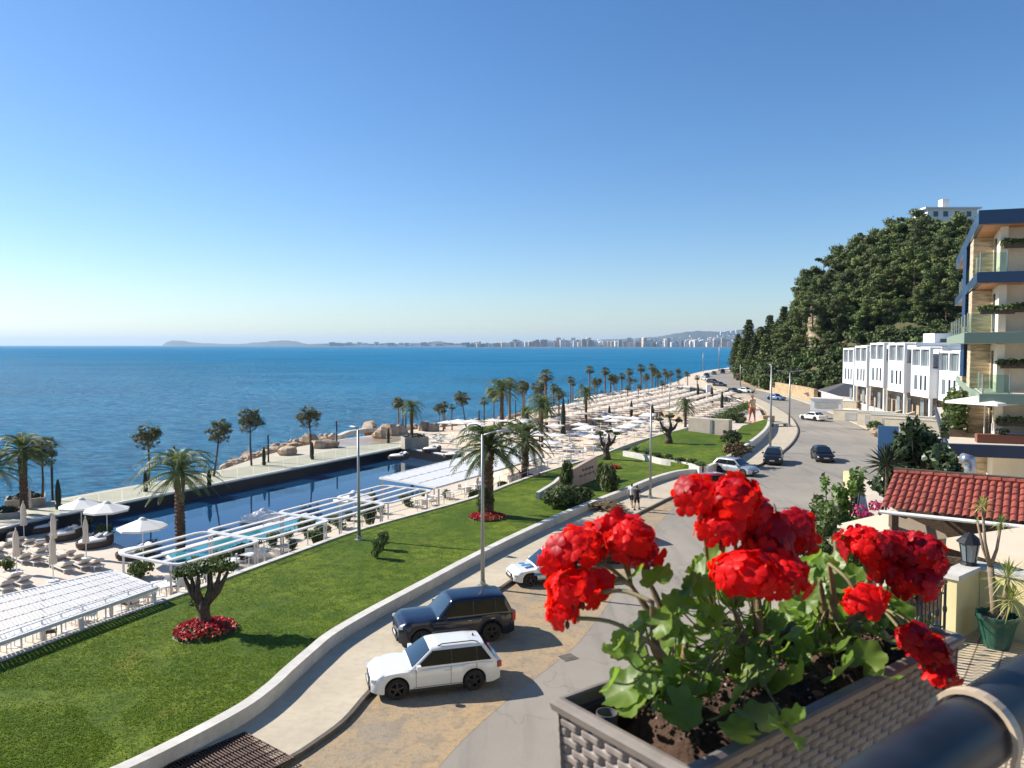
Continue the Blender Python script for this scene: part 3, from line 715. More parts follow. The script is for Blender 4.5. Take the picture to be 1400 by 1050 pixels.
# ---- shrubs
sb = {k: bush_proto(*a, **kw) for k, (a, kw) in {
    'round': ((41, 1.0, 1.1), dict(n=1500, size=.15)), 'dark': ((42, 1.6, 1.9), dict(n=2600, size=.2, leaf='scrub')), 'pink': ((43, 1.1, 1.6), dict(n=1500, size=.16, blossom='bougain')),
    'red': ((44, 1.5, 1.4), dict(n=1400, size=.2, leaf='dry')), 'small': ((45, .5, .7), dict(n=500, size=.12))}.items()}
for o in sb.values(): o['category'] = 'bush'
def sh_(k, px, py, z, s, label, group=None): return place(sb[k], label, group, P(px, py, z), sc=s)
sh_('dark', 768, 692, .35, (1.25, 1.0, .8), 'dark spreading bush left of the pink inscribed wall')
sh_('dark', 790, 684, .35, (.8, .7, .6), 'smaller dark bush right in front of the pink inscribed wall')
sh_('dark', 829, 672, .35, (.62, .6, 1.3), 'tall dark topiary bush at the right end of the pink inscribed wall')
sh_('dark', 1000, 606, .75, (.8, .8, .85), 'dark bush at the corner of the pale flat wall building')
sh_('red', 1006, 627, .8, (1.15, 1, 1), 'reddish brown rounded bush beside the silver hatchback')
sh_('dark', 1008, 578, .6, (.9, .8, .8), 'green bush below the sloping hedge near the giant figure')
sh_('pink', 725, 668, ZB, (.9, .9, .95), 'bush with magenta blossoms at the foot of the canopy palm')
sh_('round', 655, 684, ZB, (1.0, 1, 1.1), 'green bush behind the railing left of the big lawn palm')
sh_('round', 690, 672, ZB, (1.4, .8, .8), 'yellow green hedge bush behind the railing under the canopy')
sh_('round', 820, 600, ZB, (1.4, 1.2, 1.0), 'bright green bush in the long planter of the white terrace')
sh_('dark', 665, 705, .35, (.42, .42, 1.35), 'dark climbing plant around the foot of the big lawn palm')
sh_('small', 516, 764, .35, (.8, .8, 1.6), 'thin sapling on the lawn, left of the two')
sh_('small', 524, 752, .35, (.8, .8, 1.5), 'thin sapling on the lawn, right of the two')
sh_('round', 505, 716, ZD, (.75, .75, 2.4), 'loose green shrub under the pergola right of the lamp post')
sh_('round', 192, 790, ZD, (.85, .85, 1.1), 'dark green round bush beside the corner of the slatted canopy')
sh_('red', 830, 697, .2, (.9, 1.5, .3), 'low brown ground plants spilling over the wall near the walkers')
sh_('dark', 775, 668, .35, (.35, .35, 1.3), 'young palm shrub above the bush by the inscribed wall')
for i, (px, py) in enumerate([(100, 716), (118, 722), (142, 736), (8, 780), (246, 800), (196, 765), (300, 775), (330, 765), (375, 745), (395, 738), (418, 726), (440, 735), (462, 722), (478, 712), (500, 706), (520, 702), (555, 692), (610, 682), (450, 715), (350, 752), (580, 678), (270, 778), (600, 640), (570, 612), (640, 606), (655, 612), (400, 752), (430, 745)]):
    sh_('small', px, py, ZD, rnd.uniform(.9, 1.5), 'small round bush in the pool terrace among white furniture', 'small bushes of the pool terrace')
# planted strip plants on the wall between the lawns
for i, (px, py) in enumerate([(868, 617), (884, 621), (898, 626), (914, 628), (930, 633), (946, 635), (958, 640)]):
    sh_('small', px, py, .7, (1.2, 1.2, .8), 'small plant hanging over the pale wall between the lawns', 'plants over the pale retaining wall')
# sloping hedge above the beach stairs
hb = MB(); r_ = random.Random(5)
A = P(972, 576, 1.0); B = P(1024, 553, 1.4)
for i in range(60): clump(hb, r_, A.lerp(B, i / 59), .75, 40, .25, .8)
tag(hb.build('hedge', M['shrub']), 'long clipped hedge sloping up towards the giant figure', 'hedge')
# ================================================================ HILL with pines
ST = [(1000, 350, 0, 1012, 380, 2), (1006, 330, 0, 1016, 365, 4), (1013, 262, .5, 1034, 310, 8), (1040, 208, .5, 1062, 270, 13), (1100, 184, .6, 1112, 240, 23), (1150, 172, 1.5, 1185, 228, 33), (1225, 158, 3, 1255, 213, 36), (1310, 146, 4, 1330, 205, 34), (1450, 136, 4, 1450, 200, 36), (1700, 120, 4, 1700, 190, 36)]
def hill_pt(s, t):
    """s station 0..n-1, t 0 toe, 1 ridge, up to 2 behind"""
    i = min(int(s), len(ST) - 2); f = s - i; a, b = ST[i], ST[i + 1]
    q = [a[k] + (b[k] - a[k]) * f for k in range(6)]
    X0 = (q[0] - 700) / F * q[1]; X1 = (q[3] - 700) / F * q[4]
    if t <= 1:
        X = X0 + (X1 - X0) * t; Y = q[1] + (q[4] - q[1]) * t
        prof = t ** .85
        z = q[2] + (q[5] - q[2]) * prof
    else:
        X = X1 + 40 * (t - 1); Y = q[4] + 60 * (t - 1); z = q[5] * (1 - .25 * (t - 1))
    z += mnoise.noise(Vector((X * .05, Y * .05, 3))) * 2.5 * min(1, t * 3)
    return Vector((X, Y, z))
M['hillsoil'] = mat('hill_soil', (.07, .075, .03), .95, col2=(.2, .13, .07), scale=.05, contrast=(.5, .7), bump=.5, bscale=.8, bdist=.4)
rows = [[hill_pt(s * .25, t * .125) for s in range(0, 4 * (len(ST) - 1) + 1)] for t in range(0, 17)]
for v in rows[0]: v.z = -.6
o = MB().grid(rows).build('hill', M['hillsoil'], smooth=True); o['kind'] = 'structure'
pp = [pine_proto(s, h=h_, spread=sp, dense=d_) for s, h_, sp, d_ in ((61, 11, 3.8, 1.25), (62, 12, 3.4, 1.25), (63, 10, 4.2, 1.35), (64, 13, 3.2, 1.2))]
for o in pp: o['category'] = 'pine tree'
sp_ = [spruce_proto(71, 15), spruce_proto(72, 13)]
for o in sp_: o['category'] = 'conifer'
# ridge line: photo x, treetop y, D
RID = [(1102, 372, 236), (1113, 368, 236), (1128, 352, 232), (1142, 340, 230), (1156, 334, 228), (1172, 326, 226), (1186, 318, 225), (1199, 316, 222), (1212, 311, 220), (1228, 300, 216), (1240, 296, 214),
       (1253, 290, 212), (1266, 294, 210), (1278, 302, 208), (1292, 304, 206), (1306, 312, 206), (1318, 308, 205), (1330, 300, 205), (1345, 305, 205)]
def at_px(px, D):
    return (px - 700) / F * D
HP = {'t': 0}
def pine_at(px, ty, D, k, h, label, group):
    top = PD(px, ty, D); s = h / (11, 12, 10, 13)[k]
    place(pp[k], label, group, (top.x, top.y, top.z - h * 1.03), sc=s)
for i, (px, ty, D) in enumerate(RID):
    pine_at(px, ty, D, i % 4, rnd.uniform(12, 15), 'green pine standing on the hill crest against the sky', 'pines on the hill crest')
# front slope pines
n_ = 0
for s in [x * .32 for x in range(6, 27)]:
    for t in (.35, .5, .62, .75, .88):
        ss = s + rnd.uniform(-.14, .14); tt = t + rnd.uniform(-.06, .06)
        p = hill_pt(max(0, ss), tt)
        if ss < 3.6 and t > .8: continue
        px = 700 + p.x / p.y * F
        h_ = rnd.uniform(9, 13) * (1 if t > .45 else .75)
        if ss < 3.6: h_ *= .6
        k = rnd.randrange(4); sc = h_ / (11, 12, 10, 13)[k]
        place(pp[k], 'dark green pine growing on the hill slope among others', 'pines on the hill slope', p, sc=sc); n_ += 1
# dark pointed conifers at the left foot of the hill
for i, (px, ty, D, h_) in enumerate([(1024, 436, 272, 17), (1009, 456, 285, 12), (1053, 430, 262, 17), (1040, 446, 262, 15), (1072, 418, 256, 17), (1086, 414, 250, 16), (1016, 462, 268, 12), (1062, 440, 246, 15), (1032, 458, 250, 13), (1048, 456, 238, 14), (1004, 470, 290, 9), (1078, 436, 238, 16), (1094, 425, 236, 15)]):
    top = PD(px, ty, D); k = i % 2; s = h_ / (15, 13)[k]
    lb = ['ragged pointed conifer that stands tallest at the left foot of the hill', 'pointed conifer nearest the sea at the left foot of the hill'][i] if i < 2 else 'dark pointed conifer in the cluster at the left foot of the hill'
    place(sp_[k], lb, 'pointed conifers at the hill foot', (top.x, top.y, top.z - h_), sc=(s * 1.25, s * 1.25, s))
# scrub on the lower slope
hs = [bush_proto(81, 2.4, 2.6, name='hill_bush', leaf='scrub', n=1700, size=.42), bush_proto(82, 2.0, 2.8, name='hill_bush', leaf='shrub', n=1500, size=.4), bush_proto(83, 2.0, 1.6, name='dry_bush', leaf='dry', n=1000, size=.4)]
for o in hs: o['category'] = 'bush'
for s in [x * .2 for x in range(5, 44)]:
    for t in (.03, .1, .18, .27, .38, .48, .6):
        ss = s + rnd.uniform(-.1, .1); tt = t + rnd.uniform(-.03, .03); p = hill_pt(ss, max(.01, tt))
        k = rnd.choice((0, 0, 1)) 
        if t < .06: 
            if rnd.random() < .25: k = 2
        p.z -= .3
        place(hs[k], ('dark green bush on the lower hill slope', 'bright green bush on the lower hill slope', 'dry brown bush at the bottom of the hill slope')[k], ('dark bushes of the hill slope', 'bright bushes of the hill slope', 'dry bushes of the hill slope')[k], p, sc=rnd.uniform(.8, 1.35))
# pale rock face and stone walls seen between the trees
M['cliff'] = mat('pale_cliff_rock', (.38, .3, .2), .9, col2=(.17, .13, .08), scale=.35, bump=.8, bscale=.8, bdist=.4)
def crag(px0, py0, px1, py1, D, label, seed=1, name='rock_outcrop'):
    a = PD(px0, py0, D); b = PD(px1, py1, D); rows = []
    for i in range(22):
        t = i / 21; row = []
        for k in range(26):
            an = 2 * math.pi * k / 26; nz = mnoise.noise(Vector((math.cos(an) * 1.5, math.sin(an) * 1.5, t * 5 + seed))) * .45 + mnoise.noise(Vector((math.cos(an) * 5, math.sin(an) * 5, t * 16 + seed))) * .3
            w = abs(b.x - a.x) / 2 * (1.15 - .75 * t ** 1.5) * (1 + nz) * (1 if i < 21 else .1)
            row.append(Vector(((a.x + b.x) / 2 - 1.2 * t + math.cos(an) * w, D + 5 + math.sin(an) * 4 * (1.2 - t), b.z - 1.5 + (a.z - b.z + 1.5) * t)))
        rows.append(row)
    tag(MB().grid(rows, closed=True).build(name, M['cliff'], smooth=False), label, 'rock')
crag(1119, 414, 1141, 466, 196, 'tall pale rock face showing between the pines', 3)
pine_at(1146, 404, 190, 1, 9, 'dark green pine growing on the hill slope among others', 'pines on the hill slope')
pine_at(1112, 400, 194, 2, 8, 'dark green pine growing on the hill slope among others', 'pines on the hill slope')
pine_at(1134, 452, 178, 0, 5, 'dark green pine growing on the hill slope among others', 'pines on the hill slope')
mb = MB(); wl = [P(a, b, 0) for a, b in [(1006, 508), (1012, 519), (1035, 529), (1062, 537.5), (1092, 543.5), (1110, 549)]]
mb.ribbon([(p.x + .8, p.y) for p in smooth_line(wl, 4)], .8, -.5, 2.6)
M['stone'] = mat('yellow_stone', (.5, .36, .19), .9, col2=(.34, .24, .14), scale=.6, col3=(.2, .14, .09), scale3=2.5, amt3=.6, bump=.6, bscale=3, bdist=.1)
tag(mb.build('stone_wall', M['stone']), 'rough yellow stone retaining wall along the road at the hill foot', 'stone wall')
# white house on top of the hill
hr = empty('hilltop_house', PD(1292, 291, 240), label='white house with square chimney tower on the hill top', cat='house')
MB().box((0, 0, -3), (15, 8, 7)).build('wall', M['white'], hr); MB().box((0, 0, .75), (17, 9.5, .5)).build('roof', M['white'], hr)
MB().box((-.5, 0, 2.5), (2.0, 2.4, 3)).build('chimney', M['white'], hr)
M['window'] = glassy('window_glass', (.02, .025, .03))
for x in (-5, -2, 1.5, 5): MB().box((x, -4.02, -1.0), (1.4, .1, 1.6)).build('window', M['window'], hr)

# ================================================================ far coast, hills and town across the bay
M['far_hill'] = mat('far_hill_scrub', (.05, .085, .1), .95, col2=(.1, .12, .12), scale=.003)  # scrub tone shifted to blue: distance haze put into the colour
def far_ridge(pts, D, depth, name='far_hills', base=-3, seed=1):
    sm = smooth_line([Vector((a, b, 0)) for a, b in pts], 6); rows = [[], [], [], []]
    for q in sm:
        yy = q.y + mnoise.noise(Vector((q.x * .12, seed, 0))) * .8
        t = PD(q.x, yy, D); x = t.x
        rows[0].append(Vector((x * (D - depth) / D, D - depth, base - 1))); rows[1].append(Vector((x * (D - depth * .5) / D, D - depth * .5, base + (t.z - base) * .55)))
        rows[2].append(t); rows[3].append(Vector((x, D + depth, base - 1)))
    o = MB().grid(rows).build(name, M['far_hill'], smooth=True); o['kind'] = 'structure'
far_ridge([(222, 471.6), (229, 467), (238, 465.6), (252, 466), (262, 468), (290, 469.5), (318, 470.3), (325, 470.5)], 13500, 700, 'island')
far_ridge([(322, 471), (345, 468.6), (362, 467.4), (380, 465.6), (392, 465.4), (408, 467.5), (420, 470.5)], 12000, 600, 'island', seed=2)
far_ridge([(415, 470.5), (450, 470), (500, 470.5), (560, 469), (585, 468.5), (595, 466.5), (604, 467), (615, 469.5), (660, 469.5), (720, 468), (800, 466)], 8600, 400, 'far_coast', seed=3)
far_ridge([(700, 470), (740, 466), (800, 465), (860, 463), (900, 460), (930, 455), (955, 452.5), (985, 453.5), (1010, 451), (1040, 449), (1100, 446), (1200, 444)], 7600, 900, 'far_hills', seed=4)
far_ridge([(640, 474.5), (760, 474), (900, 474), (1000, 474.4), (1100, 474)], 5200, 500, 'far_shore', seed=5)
M['town'] = [mat('town_wall_cream', (.75, .63, .5), .9), mat('town_wall_white', (.9, .86, .82), .9), mat('town_wall_grey', (.36, .36, .38), .9), mat('town_wall_pink', (.5, .36, .3), .9)]
M['town_win'] = mat('town_windows', (.12, .13, .15), .5)
tp = []
for k in range(4):
    root = empty('tower_block'); root['category'] = 'building'
    b1 = MB(); b1.box((0, 0, .5), (1, 1, 1)); b1.box((.1, 0, 1.03), (.4, .5, .06)); 
    if k % 2: b1.box((.62, 0, .35), (.25, .8, .7))
    b1.build('wall', M['town'][k], root); w = MB()
    for f in range(6): w.box((0, -.505, .12 + f * .15), (.8, .02, .05)); w.box((-.505, 0, .12 + f * .15), (.02, .8, .05))
    w.build('window', M['town_win'], root); tp.append(root)
tr_ = random.Random(9)
x = 640
TN = []
while x < 1008:
    TN.append(x); x += tr_.uniform(1.4, 2.8)
for x in [447, 455, 463, 470, 515, 522, 548, 556, 564, 572, 580, 594, 608, 615, 478, 484, 492, 500, 508, 528, 535, 541, 588, 600, 622, 628, 634]: TN.append(x)
for i, px in enumerate(TN):
    far = px < 640
    D = tr_.uniform(8300, 8500) if far else tr_.uniform(5150, 5600)
    hh = (470.8 - 469.5 if far else tr_.choice((5, 6, 6, 7, 8, 9, 11)) * (.5 if px < 700 else .75 if px < 760 else 1)) if not far else tr_.uniform(2, 4.5)
    wpx = tr_.uniform(3, 7) if not far else tr_.uniform(5, 9)
    hm = hh * D / F; k = tr_.choice((0, 1, 1, 1, 2, 3)) if px > 700 else tr_.choice((2, 1, 3, 0))
    lb = ('pale tower block in the distant town across the bay' if px >= 760 else 'greyish block in the faint left part of the distant town')
    place(tp[k], lb, 'blocks of the distant town' if px >= 760 else 'faint blocks of the distant town', ((px - 700) / F * D, D, -2.5 + (2 if not far else 6)), rz=tr_.uniform(-.3, .3), sc=(wpx * D / F, wpx * D / F * .8, hm + 14 * (D > 5000) * .6))
for i in range(26):
    px = tr_.uniform(985, 1018) if i < 18 else tr_.uniform(900, 985); t = PD(px, tr_.uniform(452, 460) if i < 18 else tr_.uniform(458, 464), 7000)
    place(tp[1], 'tiny white house on the hills above the distant town', 'white houses on the far hills', (t.x, t.y, t.z - 10), rz=.2, sc=(tr_.uniform(10, 22), 14, 13))
# ================================================================ CARS
M['tyre'] = mat('tyre_rubber', (.015, .015, .015), .85)
M['alloy'] = mat('alloy_rim', (.28, .28, .29), .3, metal=.8)
M['alloy_dark'] = mat('dark_alloy_rim', (.05, .05, .055), .3, metal=.6)
M['car_glass'] = mat('car_glass', (.01, .018, .025), .03, spec=1.0, coat=.5)
M['side_glass'] = mat('side_glass', (.006, .008, .01), .1, spec=.12, col2=(.012, .012, .012), scale=4)
M['black_plastic'] = mat('black_plastic', (.018, .018, .02), .55)
M['lamp_clear'] = mat('headlamp_glass', (.55, .6, .65), .08, spec=1, coat=1)
M['lamp_red'] = mat('tail_lamp', (.35, .01, .01), .15, coat=.8)
M['plate'] = mat('number_plate', (.6, .6, .58), .5)
M['chrome'] = mat('chrome_trim', (.5, .5, .5), .2, metal=1)
def paint(name, c, rough=.28, metal=.0): return mat(name, c, rough, coat=1.0, metal=metal)
PAINT = {'white': paint('white_car_paint', (.72, .72, .7)), 'navy': mat('dark_navy_car_paint', (.006, .01, .026), .25, coat=.45, spec=.4), 'black': mat('black_car_paint', (.008, .008, .009), .25, coat=.45, spec=.4), 'silver': paint('silver_car_paint', (.42, .44, .46), metal=.4),
         'blue': paint('light_blue_car_paint', (.1, .2, .4)), 'red': paint('red_car_paint', (.35, .02, .02)), 'grey': paint('grey_car_paint', (.12, .13, .14), metal=.4)}
def interp(tab, x):
    if x <= tab[0][0]: return tab[0][1]
    for (a, va), (b, vb) in zip(tab, tab[1:]):
        if x <= b:
            t = (x - a) / (b - a); t = t * t * (3 - 2 * t) * .5 + t * .5; return va + (vb - va) * t
    return tab[-1][1]
def car(name, label, pos, head, col='white', L=4.45, Wd=1.84, Hc=1.66, kind='suv', rails=False, clad=True, rim='alloy_dark', group=None, wb=None, wr=.35, detail=True):
    root = empty(name, pos, R(head), label=label, cat='car', group=group)
    wb = wb or L * .6; xf = wb / 2 + .05; xr = -wb / 2 + .05; h2 = L / 2
    hb = .98 if kind == 'suv' else .88; hood = hb - .02; nose = .74 if kind == 'suv' else .62
    if kind == 'rover': hb = 1.12; hood = 1.12; nose = .95
    top = [(-h2, hb - .05 if kind != 'sedan' else .85), (-h2 + .25, hb + .02 if kind != 'sedan' else .93), (0, hb), (h2 * .38, hood), (h2 - .35, nose + .16), (h2 - .08, nose + .02), (h2, nose - .08)]
    def wid(x):
        a = abs(x) / h2; return Wd / 2 * (1 - .03 * a ** 2 - .22 * max(0, (a - .84) / .16) ** 2.2 * (1 if x > 0 else .6))
    ra = wr + .06
    def zb(x):
        z = .24 + (.06 * max(0, (abs(x) / h2 - .85) / .15))
        for c in (xf, xr):
            if abs(x - c) < ra: z = max(z, wr + math.sqrt(ra * ra - (x - c) ** 2))
        return z
    xs = sorted(set([round(-h2 + L * i / 64, 3) for i in range(65)] + [c + s * ra * k for c in (xf, xr) for s in (-1, 1) for k in (1.0, .97, .9, .75)]))
    rows = []
    for x in xs:
        w = wid(x); zt = interp(top, x); b = min(zb(x), zt - .12)
        mid = b + (zt - b) * .55
        half = [(w * .975, b), (w, b + (mid - b) * .5), (w * 1.005, mid), (w * .985, zt - .1 * (zt - b)), (w * .93, zt - .015), (w * .8, zt + .015), (w * .4, zt + .035), (0, zt + .04)]
        rows.append([(x, y, z) for y, z in half] + [(x, -y, z) for y, z in half[-2::-1]])
    bd = MB(); bd.grid(rows)
    n = len(rows[0]); bd.f.append(tuple(range(n))); bd.m.append(0); o = len(bd.v) - n; bd.f.append(tuple(o + k for k in range(n - 1, -1, -1))); bd.m.append(0)
    # greenhouse
    wbx = {'suv': h2 * .42, 'rover': h2 * .36, 'hatch': h2 * .48, 'sedan': h2 * .38, 'van': h2 * .62}[kind]
    rf = wbx - (.75 if kind != 'rover' else .55) * (Hc / 1.6); rr_ = {'suv': -h2 + .55, 'rover': -h2 + .4, 'hatch': -h2 + .6, 'sedan': -h2 + 1.3, 'van': -h2 + .25}[kind]
    xe = {'suv': -h2 + .12, 'rover': -h2 + .08, 'hatch': -h2 + .12, 'sedan': -h2 + .65, 'van': -h2 + .06}[kind]
    zr = Hc - .04
    gh = [(xe, hb - .01), (rr_, zr - .05), (rr_ + .5, zr), (rf - .1 + (-.2), zr), (rf, zr - .04), (wbx, hb - .01)]
    wbt = Wd / 2 * .93; wrf = Wd / 2 * (.7 if kind != 'rover' else .76)
    def gw(z): return wbt + (wrf - wbt) * (z - hb) / (zr - hb)
    def gz(x):
        for (a, va), (b, vb) in zip(gh, gh[1:]):
            if x <= b: return va + (vb - va) * (x - a) / (b - a)
        return hb
    gxs = sorted(set([xe + (wbx - xe) * i / 40 for i in range(41)] + [a for a, _ in gh])); rows = []
    for x in gxs:
        z = gz(x); w = gw(z); r_ = min(.07, z - hb + .001)
        half = [(gw(hb) , hb - .03), (gw(max(hb, z - r_)), max(hb, z - r_)), (w - .03, z - .012), (w - .14, z + .018), (w * .5, z + .035), (0, z + .04)]
        rows.append([(x, y, zz) for y, zz in half] + [(x, -y, zz) for y, zz in half[-2::-1]])
    bd.grid(rows)
    bd.box((0, 0, .35), (L * .9, Wd * .72, .3), mi=1)
    bd.build('body', [PAINT[col], M['black_plastic']], root, auto=46)
    # windows
    zt_ = zr - .11; zl = hb + .05
    def slope_x(z, a, b): return a[0] + (b[0] - a[0]) * (z - a[1]) / (b[1] - a[1])
    xF = lambda z: slope_x(z, gh[5], gh[4]) - .14; xB = lambda z: slope_x(z, gh[0], gh[1]) + (.16 if kind != 'sedan' else .2)
    m1 = .12 * (1 if kind != 'van' else 2); xm = [(-.5 * (wbx + xe) * 0 + .05)]
    span_f = xF(zl); span_b = xB(zl); xs1 = span_f - (span_f - span_b) * .46; xs2 = span_f - (span_f - span_b) * .8
    for s in (-1, 1):
        for a, b_ in ((None, xs1), (xs1 - .05, xs2), (xs2 - .04, None)):
            w = MB()
            def q(x, z): return (x, s * (gw(z) + .012), z)
            x0l = xF(zl) if a is None else a; x0t = min(xF(zt_), x0l) if a is None else a
            x1l = xB(zl) if b_ is None else b_; x1t = max(xB(zt_), x1l + .0) if b_ is None else b_
            if b_ is None: x1t = max(x1t, min(x0t - .05, xB(zt_)))
            vs = [q(x0l, zl), q(x1l, zl), q(min(x1t, x0t - .02), zt_), q(x0t, zt_)]
            w.add(vs if s > 0 else vs[::-1], [(0, 1, 2, 3)]); w.build('side_window', M['side_glass'], root)
    for s in (-1, 1):
        for xx in (xs1 - .025, xs2 - .02):
            w = MB(); vs = [(xx + .05, s * (gw(zl) + .006), zl), (xx - .05, s * (gw(zl) + .006), zl), (xx - .05, s * (gw(zt_) + .006), zt_), (xx + .05, s * (gw(zt_) + .006), zt_)]
            w.add(vs if s > 0 else vs[::-1], [(0, 1, 2, 3)]); w.build('pillar', M['black_plastic'], root)
    def screen(nm, a, b, fr=.86):
        t0, t1 = .1, .93
        p0 = (a[0] + (b[0] - a[0]) * t0, a[1] + (b[1] - a[1]) * t0); p1 = (a[0] + (b[0] - a[0]) * t1, a[1] + (b[1] - a[1]) * t1)
        dx, dz = b[0] - a[0], b[1] - a[1]; l = math.hypot(dx, dz); nx, nz = (dz / l, -dx / l)
        if nz < 0 and abs(nx) < .2: nx, nz = -nx, -nz
        if (nx > 0) != (a[0] > 0): nx, nz = -nx, -nz
        nz = abs(nz); rows = []
        for t in (0, .5, 1):
            x = p0[0] + (p1[0] - p0[0]) * t; z = p0[1] + (p1[1] - p0[1]) * t; w_ = (gw(z) - .05)
            rows.append([(x + nx * .02 , y * w_, z + nz * (.02 + .04 * (1 - y * y))) for y in (-1, -.6, 0, .6, 1)])
        mb = MB().grid(rows); return mb.build(nm, M['car_glass'], root, smooth=True)
    screen('windscreen', gh[5], gh[4]); screen('rear_window', gh[0], gh[1])
    # wheels
    for x in (xf, xr):
        for s in (-1, 1):
            t = MB(); Mx = Matrix.Translation((x, s * (Wd / 2 - .12), wr)) @ Matrix.Rotation(R(90), 4, 'X')
            t.lathe([(wr * .66, -.11), (wr * .93, -.115), (wr, -.08), (wr, .08), (wr * .93, .115), (wr * .66, .11)], n=26, M=Mx)
            wh = t.build('wheel', M['tyre'], root, auto=40)
            rm = MB(); rm.lathe([(.01, 0), (wr * .16, .0), (wr * .2, -s * -.0)], n=12, M=Mx)
            rm.lathe([(wr * .6, .1), (wr * .68, .1), (wr * .68, -.1), (wr * .6, -.1), (wr * .6, .1)], n=24, M=Mx)
            for k in range(5):
                a = k * 1.2566 + .3; c = Vector((x + math.cos(a) * wr * .35, s * (Wd / 2 - .02), wr + math.sin(a) * wr * .35))
                rm.box((0, 0, 0), (wr * .66, .03, .055), M=Matrix.Translation(c) @ Matrix.Rotation(-a, 4, 'Y'))
            rm.box((x, s * (Wd / 2 - .015), wr), (.1, .03, .1)); rm.box((x, s * (Wd / 2 - .12), wr), (.04, .05, .04))
            rm.build('rim', M[rim], wh)
    # lamps, grille, bumpers
    for s in (-1, 1):
        MB().box((h2 - .155, s * Wd * .36, nose - .045), (.16, .34, .1), rz=-s * .55).build('headlight', M['lamp_clear'], root)
        MB().box((-h2 + .07, s * Wd * .4, hb - .16), (.16, .24, .2 if kind != 'rover' else .4), rz=s * .3).build('tail_light', M['lamp_red'], root)
        MB().box((wbx - .28, s * (Wd / 2 + .08), hb + .08), (.14, .2, .15)).build('wing_mirror', PAINT[col], root)
        if detail:
            d = MB(); xd = (xs1 + .03)
            for xx in (xd, xs2 + .02, wbx - .2): d.box((xx, s * (Wd / 2 * 1.0), .68), (.012, .012, .6))
            d.box(((wbx - .2 + xs2) / 2, s * (Wd / 2), .98 - .62), (wbx - xs2, .014, .012)); d.build('door_seam', M['black_plastic'], root)
            h = MB()
            for xx in (xd + .12, xs2 + .14): h.box((xx, s * (Wd / 2 + .012), hb - .14), (.18, .03, .03))
            h.build('door_handle', PAINT[col] if col != 'navy' else M['chrome'], root)
    MB().box((h2 - .03, 0, nose - .1), (.1, Wd * .46, .12)).box((h2 - .0, 0, .38), (.1, Wd * .6, .14)).build('grille', M['black_plastic'], root)
    MB().box((h2 + .045, 0, .5), (.015, .5, .11)).build('number_plate', M['plate'], root)
    MB().box((-h2 - .01, 0, .62), (.015, .5, .11)).build('number_plate', M['plate'], root)
    if clad:
        c = MB()
        for s in (-1, 1): c = MB(); c.box(((xf + xr) / 2, s * (Wd / 2 - .01), .27), (wb - 2 * ra - .02, .05, .1)); c.build('sill', M['black_plastic'], root)
    if rails:
        for s in (-1, 1): MB().tube([(rf - .25, s * (wrf - .08), zr + .0), (rf - .4, s * (wrf - .07), zr + .06), (rr_ + .4, s * (wrf - .07), zr + .06), (rr_ + .2, s * (wrf - .08), zr - .0)], .018, 6).build('roof_rail', M['black_plastic'], root, smooth=True)
        MB().lathe([(.04, 0), (.03, .05), (.005, .09)], c=(rr_ + .25, 0, zr + .02), n=8).build('aerial', M['black_plastic'], root)
    return root
G0 = .0
car('parked_suv', 'white SUV with black roof rails parked nearest, one front wheel at the dark kerb', (-2.80, 26.85, .01), 196.4, 'white', 4.5, 1.86, 1.63, 'suv', rails=True, wb=2.68, wr=.365)
car('parked_suv', 'dark navy boxy SUV parked behind the white SUV', (-2.42, 31.3, .01), 197.5, 'navy', 4.75, 1.98, 1.84, 'rover', wb=2.85, wr=.39)
cw = car('parked_car', 'white hatchback with blue markings whose rear hides behind the left red flowers', (1.95, 39.1, .01), 197, 'white', 4.3, 1.75, 1.6, 'hatch', wr=.33)
mb = MB(); 
for s in (-1, 1): mb.box((-.2, s * .885, .8), (2.1, .012, .16)); mb.box((.9, s * .885, .6), (.5, .012, .12))
mb.box((1.35, .3, .96), (.5, .3, .012)); mb.box((1.5, -.1, .945), (.3, .22, .012)); mb.build('blue_decal', mat('blue_decal', (.05, .2, .45), .4), cw)
car('parked_car', 'black car almost hidden behind the left red flowers', (4.5, 42.4, .01), 198, 'black', 4.3, 1.78, 1.5, 'hatch')
car('parked_car', 'grey car behind the left red flowers, beyond the black one', (6.4, 46.8, .01), 198, 'grey', 3.8, 1.78, 1.48, 'hatch')
car('parked_car', 'red car half hidden behind the top of the tallest red flowers', (15.9, 63.2, .01), 206, 'red', 4.2, 1.75, 1.48, 'hatch')
car('parked_car', 'silver hatchback parked with its nose towards the road beside the reddish bush', (20.85, 71.8, .01), -48, 'silver', 4.2, 1.76, 1.5, 'hatch', rim='alloy', wr=.32)
car('driving_car', 'dark car facing the camera at the kerb below the tall street lamp', (26.7, 78.6, .01), -112, 'black', 4.3, 1.8, 1.55, 'suv', wr=.33)
car('driving_car', 'black car driving towards the camera in the middle of the road', (32.4, 80.3, .01), -101, 'black', 4.2, 1.78, 1.5, 'hatch', wr=.33)
car('driving_car', 'white sedan driving away on the bend, seen from behind', (48.2, 123.5, .01), 112, 'white', 4.5, 1.8, 1.42, 'sedan')
car('driving_car', 'light blue car on the road below the yellow stone wall', (P(1061, 547)), -62, 'blue', 4.4, 1.8, 1.45, 'sedan')
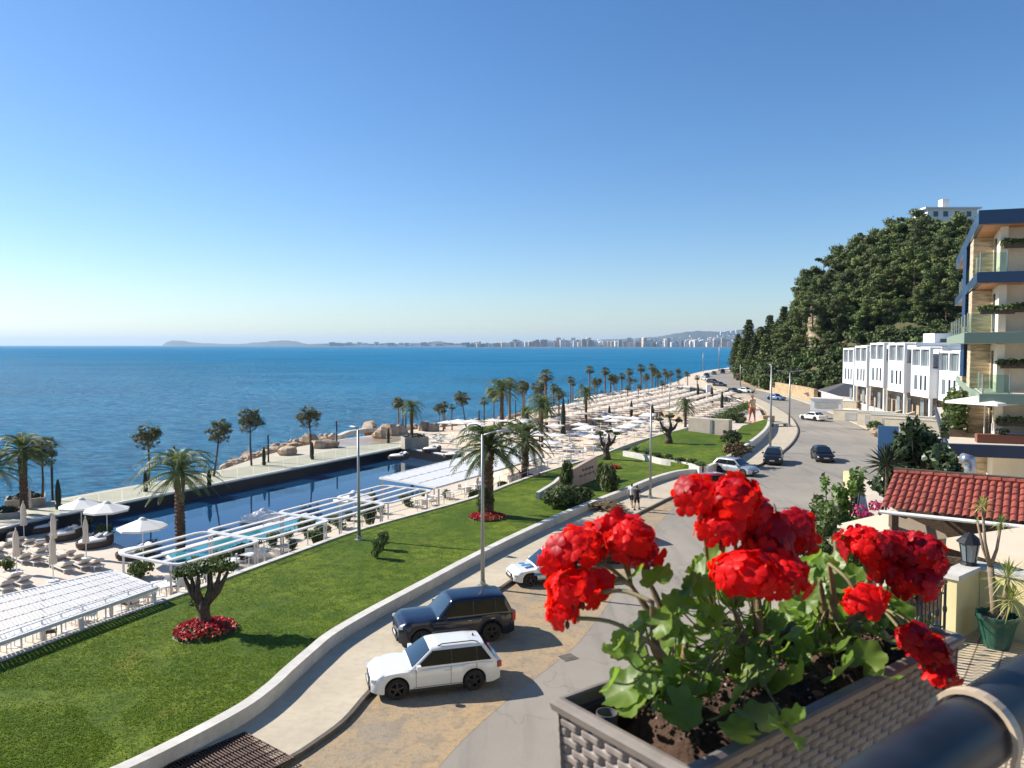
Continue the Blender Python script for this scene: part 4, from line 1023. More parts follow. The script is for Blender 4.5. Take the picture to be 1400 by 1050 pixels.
FC = [(1020, 537, 'white', -52, 'sedan', 'white car behind the giant figure, right of a dark one'), (1003, 538, 'navy', -52, 'sedan', 'dark car just left of the white car behind the giant figure'), (984, 528.5, 'black', -62, 'sedan', 'black car in the distant parked row, nearest of its row'),
      (974.5, 524, 'navy', -66, 'hatch', 'dark hatchback second in the distant parked row'), (965, 520, 'white', -75, 'hatch', 'white car at the left end of the distant parked row'), (966, 515, 'navy', -95, 'sedan', 'dark blue car at the bend of the distant parked row'),
      (976, 512, 'grey', -100, 'sedan', 'grey car in the distant parked row beyond the bend'), (988, 510.5, 'black', -100, 'van', 'black van in the distant parked row'), (999, 509, 'white', -100, 'van', 'white van in the distant parked row beside the black van'), (1007, 508.5, 'silver', -100, 'sedan', 'silver car farthest right in the distant row')]
for px, py, c_, hd, kd, lb in FC:
    car('parked_car', lb, P(px, py), hd, c_, 4.4, 1.8, 1.45 if kd != 'van' else 1.95, kd, detail=False)
# ================================================================ STREET LAMPS
M['lamp_head'] = mat('lamp_head_grey', (.35, .36, .37), .4, metal=.3)
def street_lamp(px, py, z, ty, label, arm=(1.5, 0), r=.075, double=False, name='street_lamp'):
    p = P(px, py, z); h = (py - ty) * p.y / F
    root = empty(name, p, label=label, cat='street lamp')
    MB().tube([(0, 0, 0), (0, 0, h * .5), (0, 0, h)], [r * 1.25, r, r * .7], 10).build('pole', M['pole'], root, smooth=True)
    MB().lathe([(.02, .0), (r * 3.2, 0), (r * 3.2, .04), (r * 1.8, .06), (r * 1.6, .25), (r, .27)], n=12).build('base_plate', M['pole'], root)
    for s in ((1, -1) if double else (1,)):
        a = Vector((arm[0] * s, arm[1] * s, 0)); d = a.normalized()
        MB().tube([(0, 0, h - .05), a * .5 + Vector((0, 0, h + .12)), a * .75 + Vector((0, 0, h + .15))], r * .5, 6).build('arm', M['pole'], root, smooth=True)
        an = math.atan2(a.y, a.x); hd = MB().lathe([(.01, -.05), (.12, -.05), (.14, 0), (.08, .05), (.01, .07)], n=10, M=Matrix.Translation(a * .9 + Vector((0, 0, h + .15))) @ Matrix.Rotation(an, 4, 'Z') @ Matrix.Diagonal((3.0, 1, 1, 1)))
        hd.build('lamp_head', M['lamp_head'], root, smooth=True)
street_lamp(491, 738, .35, 585, 'tall street lamp at the lawn edge in front of the black pool', arm=(-.35, .3), r=.085)
street_lamp(660, 801, .13, 590, 'tall street lamp on the sidewalk right behind the dark SUV', arm=(1.15, .2), r=.085)
street_lamp(889, 681, .13, 553, 'street lamp on the sidewalk next to the two walkers', arm=(-.5, .4), r=.085)
street_lamp(1053, 617, .13, 500, 'tall street lamp on the sidewalk just behind the dark car at the kerb', arm=(.3, 1.5), r=.11, double=False)
street_lamp(1079, 582, .13, 508, 'double armed street lamp on the far curve of the sidewalk', arm=(1.9, .4), r=.12, double=True)
street_lamp(915, 577, ZB, 524, 'thin lamp post rising among the tan beach parasols', arm=(.4, .1), r=.09)
street_lamp(961, 508, 0, 482, 'far lamp post against the sea left of the distant cars', arm=(1.8, 0), r=.16)
street_lamp(983, 507, 0, 470, 'tallest far lamp post against the sea', arm=(1.2, 0), r=.18)
street_lamp(1012, 528, 0, 497, 'far lamp post beside the distant parked cars', arm=(-1.5, 0), r=.12)
# dark promenade posts
post_r = empty('lamp_post'); post_r['category'] = 'lamp post'
MB().tube([(0, 0, 0), (0, 0, 3.0)], .085, 8).build('post', M['dark_metal'], post_r); MB().lathe([(.16, 0), (.16, .06), (.02, .06)], n=10).build('base_plate', M['dark_metal'], post_r)
MB().lathe([(.1, 3.0), (.1, 3.12), (.0, 3.14)], n=8).build('lamp_head', M['lamp_head'], post_r)
for i, (px, py, ty, lb) in enumerate([(367, 632, 593, 'slim dark lamp post right of the round pine on the promenade'), (72, 684, 630, 'slim dark lamp post right of the left young pine'), (239, 660, 608, 'slim dark lamp post behind the pool palm'),
        (460.5, 612, 574, 'slim dark lamp post in front of the small lagoon'), (705, 574, 546, None), (777, 562, 545, None), (787, 556, 540, None), (555, 592, 565, None), (835, 545, 525, None), (899, 535, 515, None), (655, 584, 560, None)]):
    p = P(px, py, ZP); h = (py - ty) * p.y / F
    place(post_r, lb or 'slim dark lamp post on the far shore promenade', 'dark promenade lamp posts', p, rz=0, sc=(1.1, 1.1, h / 3.1))
# ================================================================ PEOPLE
def skin_obj(name, joints, edges, radii, m, parent, sub=2):
    me = bpy.data.meshes.new(name); me.from_pydata(joints, edges, []); me.materials.append(m)
    o = bpy.data.objects.new(name, me); COL.objects.link(o)
    md = o.modifiers.new('s', 'SKIN'); md.use_smooth_shade = True
    for i, v in enumerate(me.skin_vertices[0].data if me.skin_vertices else []): pass
    if not me.skin_vertices:
        bpy.context.view_layer.objects.active = o
    sv = me.skin_vertices[0].data if me.skin_vertices else None
    if sv:
        for i, r in enumerate(radii): sv[i].radius = (r, r) if not hasattr(r, '__len__') else r
        sv[0].use_root = True
    s = o.modifiers.new('d', 'SUBSURF'); s.levels = sub; s.render_levels = sub
    if parent: o.parent = parent; KIDS.setdefault(parent.name, []).append(o)
    return o
def limb(mb, pts, rad, n=10): mb.tube(smooth_line(pts, 4), [rad[0] + 0 for _ in range(1)] if False else None, n) if False else None
def tapered(mb, pts, rads, n=10, mi=0):
    """smooth tapering tube through joints"""
    sm = smooth_line([Vector((*p, )) for p in pts], 4); rs = []
    for i in range(len(rads) - 1):
        for j in range(4): t = j / 4; rs.append(rads[i] * (1 - t) + rads[i + 1] * t)
    rs.append(rads[-1]); mb.tube(sm, rs, n, mi); return mb
def person(px, py, z, label, head_az, step=.18, shirt=None, legs=None, skin=None, hair=None, scale=1.0, shoes=None, sleeve=True, name='person', cat='person', bag=None, arm=.1):
    p = P(px, py, z); root = empty(name, p, R(head_az), label=label, cat=cat); root.scale = (scale,) * 3
    # local: facing +x ; 1.72 m
    b = MB()
    for s, f in ((1, step), (-1, -step)):
        tapered(b, [(0, s * .09, .9), (f * .55 + .03, s * .095, .48), (f, s * .095, .09)], [.088, .06, .04], 10)
        tapered(b, [(f - .06, s * .095, .045), (f + .06, s * .1, .04), (f + .17, s * .105, .03)], [.042, .045, .025], 8)
        tapered(b, [(0, s * .19, 1.40), (-f * arm * 3 - .02, s * .25, 1.13), (-f * arm * 5 + .06, s * .255, .87)], [.052, .04, .03], 8)
        for k in range(4): tapered(b, [(-f * arm * 5 + .05 + k * .017, s * .257, .865), (-f * arm * 5 + .06 + k * .018, s * .26, .81), (-f * arm * 5 + .075 + k * .016, s * .252, .775 - (k % 3) * .006)], [.011, .01, .007], 6)
        tapered(b, [(-f * arm * 5 + .085, s * .245, .86), (-f * arm * 5 + .12, s * .235, .82)], [.012, .008], 6)
        b.lathe([(.0, -.055), (.028, -.04), (.038, 0), (.028, .04), (0, .055)], c=(-f * arm * 5 + .07, s * .255, .85), n=8)
    rows = []
    for zz, wx, wy, ox in ((.84, .1, .15, 0), (.92, .115, .17, -.01), (1.02, .1, .15, 0), (1.15, .1, .145, .01), (1.28, .115, .175, .01), (1.38, .11, .19, 0), (1.44, .075, .13, 0), (1.47, .05, .055, 0), (1.55, .046, .048, .01)):
        rows.append([(ox + math.cos(a) * wx, math.sin(a) * wy, zz) for a in [2 * math.pi * k / 14 for k in range(14)]])
    b.grid(rows, closed=True)
    hr = []
    for t in range(0, 11):
        an = math.pi * t / 10; zz = 1.625 - math.cos(an) * .12; rr__ = math.sin(an)
        hr.append([(.012 + math.cos(a) * rr__ * .095 + (.012 if abs(a) < .3 and 4 <= t <= 5 else 0), math.sin(a) * rr__ * .075 * (.85 if t < 4 else 1), zz) for a in [2 * math.pi * k / 14 for k in range(14)]])
    b.grid(hr, closed=True)
    b.tube([(.1, 0, 1.635), (.125, 0, 1.605), (.105, 0, 1.6)], [.008, .014, .01], 6)
    for s in (-1, 1): b.lathe([(0, -.025), (.012, 0), (0, .03)], c=(.01, s * .08, 1.62), n=6)
    b.build('body', skin, root, smooth=True)
    f = MB()
    for s in (-1, 1): f.lathe([(0, -.008), (.011, 0), (0, .008)], c=(.1, s * .032, 1.645), n=6)
    f.box((.103, 0, 1.572), (.01, .04, .008)); f.build('face', M['dark_metal'], root)
    if hair:
        h = MB(); rows = []
        for t in range(0, 8):
            an = math.pi * t / 10; zz = 1.637 + math.cos(an) * .122; q = math.sin(an)
            rows.append([(-.008 + math.cos(a) * q * .1 * (1 if math.cos(a) < .4 or t < 3 else .72), math.sin(a) * q * .086, zz) for a in [2 * math.pi * k / 14 for k in range(14)]])
        h.grid(rows, closed=True); h.build('hair', hair, root, smooth=True)
    if shirt:
        c = MB(); rows = []
        for zz, wx, wy, ox in ((.88, .13, .175, 0), (1.02, .12, .165, 0), (1.15, .115, .16, .01), (1.28, .13, .19, .01), (1.39, .12, .2, 0), (1.45, .085, .14, 0), (1.475, .06, .07, 0)):
            rows.append([(ox + math.cos(a) * wx, math.sin(a) * wy, zz) for a in [2 * math.pi * k / 14 for k in range(14)]])
        c.grid(rows, closed=True)
        for s, ff in ((1, step), (-1, -step)): c.tube([(0, s * .17, 1.42), (-ff * arm * 2, s * .235, 1.24)], [.075, .062], 9)
        c.build('shirt', shirt, root, smooth=True)
    if legs:
        c = MB()
        rows = [[(math.cos(a) * wx, math.sin(a) * wy, zz) for a in [2 * math.pi * k / 14 for k in range(14)]] for zz, wx, wy in ((.8, .12, .165), (.9, .13, .18), (1.0, .115, .16))]
        c.grid(rows, closed=True)
        for s, ff in ((1, step), (-1, -step)): tapered(c, [(0, s * .09, .88), (ff * .5 + .02, s * .095, .52)], [.108, .085], 10)
        c.build('shorts', legs, root, smooth=True)
    if shoes:
        c = MB()
        for s, ff in ((1, step), (-1, -step)): tapered(c, [(ff - .09, s * .095, .045), (ff + .06, s * .1, .045), (ff + .19, s * .105, .035)], [.05, .055, .035], 8)
        c.build('shoe', shoes, root, smooth=True)
    return root
M['skin'] = mat('skin', (.42, .24, .16), .6); M['hair'] = mat('dark_hair', (.03, .02, .015), .6)
M['dark_cloth'] = mat('dark_cloth', (.02, .02, .025), .9); M['white_cloth'] = mat('white_cloth', (.65, .63, .6), .9)
person(863.5, 693, .13, 'person in white top and dark shorts walking left of the person in black', 60, .2, M['white_cloth'], M['dark_cloth'], M['skin'], M['hair'], shoes=M['white_cloth'])
person(870.5, 697, .13, 'person in black top and shorts walking on the sidewalk, the right one of two', 60, -.2, M['dark_cloth'], M['dark_cloth'], M['skin'], M['hair'], shoes=M['dark_cloth'], scale=1.03)
M['orange_leg'] = mat('orange_painted_statue', (.55, .14, .06), .6); M['statue_body'] = mat('pale_yellow_statue', (.6, .45, .28), .6)
person(1028, 577, .6, 'giant painted figure with orange legs, pale torso and dark head on the raised terrace', -70, .16, M['statue_body'], M['orange_leg'], M['orange_leg'], M['dark_metal'], scale=2.35, name='statue', cat='statue', shoes=M['orange_leg'])
# steel grating
gr = empty('steel_grating', (0, 0, 0), label='rusty brown steel grating across the sidewalk at the bottom edge', cat='grating')
M['rust'] = mat('rusty_steel', (.12, .06, .04), .7, col2=(.05, .03, .02), scale=5, metal=.3)
q = [P(215, 1050, .17), P(335, 1001, .17), P(385, 1048, .17), P(270, 1100, .17)]
q[0] = P(205, 1056, .17)
b1 = MB(); b2 = MB()
ux = (q[1] - q[0]); uy = (q[3] - q[0])
for i in range(31):
    a = q[0] + ux * i / 30; b_ = a + uy; b1.tube([a, b_], .022, 4)
for j in range(7):
    a = q[0] + uy * j / 6; b2.tube([a, a + ux], .03, 4)
b1.build('bar', M['rust'], gr); b2.build('cross_bar', M['rust'], gr)
MB().prism([(v.x, v.y) for v in q], .1, .138).build('pit', M['dark_metal'], gr)  # thin dark sheet, stands for the shade below the bars
# ================================================================ POOL TERRACE
def parasol(name, r_, h, m, n=8, rise=.5, pole_r=.03, sides_drop=.12, open_=True, base=True):
    root = empty(name); c = MB()
    ring = [(r_ * math.cos(2 * math.pi * (k + .5) / n), r_ * math.sin(2 * math.pi * (k + .5) / n)) for k in range(n)]
    vs = [(0, 0, h + rise)] + [(x, y, h) for x, y in ring] + [(x * 1.005, y * 1.005, h - sides_drop) for x, y in ring] + [(0, 0, h + rise - .05)] + [(x * .99, y * .99, h - .03) for x, y in ring]
    fs = []
    for k in range(n):
        a, b = 1 + k, 1 + (k + 1) % n
        fs += [(0, a, b), (a, a + n, b + n, b), (2 * n + 1, 2 * n + 2 + (k + 1) % n, 2 * n + 2 + k)]
    c.add(vs, fs)
    c.lathe([(r_ * .16, h + rise - .06), (r_ * .1, h + rise + .02), (.01, h + rise + .07)], n=n)
    c.build('canopy', m, root); p = MB()
    p.tube([(0, 0, 0), (0, 0, h + rise)], pole_r, 7); 
    for x, y in ring: p.tube([(0, 0, h + rise - .12), (x * .97, y * .97, h - .02)], .012, 4, caps=False)
    p.build('pole', M['white'], root)
    if base: MB().lathe([(.02, .08), (.3, .06), (.32, 0)], n=12).build('base', M['white'], root)
    return root
def closed_parasol(name, h=2.7):
    root = empty(name); c = MB(); r = random.Random(4); rows = []
    for z, w in ((h * .38, .17), (h * .45, .19), (h * .6, .13), (h * .78, .15), (h * .9, .1), (h, .02)):
        rows.append([(math.cos(a) * w * (1 + .25 * math.cos(a * 6)), math.sin(a) * w * (1 + .25 * math.cos(a * 6)), z) for a in [2 * math.pi * k / 24 for k in range(24)]])
    c.grid(rows, closed=True); c.build('canopy', M['fabric_beige'], root, smooth=True)
    MB().tube([(0, 0, 0), (0, 0, h + .08)], .03, 7).build('pole', M['white'], root); MB().lathe([(.02, .1), (.3, .08), (.32, 0)], n=10).build('base', M['white'], root); return root
def sun_lounger(name='sun_lounger', m='fabric_beige', split=False):
    root = empty(name); f = MB(); f.box((0, 0, .26), (1.95, .66, .05))
    f.build('frame', M['white'], root); l = MB()
    for x in (-.85, .85):
        for y in (-.28, .28):
            l.box((x, y, .12), (.05, .05, .24))
            if split: l.build('leg', M['white'], root); l = MB()
    if not split: l.build('leg', M['white'], root)
    c = MB(); c.box((-.33, 0, .33), (1.28, .6, .09)); c.box((0, 0, 0), (.72, .6, .09), M=Matrix.Translation((.6, 0, .47)) @ Matrix.Rotation(-R(28), 4, 'Y')); c.build('mattress', M[m], root)
    MB().box((0, 0, 0), (.2, .4, .08), M=Matrix.Translation((.8, 0, .64)) @ Matrix.Rotation(-R(28), 4, 'Y')).build('pillow', M['fabric_white'], root); return root
def daybed():
    root = empty('daybed'); b = MB(); rows = []
    for z, w in ((0, .95), (.12, 1.08), (.45, 1.12)):
        rows.append([(math.cos(a) * w * 1.15, math.sin(a) * w * .8, z) for a in [2 * math.pi * k / 24 for k in range(24)]])
    for z, w in ((.48, 1.06), (.35, 1.0)): rows.append([(math.cos(a) * w * 1.15, math.sin(a) * w * .8, z) for a in [2 * math.pi * k / 24 for k in range(24)]])
    b.grid(rows, closed=True); 
    # raised back
    rows = []
    for z, e in ((.44, 1.0), (.75, .98)): rows.append([(math.cos(a) * 1.28 * e, math.sin(a) * .9 * e, z) for a in [R(-70) + R(140) * k / 12 for k in range(13)]])
    b.grid(rows); b.build('base', M['wicker'], root)
    c = MB().lathe([(.0, .62), (.85, .6), (.97, .52), (.97, .4)], n=20); c.v = [(x * 1.12, y * .78, z) for x, y, z in c.v]; c.build('cushion', M['fabric_white'], root, auto=50)
    for x, y, a in ((.75, .25, .4), (.8, -.25, ZB - .2), (.3, .1, .1)): MB().box((0, 0, 0), (.45, .45, .14), M=Matrix.Translation((x, y, .72)) @ Matrix.Rotation(a, 4, 'Z') @ Matrix.Rotation(-.4, 4, 'Y')).build('pillow', M['grey_cloth'] if x < .5 else M['fabric_white'], root)
    return root
def table(name='table', m='white', s=.8):
    root = empty(name); MB().box((0, 0, .74), (s, s, .04)).build('table_top', M[m], root); MB().tube([(0, 0, .02), (0, 0, .72)], .035, 6).box((0, 0, .015), (s * .6, s * .6, .03)).build('pedestal', M['white'], root); return root
def chair(name='chair', m='fabric_white', split=False):
    root = empty(name); MB().box((0, 0, .45), (.46, .48, .06)).build('seat', M[m], root); MB().box((-.22, 0, .68), (.05, .48, .42)).box((0, .24, .62), (.44, .04, .05)).box((0, -.24, .62), (.44, .04, .05)).build('backrest', M['white'], root)
    l = MB()
    for x in (-.2, .2):
        for y in (-.22, .22):
            l.box((x, y, .31 if x > 0 else .21), (.035, .035, .62 if x > 0 else .42))
            if split: l.build('leg', M['white'], root); l = MB()
    if not split: l.build('leg', M['white'], root)
    return root
def mk(o, cat): o['category'] = cat; return o
Z0 = ZD
PWH = mk(parasol('parasol', 1.5, 2.25, M['fabric_white'], 8, .55), 'parasol')
PCL = mk(closed_parasol('closed_parasol'), 'parasol'); LNG = mk(sun_lounger(split=True), 'sun lounger'); DAY = mk(daybed(), 'daybed'); TB = mk(table(), 'table'); CH2 = mk(chair('chair', 'wicker', True), 'chair'); CH_ = mk(chair(split=True), 'chair'); CHF = merge_proto(mk(chair(), 'chair'))
for px, by, lb in [(112, 734, 'open white parasol, leftmost of the three beside the wicker daybeds'), (147, 740, 'open white parasol in the middle of the three beside the daybeds'), (196, 768, 'open white parasol, nearest the palm of the three at the pool end'),
        (361, 752, 'white parasol poking up through the pergola, left of the lamp post'), (484, 722, 'white parasol through the pergola right beside the lamp post')]:
    z0 = Z0 + (0 if px < 300 else 0); place(PWH, lb, 'open white parasols by the pool', P(px, by, z0), sc=1.0)
for px, by, lb in [(33, 738, 'closed beige parasol beside the left stone planter'), (74, 757, 'closed beige parasol in front of the middle wicker daybed'), (118, 764, 'closed beige parasol in front of the right wicker daybed'),
        (23, 784, 'closed beige parasol among the left loungers'), (73, 795, 'closed beige parasol behind the slatted canopy'), (40, 712, 'closed beige parasol directly before the stone planter')]:
    place(PCL, lb, 'closed beige parasols', P(px, by, Z0), sc=1.0)
for px, by, lb, rz in [(56, 727, 'wicker daybed nearest the stone planter', .9), (88, 737, 'wicker daybed in the middle of the row', .9), (130, 747, 'wicker daybed right of the row by the white parasol', .9), (186, 762, 'wicker daybed at the pergola corner', .6), (545, 628, None, .3), (620, 626, None, .4), (590, 618, None, .4)]:
    place(DAY, lb or 'small far wicker daybed on the terrace behind the pool', 'wicker daybeds', P(px, by, Z0 if px < 500 else ZB), rz=rz, sc=.95)
LN = [(12, 738), (22, 745), (6, 752), (36, 748), (48, 752), (18, 762), (52, 760), (62, 755), (78, 770), (90, 764), (100, 770), (66, 772), (110, 776), (86, 780), (14, 796), (4, 806), (28, 800), (126, 776), (-8, 760), (-20, 745), (44, 770), (30, 768)]
for i, (px, by) in enumerate(LN):
    place(LNG, 'cushioned pale lounger on the sun deck left of the pool', 'loungers on the left sun deck', P(px, by, Z0), rz=R(-40) + (i % 3) * .04, sc=1.0)
# --- pergola with open beams
a0 = P(159, 757, 1.0); a1 = P(525, 663, 1.0); ax = (a1 - a0); LP_ = ax.length; ax.normalize(); wx = Vector((ax.y, -ax.x, 0)).normalized()
def pergola(label, Wd=4.7):
    root = empty('pergola', a0, 0, label=label, cat='pergola')
    b = MB(); p = MB(); cr = MB()
    mods = 4; ml = LP_ / mods
    for k in range(mods):
        s0 = k * ml + .05; s1 = (k + 1) * ml - .15
        for j in range(5):
            w = Wd * j / 4
            A = ax * s0 + wx * w; B = ax * s1 + wx * w
            if j in (0, 4):
                ins = .5 ; sg = 1 if j == 0 else -1
                b.ribbon([(v.x, v.y) for v in [A + wx * ins * sg, A + wx * ins * .3 * sg + ax * .15, A + ax * ins, B - ax * ins, B + wx * ins * .3 * sg - ax * .15, B + wx * ins * sg]], .24, -.05, .04)
            else: b.ribbon([(v.x, v.y) for v in (A + ax * .13, B - ax * .13)], .3, -.035, .035)
        for s in (s0, s1):
            A = ax * s + wx * .5; B = ax * s + wx * (Wd - .5); b.ribbon([(v.x, v.y) for v in (A, B)], .22, -.045, .045)
            for w in (.5, Wd - .5): q = ax * s + wx * w; MB().box((q.x, q.y, -1.38), (.09, .09, 2.6)).build('post', M['canopy_white'], root)
    b.build('beam', M['canopy_white'], root)
pergola('long open white pergola of flat beams over the near side of the pool')
def canopy(A, B, C, D, z, label, slat, name='canopy', gap=.0, panels=5):
    """roof with corners A-B along the pool side, D-C along the lawn side"""
    root = empty(name, label=label, cat='canopy'); m_ = MB(); f = MB()
    for k in range(panels):
        t0, t1 = k / panels + .012, (k + 1) / panels - .012
        a, d = A.lerp(D, t0), A.lerp(D, t1); b, c = B.lerp(C, t0), B.lerp(C, t1)
        n = int((b - a).length / slat)
        for i in range(n):
            s0, s1 = i / n, (i + 1 - gap) / n
            q = [a.lerp(b, s0), a.lerp(b, s1), d.lerp(c, s1), d.lerp(c, s0)]
            m_.prism([(v.x, v.y) for v in q], z - .03, z + .0 + (.015 if i % 2 else 0))
    for (p, q) in ((A, B), (B, C), (C, D), (D, A)): f.ribbon([(p.x, p.y), (q.x, q.y)], .12, z - .11, z + .03)
    for t in (0, .33, .66, 1.0):
        for e0, e1 in ((A, B), (D, C)):
            v = e0.lerp(e1, min(.985, max(.015, t))); MB().box((v.x, v.y, (z - .2 + Z0) / 2), (.13, .13, z - .2 - Z0)).build('post', M['canopy_white'], root)
    m_.build('slat_roof', M['canopy_white'], root); f.build('frame', M['canopy_white'], root)
canopy(P(155, 780, 1.05), P(-190, 858, 1.05), P(-190, 945, 1.05), P(215, 803, 1.05), 1.05, 'white slatted flat canopy entering from the left border', .16, gap=.3)
canopy(P(519, 653, 1.3), P(706, 607, 1.3), P(742, 625, 1.3), P(597, 666, 1.3), 1.3, 'solid white flat canopy right of the open pergola', .5, gap=.02, panels=3)
# --- tables, chairs, bushes in planters under and in front of the pergolas
def local(s, w): return a0 + ax * s + wx * w
cn = 0
for s in [x * 1.3 - 2 for x in range(0, 34)]:
    for w in (.8, 2.0, 3.2, 4.2, 5.2, 6.2, 7.2, 8.2):
        q = local(s + rnd.uniform(-.3, .3), w + rnd.uniform(-.3, .3)); q.z = Z0
        px = 700 + q.x / q.y * F; py = 472 + (12 - Z0) / q.y * F
        # stay left of the lawn edge
        ok = False
        for (xa, ya), (xb, yb) in zip(LAWN, LAWN[1:]):
            if xa <= px <= xb: ok = py < ya + (yb - ya) * (px - xa) / (xb - xa) - 3
        if not ok: continue
        place(TB, 'small white table in the crowded furniture between pergola and lawn', 'white tables of the terrace', q, rz=rnd.uniform(0, 1.5))
        for k in range(2):
            a = rnd.uniform(0, 6.28); v = q + Vector((math.cos(a), math.sin(a), 0)) * .75
            place(CH_ if rnd.random() < .7 else CH2, 'white armchair among the terrace tables in front of the pergola' if True else '', 'armchairs of the terrace', v, rz=a + math.pi); cn += 1
for i, (px, py) in enumerate([(20, 884), (45, 876), (60, 872), (90, 862), (110, 852), (125, 852), (150, 842), (175, 836), (205, 826), (228, 818), (70, 876), (5, 893)]):
    place(TB if i % 3 == 0 else (CH2 if i % 3 == 1 else CH_), ('small white table at the lawn side of the left slatted canopy', 'wicker seated armchair at the lawn side of the left slatted canopy', 'white armchair at the lawn side of the left slatted canopy')[i % 3], ('tables by the left canopy', 'wicker armchairs by the left canopy', 'armchairs by the left canopy')[i % 3], P(px, py, Z0), rz=i * 1.3)
# --- railing of posts between terrace and lawn
rl = empty('railing', label='white two bar railing on posts along the lawn edge of the terrace', cat='railing'); b = MB(); pp_ = MB()
pts = [p + Vector((-.25, .1, 0)) for p in lawn_l if -30 < p.x and p.y < 98]
acc = 0; last = None
for i in range(len(pts) - 1):
    for zz in (.8, 1.2): b.tube([Vector((pts[i].x, pts[i].y, zz)), Vector((pts[i + 1].x, pts[i + 1].y, zz))], .018, 5, caps=False)
    n = max(1, round((pts[i + 1] - pts[i]).length / 2.2))
    for k in range(n): q = pts[i].lerp(pts[i + 1], k / n); MB().box((q.x, q.y, .2), (.05, .05, 2.0)).build('post', M['white'], rl)
b.build('rail', M['white'], rl)
# --- stone planters
M['planter_stone'] = mat('planter_stone', (.36, .32, .27), .85, col2=(.28, .25, .21), scale=1.5, bump=.2, bscale=10)
def planter(p, sx, sy, h, label, rz=R(-45)):
    root = empty('stone_planter', p, rz, label=label, cat='planter'); b = MB()
    t = .15
    for c, d in (((0, sy / 2 - t / 2, h / 2), (sx, t, h)), ((0, -sy / 2 + t / 2, h / 2), (sx, t, h)), ((sx / 2 - t / 2, 0, h / 2), (t, sy - 2 * t, h)), ((-sx / 2 + t / 2, 0, h / 2), (t, sy - 2 * t, h))): b.box(c, d)
    b.box((0, 0, h / 2 - .1), (sx - 2 * t, sy - 2 * t, h - .2)); b.build('box', M['planter_stone'], root)
    f = MB(); r = random.Random(2); clump(f, r, Vector((0, 0, h)), sx * .42, 500, .25, .25, shell=.1); f.build('foliage', M['cypress'], root)
planter(P(36, 706, ZD), 2.7, 2.4, 1.6, 'big square stone planter at the foot of the left palm', rz=R(30))
planter(P(5, 722, ZD), 2.2, 2.2, 1.3, 'stone planter cut by the left border', rz=R(30))
planter(P(567, 612, ZP), 3.0, 2.4, 1.4, 'square pale stone planter with a palm at the far pool corner', rz=R(20))
# ================================================================ BEACH
TAN = mk(parasol('parasol', 1.45, 2.1, M['fabric_beige'], 8, .38, base=False), 'parasol')
SQW = mk(parasol('parasol', 1.7, 2.3, M['fabric_white'], 4, .28, base=False), 'parasol')
BL = merge_proto(mk(sun_lounger('sun_lounger', 'fabric_beige'), 'sun lounger')); WL = merge_proto(mk(sun_lounger('sun_lounger', 'fabric_white'), 'sun lounger'))
def inpoly(x, y, poly):
    c = False; n = len(poly); j = n - 1
    for i in range(n):
        if (poly[i][1] > y) != (poly[j][1] > y) and x < (poly[j][0] - poly[i][0]) * (y - poly[i][1]) / (poly[j][1] - poly[i][1]) + poly[i][0]: c = not c
        j = i
    return c
TANP = [(735, 582), (800, 556), (868, 545), (925, 536), (985, 545), (1020, 552), (965, 575), (930, 582), (880, 573), (850, 582), (745, 600)]
def rows_in(poly, du, dv, ang, z):
    w = [P(a, b, z) for a, b in poly]; pl_ = [(p.x, p.y) for p in w]
    u = Vector((math.cos(ang), math.sin(ang))); v = Vector((-u.y, u.x)); us = [p.x * u.x + p.y * u.y for p in w]; vs = [p.x * v.x + p.y * v.y for p in w]; out = []
    i = min(us)
    while i < max(us):
        j = min(vs)
        while j < max(vs):
            q = u * i + v * j
            if inpoly(q.x, q.y, pl_): out.append(Vector((q.x, q.y, z)))
            j += dv
        i += du
    return out
A_ = R(64)
pts = rows_in(TANP, 4.3, 3.9, A_, ZB)
print('tan parasols', len(pts))
for i, q in enumerate(pts[:290]):
    place(TAN, 'tan beach parasol in the dense rows in front of the palms', 'tan beach parasols', q + Vector((rnd.uniform(-.2, .2), rnd.uniform(-.2, .2), 0)), rz=R(20) + rnd.uniform(-.1, .1))
k = 0
for q in pts[:200]:
    if k < 280 and q.y < 175:
        place(BL, 'tan cushioned lounger in the shade of the tan beach parasols', 'loungers under the tan parasols', q + Vector((1.0, -1.3, 0)), rz=R(140)); k += 1
WHP = [(560, 600), (640, 592), (720, 590), (752, 600), (850, 584), (890, 574), (925, 585), (850, 608), (800, 626), (745, 642), (710, 648), (745, 622), (705, 604), (645, 616)]
pts = rows_in(WHP, 2.5, 2.2, A_, ZB)
print('white spots', len(pts)); kk = [0] * 5
for i, q in enumerate(pts[:1000]):
    q = q + Vector((rnd.uniform(-.3, .3), rnd.uniform(-.3, .3), 0)); k = rnd.choice((0, 1, 1, 2, 2, 3, 3)) if q.y > 74 else rnd.choice((0, 1, 1, 3))
    if kk[k] > 280: continue
    kk[k] += 1
    if k == 0: place(TB, 'white table on the white furnished terrace beyond the canopy', 'white tables of the far terrace', q, rz=.3)
    elif k == 1: place(WL, 'white lounger on the white furnished terrace beyond the canopy', 'white loungers of the far terrace', q, rz=R(-30))
    elif k == 2: place(CHF, 'white armchair on the white furnished terrace beyond the canopy', 'white armchairs of the far terrace', q, rz=rnd.uniform(0, 6))
    elif k == 3: place(SQW, 'square white parasol on the white furnished terrace beyond the canopy', 'square white parasols', q, rz=A_, sc=.85)
